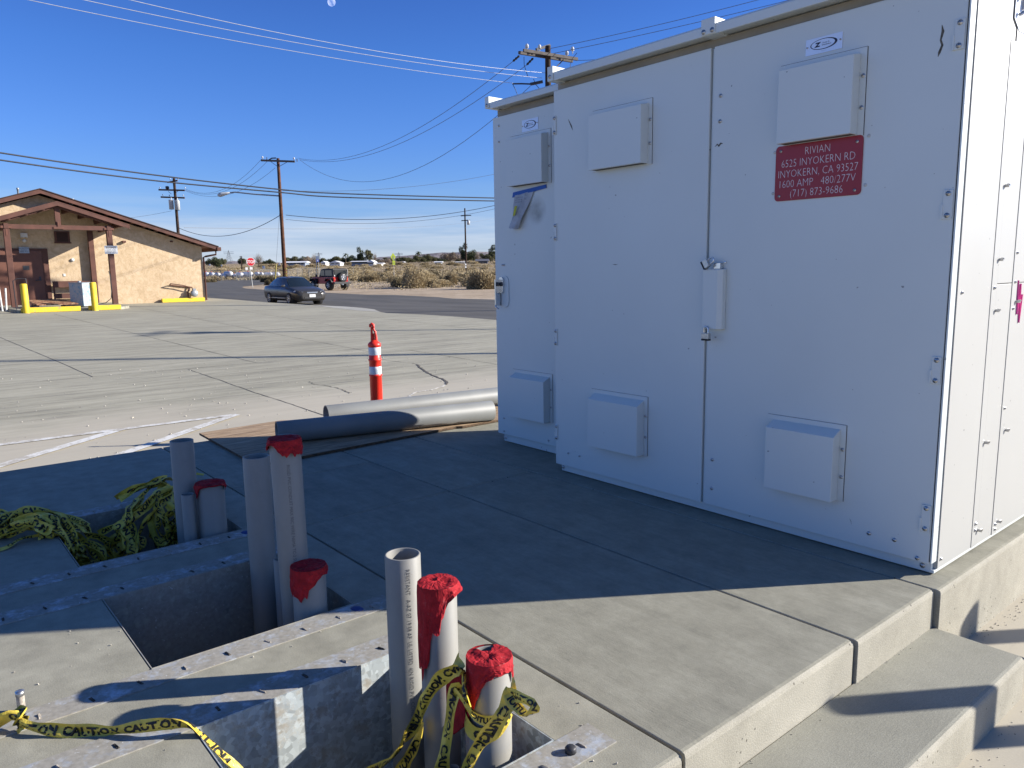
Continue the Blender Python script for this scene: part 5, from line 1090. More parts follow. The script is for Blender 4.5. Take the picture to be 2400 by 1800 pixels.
for q0, q1, sg, lab in (((700,371),(460,565),1.35,'upper thin wire sagging from the brown pole up to the pole above the cabinet'), ((702,374),(745,640),1.35,'second thin wire sagging from the brown pole towards the pole above the cabinet')):
    wire(lab, hpt(bA,*q0), hpt(bR,*z88(*q1)), sg, .011, 'greywire')
wire('lowest thin wire sagging from the brown pole to behind the cabinet top', hpt(bA,703,375), hpt(bR,*z88(820,1080)), 2.5, .011, 'greywire')
for (a, b_), lab in ((((1283,160),(420,505)),'upper slack wire falling from the brown pole to the transformer pole'), (((1345,190),(410,512)),'middle slack wire falling from the brown pole to the transformer pole'), (((1440,260),(412,522)),'lowest slack wire falling from the brown pole to the transformer pole')):
    wire(lab, hpt(bA,*z48(*a)), hpt(bB,*z48(*b_)), 1.15, .011, 'greywire')
wire('dark cable dipping from the brown pole to the transformer pole above the roof', hpt(bA,*z48(1500,800)), hpt(bB,*z48(315,938)), 1.15, .022)
wire('faint cable sloping right from the transformer pole over the desert', hpt(bB,*z48(400,945)), onD(1170, 300)*1.0+Vector((0,0,18)), 1.5, .02, 'greywire')
for a, b_, r, lab in (((1560,800),(1175,478),.022,'dark level cable running right from the brown pole behind the cabinet'), ((1560,850),(1175,486),.013,'thin level cable just below the dark one right of the brown pole')):
    A_ = hpt(bA,*z48(*a)); d = ray(*b_); B_ = CAM+d*(62/ Vector((d.x,d.y,0)).dot(DH)); wire(lab, A_, B_, .7, r)
A_ = hpt(bA,*z48(1520,520)); d = ray(1175,405); B_ = CAM+d*(62/ Vector((d.x,d.y,0)).dot(DH)); wire('thin wire rising right from the brown pole to the cabinet edge', A_, B_, .5, .012, 'greywire')
for q0, q1, lab in (((1230,300),(1755,0),'upper of the two thin wires rising over the cabinet roof'), ((1230,415),(1830,0),'lower of the two thin wires rising over the cabinet roof'), ((1800,545),(1480,122),'short thin wire leaving the right end of the crossarm')):
    A_ = hpt(bR,*z88(*q0)); d = ray(*q1); B_ = CAM+d*(30/Vector((d.x,d.y,0)).dot(DH)); v = B_-A_; wire(lab, A_, A_+v*1.4, .1, .010, 'greywire')
d = ray(100,515); P0 = CAM+d*(66/Vector((d.x,d.y,0)).dot(DH)); wire('thin wire entering from behind the roof to the transformer pole', hpt(bB,*z48(255,752)), P0, .4, .012, 'greywire')
# two thick cables strung across the view in front of the poles
def cable(pts, label, r=.03):
    full = []
    for px, py in pts: d = ray(px, py); D = 30+px/1155*14; full.append(CAM+d*(D/Vector((d.x,d.y,0)).dot(DH)))
    full = [full[0]*2-full[1]+Vector((0,0,.15))]+full+[full[-1]*2-full[-2]+Vector((0,0,.1))]; res = []
    P_ = [full[0]*2-full[1]]+full+[full[-1]*2-full[-2]]
    for i in range(1, len(P_)-2):
        a, b, c, d = P_[i-1:i+3]
        for k in range(14): t = k/14; res.append(.5*((2*b)+(c-a)*t+(2*a-5*b+4*c-d)*t*t+(3*b-a-3*c+d)*t**3))
    mb = MB(); mb.tube(res, r, 8); tag(build('overhead_cable', mb, M['wire']), label, 'cable')
cable([(0,375),(350,422),(653,450.6),(800,462.3),(1155,471)], 'lower of the two thick black cables crossing in front of the poles')
cable([(0,358),(350,408.6),(651,443.5),(800,453.7),(1155,464)], 'upper of the two thick black cables crossing in front of the poles')
# two more poles stand beyond the right edge of the picture; their long shadows cross the lot
def offpole(x, y, h, r, label, arms):
    z = zg(x, y); t = thing('utility_pole', label, 'utility pole', (x, y, z)); mb = MB(); mb.tube([(x,y,z),(x,y,z+h)], r, 14, rs=[r*1.2, r*.85]); build('pole', mb, M['poledark'], t)
    for k in range(arms):
        mb = MB(); mb.beam((x-.6*(1-.5*k),y+.45*(1-.5*k),z+h-.25-k*.4),(x+.6*(1-.5*k),y-.45*(1-.5*k),z+h-.25-k*.4),.07,.08); build('crossarm', mb, M['arm'], t)
    if arms > 1:
        for o_ in (0,): mb = MB(); mb.lathe([(0,-.32),(.20,-.3),(.20,.28),(0,.32)], 14, Matrix.Translation((x+o_*.45, y-o_*.65, z+h-.85))); build('transformer', mb, M['transf'], t)
offpole(-.6, 23.9, 13.6, .105, 'utility pole standing out of frame to the right, behind the cabinet', 0)
offpole(-5.85, 25.2, 10.6, .075, 'shorter utility pole with transformers standing out of frame to the right', 2)

# ------------------------------------------------------------------ dry brush
def brushmat(name, stops, var=.25):
    m, t, b = nodes(name); N = t.nodes; L = t.links; b.inputs['Roughness'].default_value = .9; b.inputs['Specular IOR Level'].default_value = .1
    g = N.new('ShaderNodeNewGeometry'); oi = N.new('ShaderNodeObjectInfo')
    n = noise(N, L, g.outputs['Position'], 1.1, 5, .7); r = math_(N, L, 'ADD', math_(N, L, 'MULTIPLY', n, .7), math_(N, L, 'MULTIPLY', g.outputs['Random Per Island'], .45))
    r = math_(N, L, 'ADD', r, math_(N, L, 'MULTIPLY', math_(N, L, 'SUBTRACT', oi.outputs['Random'], .5), var))
    L.new(ramp(N, L, r, stops), b.inputs['Base Color']); return m
M['brush'] = brushmat('dry_brush', [(.3, (.15,.112,.06)), (.5, (.33,.26,.15)), (.8, (.55,.45,.28))])
M['brushgreen'] = brushmat('olive_brush', [(.3, (.07,.06,.034)), (.55, (.18,.148,.085)), (.8, (.34,.28,.175))])
def brushmesh(seed, n, leaf=1.0):
    R_ = np.random.RandomState(seed); V = []; F = []
    lobes = [(R_.uniform(-.55,.55), R_.uniform(-.55,.55), R_.uniform(.35,.6), R_.uniform(.65,1.0)) for _ in range(7)]
    for i in range(n):
        lx, ly, lr, lh = lobes[R_.randint(7)]
        a = R_.uniform(0, 2*math.pi); el = math.asin(R_.uniform(.02, 1)); q = R_.uniform(.55, 1.05) if R_.rand() < .8 else R_.uniform(.1,.6)
        c = np.array([lx+lr*q*math.cos(el)*math.cos(a), ly+lr*q*math.cos(el)*math.sin(a), lh*q*math.sin(el)])
        d = np.array([math.cos(a)*math.cos(el), math.sin(a)*math.cos(el), math.sin(el)+.5])+R_.normal(0,.35,3); d /= np.linalg.norm(d)
        s = np.cross(d, R_.normal(0,1,3)); s /= np.linalg.norm(s)+1e-6; L_ = R_.uniform(.08,.20)*leaf; w_ = R_.uniform(.012,.03)*leaf
        o = len(V); V += [c-s*w_, c+s*w_, c+d*L_+s*w_*.3, c+d*L_*1.0-s*w_*.5]; F.append((o,o+1,o+2,o+3))
    V = np.array(V); V[:,2] = np.maximum(V[:,2], 0)
    return V, F
def rawmesh(name, V, F, mat, smooth=False):
    me = bpy.data.meshes.new(name); me.from_pydata([tuple(v) for v in V], [], F); me.materials.append(mat); me.update(); return me
BV = []
for k in range(5):
    V, F = brushmesh(k, 13000 if k < 3 else 4500, .55 if k < 3 else .8); BV.append(rawmesh('bush', V, F, M['brush'] if k not in (1,) else M['brushgreen']))
def bush(p, r, h, k, label, group=None, rz=0):
    o = bpy.data.objects.new('bush', BV[k]); C.objects.link(o); o.location = p; o.scale = (r, r, h); o.rotation_euler = (0,0,rz); return tag(o, label, 'bush', group)
big = [(1120,578,150,330,'largest pale dry bush at the verge, left of the cabinet'),(1960,588,175,330,'large dry bush nearest the cabinet edge'),(1330,560,110,370,'mid-sized dry bush between the two largest'),(1560,540,110,370,'dry bush behind the gap between the two largest'),(940,565,80,430,'darker low bush at the left foot of the largest bush'),(1420,575,60,500,'small low tuft in front of the dry bushes'),(2090,590,60,470,'small dark tuft beside the cabinet edge'),(1780,560,90,400,'shadowed dry bush left of the one nearest the cabinet'),(640,505,110,400,'dry bush right of the red off-road car'),(430,475,70,390,'dry tuft just right of the spare wheel'),(800,480,90,385,'rounded dry bush left of the largest bush')]
for i, (x, y, wd, tp, lab) in enumerate(big):
    p = at(*z74(x, y)); D = p.dot(DH); s_ = D/FPX/5.027; bush(p-Vector((0,0,.05)), wd*s_*1.25, (y-tp)*s_*.98, (0,2,0,2,1,2,0,2,0,2,0)[i], lab, rz=i*1.3)
for lab, q, wd, tp in (('dark dry bush on the traffic island left of the parked car', z46(1230,800), 60, 695), ('low scrub clump on the island behind the parked car', z46(1290,690), 60, 640)):
    p = at(*q); D = p.dot(DH); s_ = D/FPX/7.373; bush(p, wd*s_, (q[1]-(560+tp/7.373))*D/FPX, 1, lab)
rq = random.Random(11); cnt = 0
while cnt < 240:
    px = rq.uniform(480, 1175); D = 62*math.exp(rq.random()**1.15*1.75)
    if px < 760 and D < 92: continue
    if px < 930 and D < 82: continue
    if D < 67: continue
    p = onD(px, D); r = rq.uniform(.45, 1.1)*(1+D/260)
    bush(p-Vector((0,0,.05)), r, r*rq.uniform(.4,.75), rq.choice([0,1,2,1,2]) if D < 110 else rq.choice([3,4]), 'dry desert bush among the scattered scrub beyond the road', 'dry bushes scattered over the desert flat', rq.uniform(0,6.28)); cnt += 1
# far scrub that reads as one mass
def scrubfield(seed, n, D0_, D1_, leaf):
    R_ = np.random.RandomState(seed); V = []; F = []
    for i in range(n):
        D = D0_*math.exp(R_.rand()*math.log(D1_/D0_)); px = R_.uniform(200, 1260)
        if (px < 780 and D < 104): continue
        p = onD(px, D); r = R_.uniform(.5,1.6)
        for j in range(20):
            c = np.array([p.x+R_.normal(0,r*.6), p.y+R_.normal(0,r*.6), p.z+R_.uniform(0,.35)*r]); d = R_.normal(0,1,3); d[2] = abs(d[2]); d /= np.linalg.norm(d); s = np.cross(d, R_.normal(0,1,3)); s /= np.linalg.norm(s)
            o = len(V); L_ = R_.uniform(.12,.32)*leaf; w_ = .05*leaf; V += [c-s*w_, c+s*w_, c+d*L_+s*w_*.5, c+d*L_-s*w_*.5]; F.append((o,o+1,o+2,o+3))
    return V, F
V, F = scrubfield(3, 4200, 95, 420, .8); o = bpy.data.objects.new('desert_scrub', rawmesh('desert_scrub', V, F, M['brush'])); C.objects.link(o); tag(o, 'dry scrub covering the far desert flat', 'scrub', None, 'stuff')
V, F = scrubfield(5, 500, 60, 96, .45); o = bpy.data.objects.new('dry_grass', rawmesh('dry_grass', V, F, M['brush'])); C.objects.link(o); tag(o, 'sparse dry tufts on the sandy verge', 'grass', None, 'stuff')

# ------------------------------------------------------------------ trees, houses, hills, towers
M['pine'] = brushmat('dark_evergreen', [(.3, (.022,.03,.016)), (.55, (.05,.06,.03)), (.8, (.10,.11,.055))]); M['olive'] = brushmat('olive_leaves', [(.3, (.045,.05,.025)), (.55, (.09,.09,.045)), (.8, (.16,.15,.08))])
M['barebr'] = brushmat('bare_twigs', [(.3, (.13,.10,.075)), (.6, (.26,.205,.15)), (.8, (.36,.29,.22))]); M['trunk'] = flat('tree_bark', (.10,.075,.055), .9)
def crown(seed, kind):
    R_ = np.random.RandomState(seed); V = []; F = []
    if kind == 'bare':
        for i in range(700):
            a = R_.uniform(0,6.28); e = R_.uniform(.35,1.4); q0 = R_.uniform(.15,.7); d = np.array([math.cos(a)*math.cos(e), math.sin(a)*math.cos(e), math.sin(e)]); c = np.array([0,0,.15])+d*q0*np.array([.9,.9,.9]); d = d+R_.normal(0,.25,3); s = np.cross(d,R_.normal(0,1,3)); s /= np.linalg.norm(s); L_ = R_.uniform(.1,.28); w_ = .006
            o = len(V); V += [c-s*w_, c+s*w_, c+d*L_+s*w_*.3, c+d*L_-s*w_*.3]; F.append((o,o+1,o+2,o+3))
        return V, F
    nl = 11; lob = []
    for i in range(nl):
        if kind == 'tall': lob.append((R_.uniform(-.35,.35), R_.uniform(-.35,.35), R_.uniform(.28,.88), R_.uniform(.14,.28)))
        else: lob.append((R_.uniform(-.6,.6), R_.uniform(-.6,.6), R_.uniform(.3,.74), R_.uniform(.2,.34)))
    n = 5200 if kind != 'palm' else 0
    for i in range(n):
        lx, ly, lz, lr = lob[R_.randint(nl)]; d = R_.normal(0,1,3); d /= np.linalg.norm(d); c = np.array([lx,ly,lz])+d*lr*R_.uniform(.6,1.1)*np.array([1.25,1.25,.75])
        e = R_.normal(0,1,3); e /= np.linalg.norm(e); s = np.cross(e,d+R_.normal(0,.3,3)); s /= np.linalg.norm(s)+1e-6; L_ = R_.uniform(.02,.055); o = len(V); V += [c-s*L_*.5, c+s*L_*.5, c+e*L_+s*L_*.3, c+e*L_-s*L_*.3]; F.append((o,o+1,o+2,o+3))
    if kind == 'palm':
        for k in range(26):
            a = k*2.4; e = R_.uniform(-.5,1.1); prev = None
            for j in range(6):
                q = j/5; p = np.array([math.cos(a)*math.cos(e)*q*.34, math.sin(a)*math.cos(e)*q*.34, .78+math.sin(e)*q*.3-.22*q*q])
                if prev is not None:
                    s = np.array([-math.sin(a), math.cos(a), 0])*.035*(1-abs(q-.5)); o = len(V); V += [prev-s,prev+s,p+s,p-s]; F.append((o,o+1,o+2,o+3))
                prev = p
    V = np.array(V); V[:,2] = np.maximum(V[:,2], .02); return V, F
TR = {}
for nm, kind, mt, sd_ in (('round1','round','pine',1),('round2','round','olive',2),('tall1','tall','pine',3),('tall2','tall','olive',4),('bare','bare','barebr',5),('palm','palm','pine',6),('brown','round','barebr',7)):
    V, F = crown(sd_, kind); TR[nm] = rawmesh('crown', V, F, M[mt])
def trunkmesh(seed, bare=False):
    rr_ = random.Random(seed); mb = MB(); mb.tube([(0,0,-.02),(.01,.01,.25),(.0,.02,.5)], .03, 7, rs=[.04,.028,.02])
    for k in range(7 if not bare else 16):
        a = rr_.uniform(0,6.28); z = rr_.uniform(.12,.42); q = rr_.uniform(.25,.5); mb.tube([(0,0,z),(math.cos(a)*q*.5,math.sin(a)*q*.5,z+q*.5),(math.cos(a)*q,math.sin(a)*q,z+q*.95)], .01, 5, rs=[.014,.008,.003])
    me = bpy.data.meshes.new('trunk'); me.from_pydata(mb.v, [], mb.f); me.materials.append(M['trunk']); return me
TK = [trunkmesh(1), trunkmesh(2), trunkmesh(3, True)]
palmtk = MB(); palmtk.tube([(0,0,-.02),(.01,0,.4),(0,0,.8)], .02, 7, rs=[.028,.02,.02]); me_p = bpy.data.meshes.new('trunk'); me_p.from_pydata(palmtk.v, [], palmtk.f); me_p.materials.append(M['trunk'])
def tree(px, wpx, top, kind, D, label, base=617.5, group=None):
    p = onD(px, D); ptop = (ray(px, top)); hz = CAM.z+ptop.z*(D/Vector((ptop.x,ptop.y,0)).dot(DH))-p.z; wd = wpx*D/FPX
    t = thing('tree', label, 'tree', p, rz=px*.7, group=group); H_ = max(hz, 1.5)*1.12
    for nm, me in (('crown', TR[kind]), ('trunk', me_p if kind == 'palm' else TK[2 if kind == 'bare' else int(px) % 2])):
        o = bpy.data.objects.new(nm, me); C.objects.link(o); o.parent = t
        o.scale = (wd*.62, wd*.62, H_) if kind != 'palm' else (H_, H_, H_)
    return t
TL = [(502.5,24,598,'round1',300,'dark rounded evergreen standing alone just right of the stucco building'),(608,22,597,'bare',300,'pale leafless tree just right of the stop sign'),(622,12,608,'round1',380,'small dark tree between the bare tree and the brown pole'),(636,14,606.5,'round1',380,'small dark tree just left of the brown pole'),(683,24,600,'round2',380,'low dark tree just right of the brown pole'),(701,26,598,'round1',385,'wide dark tree above the long white roof'),(722,20,600,'brown',360,'brown leafless tree right of the wide dark one'),(738,16,596,'bare',350,'tall bare tree above the blue parking sign'),(754,18,604,'round2',380,'low olive tree left of the small white gabled house'),(769,16,603,'round1',395,'small dark tree above the off-road car'),(784,24,599.5,'round2',390,'olive tree above the spare wheel'),(800,16,603,'round1',400,'small dark tree left of the palm'),(812,14,592.5,'palm',380,'slender palm rising above the tree line'),(830,22,594.5,'round1',400,'dark rounded tree right of the palm'),(848,20,584.5,'tall1',400,'tallest dark tree behind the long white house'),(866,20,589.5,'tall2',400,'tall open tree over the right end of the white house'),(880,12,594,'bare',390,'bare tree right of the long white house'),(903,24,606,'brown',360,'low brown leafless shrub tree left of the yellow sign'),(958,24,602,'round2',380,'low olive tree right of the yellow sign'),(982,18,588,'palm',390,'bushy palm among the olive trees'),(985,22,598,'round2',385,'olive tree under the bushy palm'),(999,20,592,'round1',410,'dark tree between the palm and the far pole'),(1012,20,597,'round2',400,'olive tree left of the far low houses'),(1030,18,601,'round1',420,'low dark tree above the far low houses'),(1057,28,590,'brown',380,'large brown half-bare tree left of the far pole'),(1085,22,576,'tall1',390,'tall dark tree just left of the far pole'),(1107,26,581,'round1',390,'broad dark tree just right of the far pole'),(1120,14,592,'bare',385,'thin bare tree beside the broad dark one'),(1136,18,592.5,'round2',400,'rounded olive tree near the cabinet edge'),(1155,26,579.5,'tall1',380,'dark tree cut off by the cabinet edge'),(1150,16,594,'round2',370,'low olive tree at the foot of the one by the cabinet')]
for px, wd, tp, kd, D, lab in TL: tree(px, wd*1.45, tp, kd, D, lab)
rq = random.Random(4)
for k in range(64):
    px = rq.uniform(672, 1175) if k > 5 else rq.uniform(490, 640); tree(px, rq.uniform(14,30), rq.uniform(601,609), rq.choice(['round1','round2','round2','brown']), rq.uniform(430,520), 'low tree in the dense row behind the houses', group='low trees along the horizon')
M['whitewall'] = flat('white_siding', (.62,.62,.60), .7, var=.05); M['bluegrey'] = flat('bluegrey_siding', (.22,.26,.32), .7); M['roofw'] = flat('white_roof', (.72,.72,.72), .6, var=.04); M['roofd'] = flat('dark_roof', (.10,.10,.12), .8); M['win'] = flat('window_glass', (.03,.035,.045), .15)
def house(px0, px1, y0, y1, D, label, wallm, roofm, roofh=.35, nwin=4, gable=False):
    a = onD(px0, D); b_ = onD(px1, D); d = (b_-a); d.z = 0; W_ = d.length; m = D/FPX; h = (y1-y0)*m; zb_ = CAM.z+(ray((px0+px1)/2, y1).z)/Vector((ray(px0,y1).x,ray(px0,y1).y,0)).dot(DH)*D
    ang = math.atan2(d.y, d.x); t = thing('house', label, 'house', (a.x, a.y, zb_), ang)
    mb = MB(); mb.box((0,0,-1.5),(W_,7,h*(1-roofh))); build('wall', mb, wallm, t, world=False)
    mb = MB(); hw = h*(1-roofh)
    if gable: mb.prism([(-.4,hw),(W_+.4,hw),(W_/2,h+.2)], 'y', -.5, 7.5)
    else: mb.prism([(-.6,hw+.001),(3.5,h),(7.6,hw+.001)], 'x', -.6, W_+.6)
    build('roof', mb, roofm, t, world=False)
    for k in range(nwin):
        x = W_*(k+.7)/(nwin+.4); mb = MB(); mb.box((x-.6,-.06,hw*.45),(x+.6,-.001,hw*.82)); build('window', mb, M['win'], t, world=False)
    return t
house(660, 716, 612.5, 621.5, 330, 'long low house with a white roof right of the brown pole', M['bluegrey'], M['roofw'], .35, 6)
house(754, 764, 613, 619, 340, 'small white-roofed shed left of the white gabled house', M['whitewall'], M['roofw'], .5, 1, True)
house(774, 798, 612.5, 619.5, 320, 'white gabled house above the off-road car', M['whitewall'], M['roofw'], .5, 2, True)
house(825, 862, 611.5, 620.5, 300, 'long blue-grey mobile home with a white roof', M['bluegrey'], M['roofw'], .22, 5)
house(864, 877, 610.5, 621, 298, 'small white house at the right end of the mobile home', M['whitewall'], M['roofw'], .45, 2, True)
house(883, 894, 616, 622, 290, 'small white trailer right of the mobile home', M['whitewall'], M['roofw'], .3, 1)
house(1020, 1034, 612.5, 618, 330, 'low tan-roofed shed among the trees left of the far pole', M['bluegrey'], M['roofw'], .4, 2)
house(1117, 1143, 607, 618, 330, 'dark blue-grey house near the cabinet edge', flat('navy_siding', (.05,.06,.10), .7), M['roofd'], .45, 3)
house(1066, 1090, 613, 617.5, 335, 'low white wall-like building at the foot of the far pole', M['whitewall'], M['roofw'], .3, 1)
house(936, 944, 613, 618, 330, 'small dark shed right of the yellow sign', M['roofd'], M['roofw'], .3, 0)
# hills
def hills(name, prof, D, mat, base=0, back=500):
    R_ = np.random.RandomState(9); mb = MB(); pts = []; n = 160; x0, x1 = prof[0][0], prof[-1][0]; prevw = 0
    rows = [[], [], [], []]
    for i in range(n+1):
        px = x0+(x1-x0)*i/n; y = np.interp(px, [p[0] for p in prof], [p[1] for p in prof])
        d = ray(px, y); u = d/Vector((d.x,d.y,0)).dot(DH); topz = CAM.z+u.z*D; g0 = Vector((u.x,u.y,0))
        prevw = prevw*.7+R_.normal(0,1)*.3
        for k, (dd, f) in enumerate(((-.16,0),(-.07,.45+.1*prevw),(0,1+.03*prevw),(.12,.2))):
            Dk = D*(1+dd)*(1+.01*prevw*(k in (1,2))); p = g0*Dk; zb_ = zg(p.x,p.y)-3; zt_ = zb_+(topz-zb_)*f if k else zb_; rows[k].append((p.x,p.y,zt_))
    vs = [v for r in rows for v in r]; m_ = n+1; mb.add(vs, [(k*m_+i,k*m_+i+1,(k+1)*m_+i+1,(k+1)*m_+i) for k in range(3) for i in range(n)], True); return struct(name, mb, mat)
def hillmat():
    m, t, b = nodes('desert_hill'); N = t.nodes; L = t.links; g = N.new('ShaderNodeNewGeometry').outputs['Position']; b.inputs['Roughness'].default_value = 1; b.inputs['Specular IOR Level'].default_value = 0
    n = noise(N, L, g, .006, 8, .65); L.new(ramp(N, L, n, [(.35, (.15,.14,.155)), (.65, (.30,.265,.26))]), b.inputs['Base Color'])
    bp = N.new('ShaderNodeBump'); bp.inputs['Distance'].default_value = 60; bp.inputs['Strength'].default_value = 1; L.new(noise(N, L, g, .004, 8, .6), bp.inputs['Height']); L.new(bp.outputs[0], b.inputs['Normal']); return m
M['hill'] = hillmat()
hills('hills', [(-600,618),(100,614),(460,614.5),(495,611.5),(520,615),(545,611),(560,614),(590,616),(640,615),(780,616),(860,613),(880,603),(905,601.5),(935,600),(960,598.5),(985,596),(1010,594),(1035,591.5),(1060,592),(1080,591),(1110,589.5),(1150,590.5),(1200,592),(1400,588),(1900,600),(2800,612)], 5200, M['hill'])
# lattice towers
def tower(px, top, D, label, w_=7):
    p = onD(px, D); u = ray(px, top); u = u/Vector((u.x,u.y,0)).dot(DH); h = CAM.z+u.z*D-p.z; t = thing('transmission_tower', label, 'pylon', p); mb = MB(); r = D/FPX*.32
    for sx, sy in ((-1,-1),(1,-1),(1,1),(-1,1)): mb.tube([(p.x+sx*w_/2,p.y+sy*w_/2,p.z),(p.x+sx*w_*.12,p.y+sy*w_*.12,p.z+h*.7),(p.x,p.y,p.z+h)], r, 4)
    for k in range(6):
        f0, f1 = k/6*.7, (k+1)/6*.7; w0, w1 = w_/2*(1-.76*f0/.7), w_/2*(1-.76*f1/.7)
        mb.tube([p+LH*w0+Vector((0,0,h*f0)), p-LH*w1+Vector((0,0,h*f1))], r*.7, 4); mb.tube([p-LH*w0+Vector((0,0,h*f0)), p+LH*w1+Vector((0,0,h*f1))], r*.7, 4)
    build('lattice', mb, M['greywire'], t)
    for f in (.74,.86): mb = MB(); mb.beam(p+LH*w_*.75+Vector((0,0,h*f)), p-LH*w_*.75+Vector((0,0,h*f)), r*2, r*2); build('crossarm', mb, M['greywire'], t)
tower(539, 586, 900, 'lattice pylon on the horizon between the building and the stop sign', 8); tower(936, 591, 1100, 'faint lattice pylon on the horizon right of the yellow sign', 8); tower(749, 591, 1100, 'faint lattice pylon right of the parking sign', 7)
tD, bD_, pD_ = pole('small distant pole with crossarms left of the stop sign', 565, 600, 240, .16, M['poledark']); arm(tD, bD_, (561.5,602), (568.5,602.5), .16, 'poledark'); arm(tD, bD_, (562.5,605), (568,605.5), .16, 'poledark')
# moon
def moonmat():
    m, t, b = nodes('moon_rock'); N = t.nodes; L = t.links; N.remove(b); o = N['Material Output']; d = N.new('ShaderNodeBsdfDiffuse'); tr_ = N.new('ShaderNodeBsdfTransparent'); a = N.new('ShaderNodeAddShader')
    g = N.new('ShaderNodeTexCoord').outputs['Object']; L.new(ramp(N, L, noise(N, L, g, .03, 5), [(.3, (.10,.10,.10)), (.7, (.24,.24,.23))]), d.inputs[0]); L.new(d.outputs[0], a.inputs[0]); L.new(tr_.outputs[0], a.inputs[1]); L.new(a.outputs[0], o.inputs[0]); return m
u = ray(777, 5); pm = CAM+u*12000; mb = MB(); R_ = 12000/FPX*9.5*u.length*.5*1.7; mb.lathe([(R_*math.sin(math.pi*k/16), -R_*math.cos(math.pi*k/16)) for k in range(17)], 28, Matrix.Translation((0,0,0)))
o = build('moon', mb, moonmat()); o.location = pm; tag(o, 'pale half moon near the top edge of the sky', 'moon')

# ------------------------------------------------------------------ fence, tanks, signs
M['chain'] = flat('galvanised_post', (.22,.22,.21), .6, .3)
def chainmat():
    m, t, b = nodes('chain_link'); b.inputs['Base Color'].default_value = (.30,.29,.27,1); b.inputs['Alpha'].default_value = .16; b.inputs['Roughness'].default_value = .7; return m
M['mesh'] = chainmat()
fe = [(150,640,105),(365,641,104),(425,641,104),(685,640,104),(910,639,105),(1130,638,106),(1270,637,107),(1440,636,108),(1590,636,108),(1750,636,109),(1835,635,110),(1945,635,110),(2080,635,111),(2230,634,112)]
ftop = []; t = None
for i, (zx, yb, D) in enumerate(fe):
    px = 460+zx/7.373; p = onD(px, D)
    if t is None: t = thing('chain_link_fence', 'long chain-link fence round the tank yard beyond the side road', 'fence', p)
    h = (641-617.5)*D/FPX; mb = MB(); mb.tube([p, p+Vector((0,0,h))], .035, 6); build('post', mb, M['chain'], t); ftop.append((p, h))
for px in (795, 812, 838, 760):
    p = onD(px-10, 113); mb = MB(); mb.tube([p, p+Vector((0,0,1.5))], .035, 6); build('post', mb, M['chain'], t)
mb = MB(); mb.tube([p+Vector((0,0,h)) for p, h in ftop], .025, 6); build('top_rail', mb, M['chain'], t)
mb = MB(); vs = [tuple(p) for p, h in ftop]+[tuple(p+Vector((0,0,h-.02))) for p, h in ftop]; n = len(ftop); mb.add(vs, [(i,i+1,i+1+n,i+n) for i in range(n-1)]); build('chain_mesh', mb, M['mesh'], t)
for zx, zy, w_ in ((232,447,26),(438,460,24),(1437,438,30),(1868,458,28),(1165,490,44)):
    q0 = onD(460+zx/7.373, 103.4); m_ = 103.4/FPX/7.373; zc_ = hpt(q0, 460+zx/7.373, 560+zy/7.373); mb = MB(); mb.box((-.015,-w_*m_/2,-w_*m_*.55),(.015,w_*m_/2,w_*m_*.55), Matrix.Translation(zc_) @ Matrix.Rotation(math.atan2(DH.y,DH.x),4,'Z')); build('warning_plate', mb, M['signw'], t)
M['tank'] = flat('white_tank', (.62,.63,.65), .4, var=.08, scale=2); M['redcap'] = flat('red_valve_cap', (.35,.03,.03), .6)
TK_ = [(205,640,70,115,'white propane tank end showing nearest the stucco building'),(300,640,66,110,'second white propane tank from the building'),(400,640,60,110,'third propane tank, half sunk in brush'),(495,660,64,150,'propane tank whose white end faces forward beside the left fence posts'),(610,630,74,150,'larger propane tank with grey flank left of the stop sign'),(690,650,50,90,'small propane tank behind the thicker fence post'),(795,650,74,130,'propane tank with white domed end left of the stop sign post'),(965,640,74,200,'long grey-flanked propane tank behind the stop sign post'),(1085,618,50,80,'short rusty-capped tank right of the stop sign'),(1150,620,46,70,'small tank half hidden in dry brush'),(1300,620,46,150,'low dark tank with a rusty cap before the brown pole'),(1432,640,66,180,'propane tank with a round white end left of the brown pole')]
for zx, zy, w_, ln, lab in TK_:
    D = 112; px, py = 460+zx/7.373, 560+zy/7.373; m_ = D/FPX/7.373; r = w_*m_/2*1.25; c_ = hpt(onD(px, D), px, py-w_/7.373*.35); L_ = max(1.1, ln*m_*1.6)
    ax = (-LH*.72+DH*.69).normalized()    # runs back and to the left
    t = thing('propane_tank', lab, 'tank', (c_.x, c_.y, c_.z-r), group='propane tanks lying in the fenced yard')
    prof = [(0,0),(r*.5,.04),(r*.85,.16),(r,.36),(r,L_-.3),(r*.85,L_-.1),(0,L_)]; m__ = Matrix.Translation(c_) @ ax.to_track_quat('Z','Y').to_matrix().to_4x4(); mb = MB(); mb.lathe(prof, 20, m__); build('shell', mb, M['tank'], t)
    mb = MB(); mb.lathe([(r*.28,0),(r*.28,r*.35),(0,r*.42)], 10, Matrix.Translation(c_+ax*L_*.45+Vector((0,0,r*.95)))); build('dome_cap', mb, M['redcap'], t)
    for f in (.25,.75): mb = MB(); q = c_+ax*L_*f; mb.cbox((q.x,q.y,q.z-r*1.1),(.25,.25,r*.5)); build('foot', mb, M['chain'], t)
M['stopred'] = flat('stop_red', (.60,.012,.02), .4, var=.03); M['postgrey'] = flat('sign_post', (.42,.42,.40), .5, .5); M['limeY'] = flat('fluorescent_yellow', (.34,.42,.02), .5, var=.03)
def facing(p, yawoff=0): return Matrix.Translation(p) @ Matrix.Rotation(math.atan2(-DH.y,-DH.x)+rad(90)+yawoff, 4, 'Z')   # local x right, -y... faces camera with -y
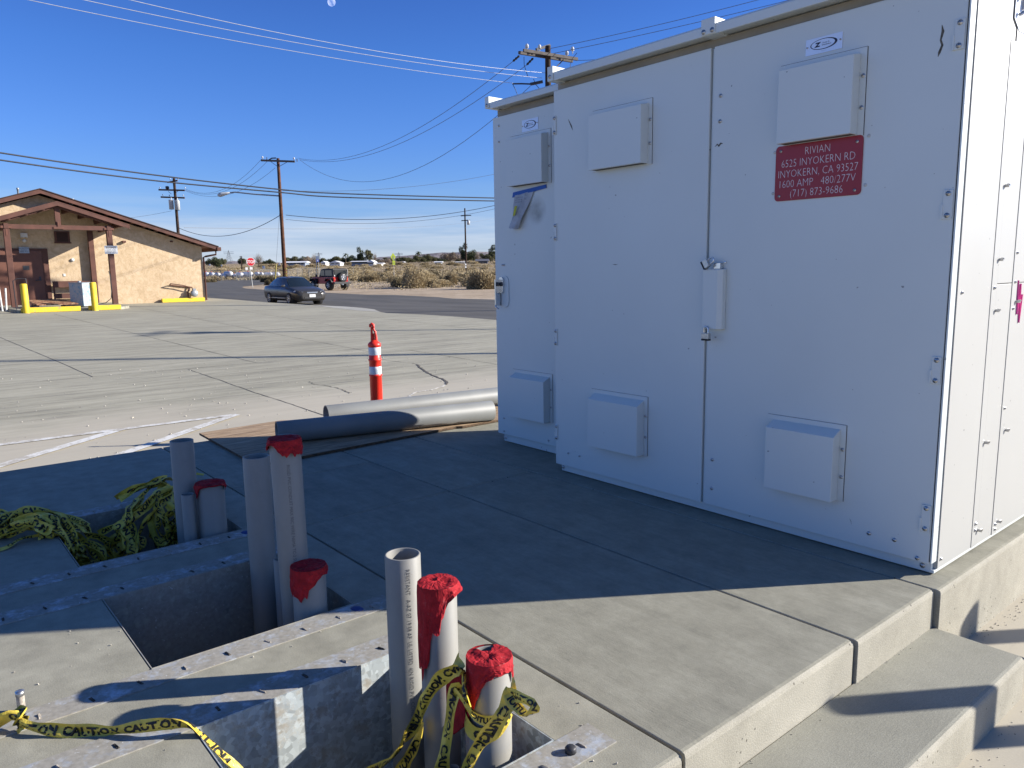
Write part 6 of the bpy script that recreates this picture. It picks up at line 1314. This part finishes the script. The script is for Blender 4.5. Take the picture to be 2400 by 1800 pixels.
sp = at(*z46(975,840)); hh = (hpt(sp, 588, 613.5)); t = thing('stop_sign', 'red octagonal STOP sign on a thin post at the island tip', 'stop sign', sp)
D_ = sp.dot(DH); m_ = D_/FPX; FM = facing(Vector((hh.x,hh.y,hh.z)), rad(0))
# local frame: x to the picture's right
def fm(px, py, base): c = hpt(base, px, py); return Matrix(((LH.x, DH.x, 0, c.x),(LH.y, DH.y, 0, c.y),(0,0,1,c.z),(0,0,0,1))) @ Matrix.Rotation(rad(30), 4, 'Z')
Mx = fm(587.5, 613.6, sp); ro = 18.6*m_/2/math.cos(rad(22.5))
octo = lambda r: [(r*math.cos(rad(22.5+45*k)), r*math.sin(rad(22.5+45*k))) for k in range(8)]
def plate_(poly, y0, y1, Mx): mb = MB(); mb.prism(poly, 'y', y0, y1); mb.v = [tuple(Mx @ Vector(v)) for v in mb.v]; return mb
build('white_border', plate_(octo(ro), -.01, .0, Mx), M['signw'], t); build('red_face', plate_(octo(ro*.93), -.016, -.0105, Mx), M['stopred'], t)
mb = MB(); text_mb(mb, 'STOP', ro*.95, lambda u, v: tuple(Mx @ Vector((u*.88, -.019, v-ro*.33))), bold=.012); build('lettering', mb, M['signw'], t)
mb = MB(); mb.tube([sp, hpt(sp, 585.6, 622), hpt(sp, 584.8,606)+DH*.04], .035, 6); build('post', mb, M['postgrey'], t)
mb = plate_([(-.52,-.75),(-.3,-.75),(-.3,-.52),(-.52,-.52)], .0, .01, Mx); build('small_plate', mb, M['signw'], t); mb = plate_([(-.12,-.72),(.14,-.72),(.14,-.5),(-.12,-.5)], .0, .01, Mx); build('small_plate', mb, M['signw'], t)
yb = at(*z74(922, 372)); yb = onD(923.3, 95); t = thing('warning_sign', 'fluorescent yellow-green diamond warning sign with a plaque below', 'sign', yb); D_ = 95; m_ = D_/FPX; Mx = fm(921.3, 602, yb); rd = 9.4*m_
build('diamond', plate_([(0,-rd),(rd*.68,0),(0,rd),(-rd*.68,0)], -.01, 0, Mx), M['limeY'], t)
Mx2 = fm(923, 616, yb); build('plaque', plate_([(-.17,-.25),(.17,-.25),(.17,.27),(-.17,.27)], -.01, 0, Mx2), M['limeY'], t)
mb = MB(); mb.tube([yb, hpt(yb, 922.4, 603)+DH*.03], .03, 6); build('post', mb, M['postgrey'], t)
mb = plate_([(-.06,-.3),(.03,-.3),(.03,.1),(-.06,.1)], -.014, -.0105, Mx); mb2 = plate_([(-.12,.14),(.1,.14),(.1,.22),(-.12,.22)], -.014, -.0105, Mx); build('walker_mark', mb, M['signtx'], t)
build('arrow_mark', plate_([(-.1,-.1),(.1,-.02),(.1,.03),(-.1,-.03)], -.014, -.0105, Mx2), M['signtx'], t)
pb = onD(745.8, 96); t = thing('parking_sign', 'tall blue and grey sign on twin posts behind the off-road car', 'sign', pb); Mx = fm(744.2, 607, pb); m_ = 96/FPX
build('grey_board', plate_([(-3.4*m_,0*m_),(3.4*m_,0*m_),(3.4*m_,6.8*m_),(-3.4*m_,6.8*m_)], -.02, 0, Mx), flat('sign_blue', (.10,.14,.22), .5), t)
build('blue_board', plate_([(-3.4*m_,-7*m_),(3.4*m_,-7*m_),(3.4*m_,-.3*m_),(-3.4*m_,-.3*m_)], -.02, 0, Mx), flat('sign_blue2', (.04,.07,.25), .5), t)
mb = MB(); text_mb(mb, 'P', 5*m_, lambda u, v: tuple(Mx @ Vector((u, -.022, v-5.5*m_)))); build('symbol', mb, M['signw'], t)
for px in (741.8, 747): mb = MB(); mb.tube([onD(px, 96.1), hpt(onD(px,96.1), px-.8, 600)], .035, 6); build('post', mb, M['postgrey'], t)
for i, (px0, py0, px1, py1) in enumerate(((640, 636, 654.5, 548),)):
    b0 = onD(px0, 60); e0 = hpt(onD(px1, 57), 655, 500); mb = MB(); mb.tube([b0, e0], .009, 6); tg = tag(build('guy_wire', mb, M['greywire']), 'thin guy wire slanting left from the brown pole to the ground', 'guy wire')
gb = onD(640, 60); t = thing('guy_marker', 'pale yellow guard sleeve on the guy wire of the brown pole', 'marker', gb); e0 = hpt(onD(654.5,57), 655, 500); dg = (e0-gb).normalized(); mb = MB(); mb.tube([gb+dg*.3, gb+dg*2.5], .05, 8); build('sleeve', mb, flat('yellow_sleeve', (.5,.42,.12), .6), t)

# ------------------------------------------------------------------ vehicles
def carpaint(name, col, rough=.22, coat=.6):
    m = flat(name, col, rough, .25, var=.05, scale=2, coat=coat); m.node_tree.nodes['Principled BSDF'].inputs['Coat Roughness'].default_value = .06; return m
M['graphite'] = carpaint('graphite_paint', (.052,.048,.044), .34, .3); M['jeepred'] = carpaint('dark_red_paint', (.32,.015,.02), .35, .3); M['glass'] = flat('car_glass', (.012,.018,.022), .05, 0, var=.02, coat=.5)
M['tyre'] = flat('tyre_rubber', (.018,.018,.018), .85); M['alloy'] = flat('alloy_rim', (.45,.45,.46), .3, .7, var=.05); M['blackpl'] = flat('black_plastic', (.02,.02,.022), .6); M['lens'] = flat('headlight_lens', (.62,.65,.66), .12, 0, coat=.5); M['tail'] = flat('tail_light', (.55,.01,.012), .25); M['amber'] = flat('amber_lens', (.55,.2,.03), .3)
def loft(mb, secs, mi=0, smooth=True, close=True):
    n = len(secs[0]); vs = [v for s_ in secs for v in s_]; fs = []
    for i in range(len(secs)-1):
        for k in range(n if close else n-1): a = i*n+k; b = i*n+(k+1) % n; fs.append((a,b,b+n,a+n))
    mb.add(vs, fs, smooth, mi); 
    if close: mb.add(secs[0], [tuple(range(n))[::-1]], False, mi); mb.add(secs[-1], [tuple(range(n))], False, mi)
def wheel(t, x, y, r, w_, spokes=7, rim=.64, out=1):
    m = Matrix.Translation((x,y,r)) @ Matrix.Rotation(rad(-90)*out, 4, 'X')     # local z points outwards
    mb = MB(); mb.lathe([(r*rim,-w_/2),(r*.93,-w_/2),(r,-w_/2+.03),(r,w_/2-.03),(r*.93,w_/2),(r*rim,w_/2-.005)], 32, m); mb.lathe([(r*rim,w_/2-.03),(0,w_/2-.04)], 24, m); ty = build('wheel', mb, M['tyre'], t, world=False)
    mb = MB(); mb.lathe([(r*rim,w_/2-.012),(r*rim*1.0,w_/2+.002),(r*rim*.9,w_/2+.002),(r*rim*.88,w_/2-.02)], 32, m); mb.lathe([(r*.2,w_/2-.02),(r*.2,w_/2-.004),(r*.12,w_/2+.004),(0,w_/2+.004)], 16, m)
    for k in range(spokes): mm_ = m @ Matrix.Rotation(2*math.pi*k/spokes,4,'Z'); mb.box((r*.15,-r*.075,w_/2-.022),(r*rim*.93,r*.075,w_/2-.006), mm_)
    build('rim', mb, M['alloy'], ty, world=False)
def sedan(loc, rz, label):
    t = thing('parked_sedan', label, 'car', loc, rz)
    # stations: x, z_bottom, z_sill, z_mid, z_belt, half width at mid, half width at belt, z of deck centre
    st = [(2.40,.30,.36,.50,.60,.55,.50,.62),(2.34,.24,.34,.52,.66,.76,.66,.69),(2.18,.20,.33,.55,.72,.85,.76,.76),(1.85,.20,.32,.58,.80,.885,.80,.86),(1.45,.20,.31,.60,.87,.895,.83,.93),(1.05,.20,.30,.60,.92,.90,.85,.98),(.4,.20,.29,.60,.94,.905,.86,.99),(-.4,.20,.29,.60,.955,.905,.86,1.0),(-1.2,.20,.30,.62,.97,.90,.85,1.02),(-1.75,.22,.33,.65,.98,.885,.82,1.04),(-2.15,.26,.38,.66,.96,.85,.78,1.02),(-2.34,.32,.42,.66,.90,.78,.72,.93),(-2.41,.40,.46,.64,.78,.66,.62,.80)]
    def sec(x, zb, zs, zm, zt, wm, wt, zc):
        h = [(0,zb),(wm*.86,zb),(wm*.97,zs),(wm,zm),(wm*.99,(zm+zt)/2),(wt,zt),(wt*.82,zt+(zc-zt)*.45),(wt*.4,zt+(zc-zt)*.9),(0,zc)]
        return [Vector((x,y,z)) for y, z in h]+[Vector((x,-y,z)) for y, z in h[1:-1][::-1]]
    mb = MB(); loft(mb, [sec(*q) for q in st]); o = build('body', mb, M['graphite'], t, world=False)
    # wheel arches
    mb = MB()
    for x in (1.42,-1.30):
        for sgn in (1,-1): m = Matrix.Translation((x, sgn*.78, .33)) @ Matrix.Rotation(rad(90),4,'X'); mb.lathe([(0,-.105*sgn),(.375,-.105*sgn),(.375,.2*sgn),(0,.2*sgn)], 28, m)
    build('wheel_arch', mb, M['blackpl'], t, world=False)
    for x in (1.42,-1.30):
        for sgn in (1,-1): wheel(t, x, sgn*.815, .325, .215, 7, out=sgn)
    # greenhouse: roof skin, pillars, glass
    B = [(1.12,.70,.93),(.2,.80,.97),(-.9,.80,.985),(-1.78,.68,1.02)]; T_ = [(.36,.52,1.395),(-.15,.575,1.445),(-.75,.57,1.44),(-1.12,.52,1.385)]
    mb = MB(); n = 4
    sct = []
    for i in range(n):
        (bx,bw,bz), (tx,tw,tz) = B[i], T_[i]; sct.append((bx,bw,bz,tx,tw,tz))
    rf_ = [[Vector((tx,-tw,tz)),Vector((tx,-tw*.6,tz+.03)),Vector((tx,0,tz+.042)),Vector((tx,tw*.6,tz+.03)),Vector((tx,tw,tz))] for _,_,_,tx,tw,tz in sct]
    loft(mb, rf_, close=False)
    def P4(a, b, u, v, sgn):   # point on the side
        bx,bw,bz = [B[a][k]*(1-u)+B[b][k]*u for k in range(3)]; tx,tw,tz = [T_[a][k]*(1-u)+T_[b][k]*u for k in range(3)]; bl = .03*math.sin(v*math.pi); return Vector((bx*(1-v)+tx*v, sgn*(bw*(1-v)+tw*v+bl), bz*(1-v)+tz*v))
    for sgn in (1,-1):
        rows_ = [[P4(i, i+1, u, v, sgn) for v in (0,.35,.7,1)] for i in range(3) for u in ((0,.5) if i < 2 else (0,.5,1))]
        loft(mb, rows_, close=False)
    build('roof', mb, M['graphite'], t, world=False)
    mb = MB(); mb.quad(Vector((1.13,-.70,.935)),Vector((1.13,.70,.935)),Vector((.365,.515,1.40)),Vector((.365,-.515,1.40))); 
    loft(mb, [[Vector((1.13,-.70,.93)),Vector((1.24,-.35,.945)),Vector((1.27,0,.95)),Vector((1.24,.35,.945)),Vector((1.13,.70,.93))],[Vector((.37,-.515,1.395)),Vector((.42,-.3,1.42)),Vector((.44,0,1.43)),Vector((.42,.3,1.42)),Vector((.37,.515,1.395))]], close=False)
    build('windscreen', mb, M['glass'], t, world=False)
    mb = MB(); mb.quad(Vector((-1.79,-.66,1.03)),Vector((-1.79,.66,1.03)),Vector((-1.13,.5,1.39)),Vector((-1.13,-.5,1.39))); build('rear_window', mb, M['glass'], t, world=False)
    for sgn in (1,-1):
        for (a0,u0,a1,u1) in ((0,.42,1,.42),(1,.52,2,.42)):
            pts = []
            for (a,u,v) in ((a0,u0,.10),(a1,u1,.10),(a1,u1,.90),(a0,u0,.90)) if a0 else ((0,.16,.10),(a1,u1,.10),(a1,u1,.90),(0,.62,.90)):
                p = P4(a, a+1, u, v, sgn); pts.append(p+Vector((0,sgn*.012,0)))
            mb = MB(); mb.add(pts, [(0,1,2,3)]); build('side_window', mb, M['glass'], t, world=False)
        mb = MB(); pts = [P4(2,3,u,v,sgn)+Vector((0,sgn*.012,0)) for u, v in ((.5,.12),(.74,.2),(.55,.85),(.5,.88))]; mb.add(pts,[(0,1,2,3)]); build('side_window', mb, M['glass'], t, world=False)
        mb = MB(); mb.cbox((.86,sgn*.95,1.0),(.16,.16,.12)); build('wing_mirror', mb, M['graphite'], t, .03, world=False)
        mb = MB(); pts = [(2.30,.50,.60),(2.16,.78,.62),(1.93,.86,.70),(2.0,.80,.76),(2.2,.62,.735),(2.32,.48,.69)]
        mb.add([Vector((x+.02, sgn*(y+.012), z)) for x,y,z in pts], [tuple(range(6))]); build('headlight', mb, M['lens'], t, world=False, solid=.015)
        mb = MB(); mb.box((-.2,sgn*.905-.004,.66),(-.02,sgn*.905+.008,.70)); build('door_handle', mb, M['graphite'], t, world=False)
        mb = MB(); mb.box((-1.05,sgn*.903-.006,.33),(1.0,sgn*.903+.006,.37)); build('sill_trim', mb, M['alloy'], t, world=False)
    mb = MB(); mb.box((2.37,-.30,.60),(2.405,.30,.68)); build('grille', mb, M['chrome'], t, .01, world=False)
    mb = MB(); mb.box((2.38,-.46,.33),(2.415,.46,.42)); build('air_intake', mb, M['blackpl'], t, .01, world=False)
    mb = MB(); mb.box((2.415,-.17,.40),(2.425,.17,.55)); build('number_plate', mb, M['signw'], t, world=False)
    mb = MB(); text_mb(mb, '4SKR271', .07, lambda u, v: (2.4262, u, .45+v)); build('plate_number', mb, flat('plate_blue', (.03,.04,.2), .6), t, world=False)
    for y in (.38,-.32): mb = MB(); mb.cbox((.15,y,1.02),(.14,.42,.5)); mb.cbox((.12,y,1.3),(.1,.22,.16)); build('seat', mb, flat('beige_seat', (.3,.27,.2), .8), t, .03, world=False)
    return t
dl_ = ray(690, 680); DL = Vector((dl_.x,dl_.y,0)).normalized(); LL = Vector((DL.y,-DL.x,0))
th = rad(23); fv = (-DL*math.cos(th)+LL*math.sin(th)); sv = (LL*math.cos(th)+DL*math.sin(th))   # forward, picture-right
d = ray(682, 700); Wl = d*(40.6/Vector((d.x,d.y,0)).dot(DH)); Fc = Vector((Wl.x,Wl.y,0))+sv*.78
cc = Fc-fv*1.42; sedan((cc.x, cc.y, zg(cc.x,cc.y)+.025), math.atan2(fv.y,fv.x), 'dark grey four-door sedan parked at the edge of the road, nose towards the viewer')
def offroader(loc, rz, label):
    t = thing('off_road_car', label, 'car', loc, rz)
    mb = MB(); mb.box((-1.75,-.74,.52),(.55,.74,1.10)); mb.prism([(.55,.52),(1.75,.55),(1.80,.95),(1.72,1.08),(.55,1.14)], 'y', -.62, .62); build('body', mb, M['jeepred'], t, .03, world=False)
    mb = MB(); mb.prism([(-1.74,1.101),(.50,1.141),(.16,1.72),(-.2,1.79),(-1.60,1.80),(-1.70,1.74)], 'y', -.70, .70); build('hard_top', mb, M['blackpl'], t, .03, world=False)
    mb = MB(); mb.quad((.52,-.60,1.17),(.52,.60,1.17),(.22,.58,1.70),(.22,-.58,1.70)); build('windscreen', mb, M['glass'], t, world=False)
    for sgn in (1,-1):
        for x0, x1, x2, x3 in ((.40,-.38,-.38,.14),(-.52,-1.55,-1.50,-.52)):
            mb = MB(); mb.add([(x0,sgn*.707,1.20),(x1,sgn*.707,1.20),(x2,sgn*.707,1.66),(x3,sgn*.707,1.66)], [(0,1,2,3)]); build('side_window', mb, M['glass'], t, world=False)
        for x in (1.22,-1.18):
            mb = MB(); pts = [(x-.56,.66),(x-.42,.98),(x+.36,.98),(x+.56,.74),(x+.52,.72),(x+.34,.93),(x-.40,.93),(x-.50,.66)]; mb.prism(pts, 'y', min(sgn*.62,sgn*.92), max(sgn*.62,sgn*.92)); build('fender_flare', mb, M['blackpl'], t, .01, world=False)
            mb = MB(); m = Matrix.Translation((x,sgn*.68,.42)) @ Matrix.Rotation(rad(90),4,'X'); mb.lathe([(0,-.1),(.42,-.1),(.42,.1),(0,.1)], 20, m); build('wheel_arch', mb, M['blackpl'], t, world=False)
            wheel(t, x, sgn*.79, .39, .25, 5, .55, out=sgn)
        mb = MB(); mb.box((-1.80,sgn*.62-.07,.78),(-1.752,sgn*.62+.09,1.02)); build('tail_light', mb, M['tail'], t, .01, world=False)
        mb = MB(); mb.box((-1.825,sgn*.62-.03,.86),(-1.801,sgn*.62+.04,.93)); build('reverse_light', mb, M['amber'], t, world=False)
        mb = MB(); mb.cbox((.62,sgn*.86,1.22),(.1,.18,.2)); build('wing_mirror', mb, M['blackpl'], t, .02, world=False)
        mb = MB(); mb.box((-1.772,sgn*.60-.03,1.15),(-1.752,sgn*.60+.03,1.25)); build('hinge', mb, M['signw'], t, world=False)
    mb = MB(); mb.box((-1.752,-.60,1.20),(-1.745,.60,1.70)); build('rear_window', mb, M['glass'], t, world=False)
    mb = MB(); mb.box((-2.02,-.80,.50),(-1.80,.80,.68)); build('rear_bumper', mb, M['blackpl'], t, .02, world=False)
    mb = MB(); mb.box((-2.03,-.10,.44),(-2.0,.12,.5)); mb.cbox((-2.0,.0,.46),(.12,.09,.09)); build('tow_hitch', mb, M['chrome'], t, world=False)
    m = Matrix.Translation((-1.90,-.10,1.05)) @ Matrix.Rotation(rad(-90),4,'Y'); mb = MB(); r = .40; mb.lathe([(r*.56,-.12),(r*.93,-.12),(r,-.09),(r,.09),(r*.93,.12),(r*.56,.115)], 32, m); mb.lathe([(r*.56,.06),(0,.06)], 20, m); sw = build('spare_wheel', mb, M['tyre'], t, world=False)
    mb = MB(); mb.lathe([(r*.56,.10),(r*.56,.125),(r*.48,.125),(r*.48,.09)], 28, m); mb.lathe([(r*.18,.09),(r*.16,.125),(0,.125)], 14, m)
    for k in range(5): mb.box((r*.12,-r*.085,.095),(r*.52,r*.085,.115), m @ Matrix.Rotation(2*math.pi*k/5,4,'Z'))
    build('rim', mb, M['alloy'], sw, world=False)
    mb = MB(); mb.box((-1.765,.50,.80),(-1.755,.70,.92)); build('number_plate', mb, M['signw'], t, world=False)
    mb = MB(); mb.box((-1.66,-.712,1.40),(-1.60,-.702,1.74)); mb.box((-1.762,-.72,1.15),(-1.70,-.700,1.72)); build('roof_edge_trim', mb, M['offwhite'], t, world=False)
    return t
dl_ = ray(785, 660); DL = Vector((dl_.x,dl_.y,0)).normalized(); LL = Vector((DL.y,-DL.x,0))
th = rad(33); fv = (DL*math.cos(th)-LL*math.sin(th)); D = 64.5; d = ray(772, 660); q = d*(D/Vector((d.x,d.y,0)).dot(DH)); q = Vector((q.x,q.y,0))
o = offroader((q.x, q.y, zg(q.x,q.y)+.02), math.atan2(fv.y,fv.x), 'boxy dark red off-road car with black top and rear spare wheel'); o.scale = (.98,.98,.98)

# ------------------------------------------------------------------ grit and crumbs on the concrete
M['crumb'] = flat('concrete_crumb', (.42,.39,.33), .95, var=.35, scale=40)
rq = random.Random(77); mb = MB()
def crumb(x, y, z, r):
    m = Matrix.Translation((x,y,z+r*.3)) @ Matrix.Rotation(rq.random()*6,4,'Z') @ Matrix.Rotation(rq.random()*2,4,'X'); a = [rq.uniform(.6,1.2) for _ in range(4)]
    mb.lathe([(0,-r*.7*a[0]),(r*a[1],-r*.2),(r*a[2]*.8,r*.4),(0,r*.7*a[3])], 5, m, smooth=False)
for k in range(150): y = rq.uniform(3.2, 5.5); x = -1.108+abs(rq.gauss(0,.03)); crumb(x, y, zlot(x, y), rq.uniform(.0015,.005))
for k in range(50): y = rq.uniform(1.2, 3.1); crumb(-1.142+abs(rq.gauss(0,.012)), y, -.16, rq.uniform(.001,.0028))
for k in range(70): y = rq.uniform(1.8, 3.2); x = -.80+abs(rq.gauss(0,.04)); crumb(x, y, zlot(x, y), rq.uniform(.001,.0035))
for k in range(420): x = rq.uniform(-13,-6.1); y = rq.uniform(-1,8); crumb(x, y, zlot(x, y), rq.uniform(.004,.012))
for k in range(160): x = rq.uniform(-3.4,-1.2); y = rq.uniform(.2,1.5); (None if any(a < x < b and PY[0] < y < PY[1] for a, b in PITS) else crumb(x, y, .001, rq.uniform(.0012,.0035)))
o = build('grit', mb, M['crumb']); tag(o, 'loose grit and concrete crumbs scattered over the lot and steps', 'grit', None, 'stuff')
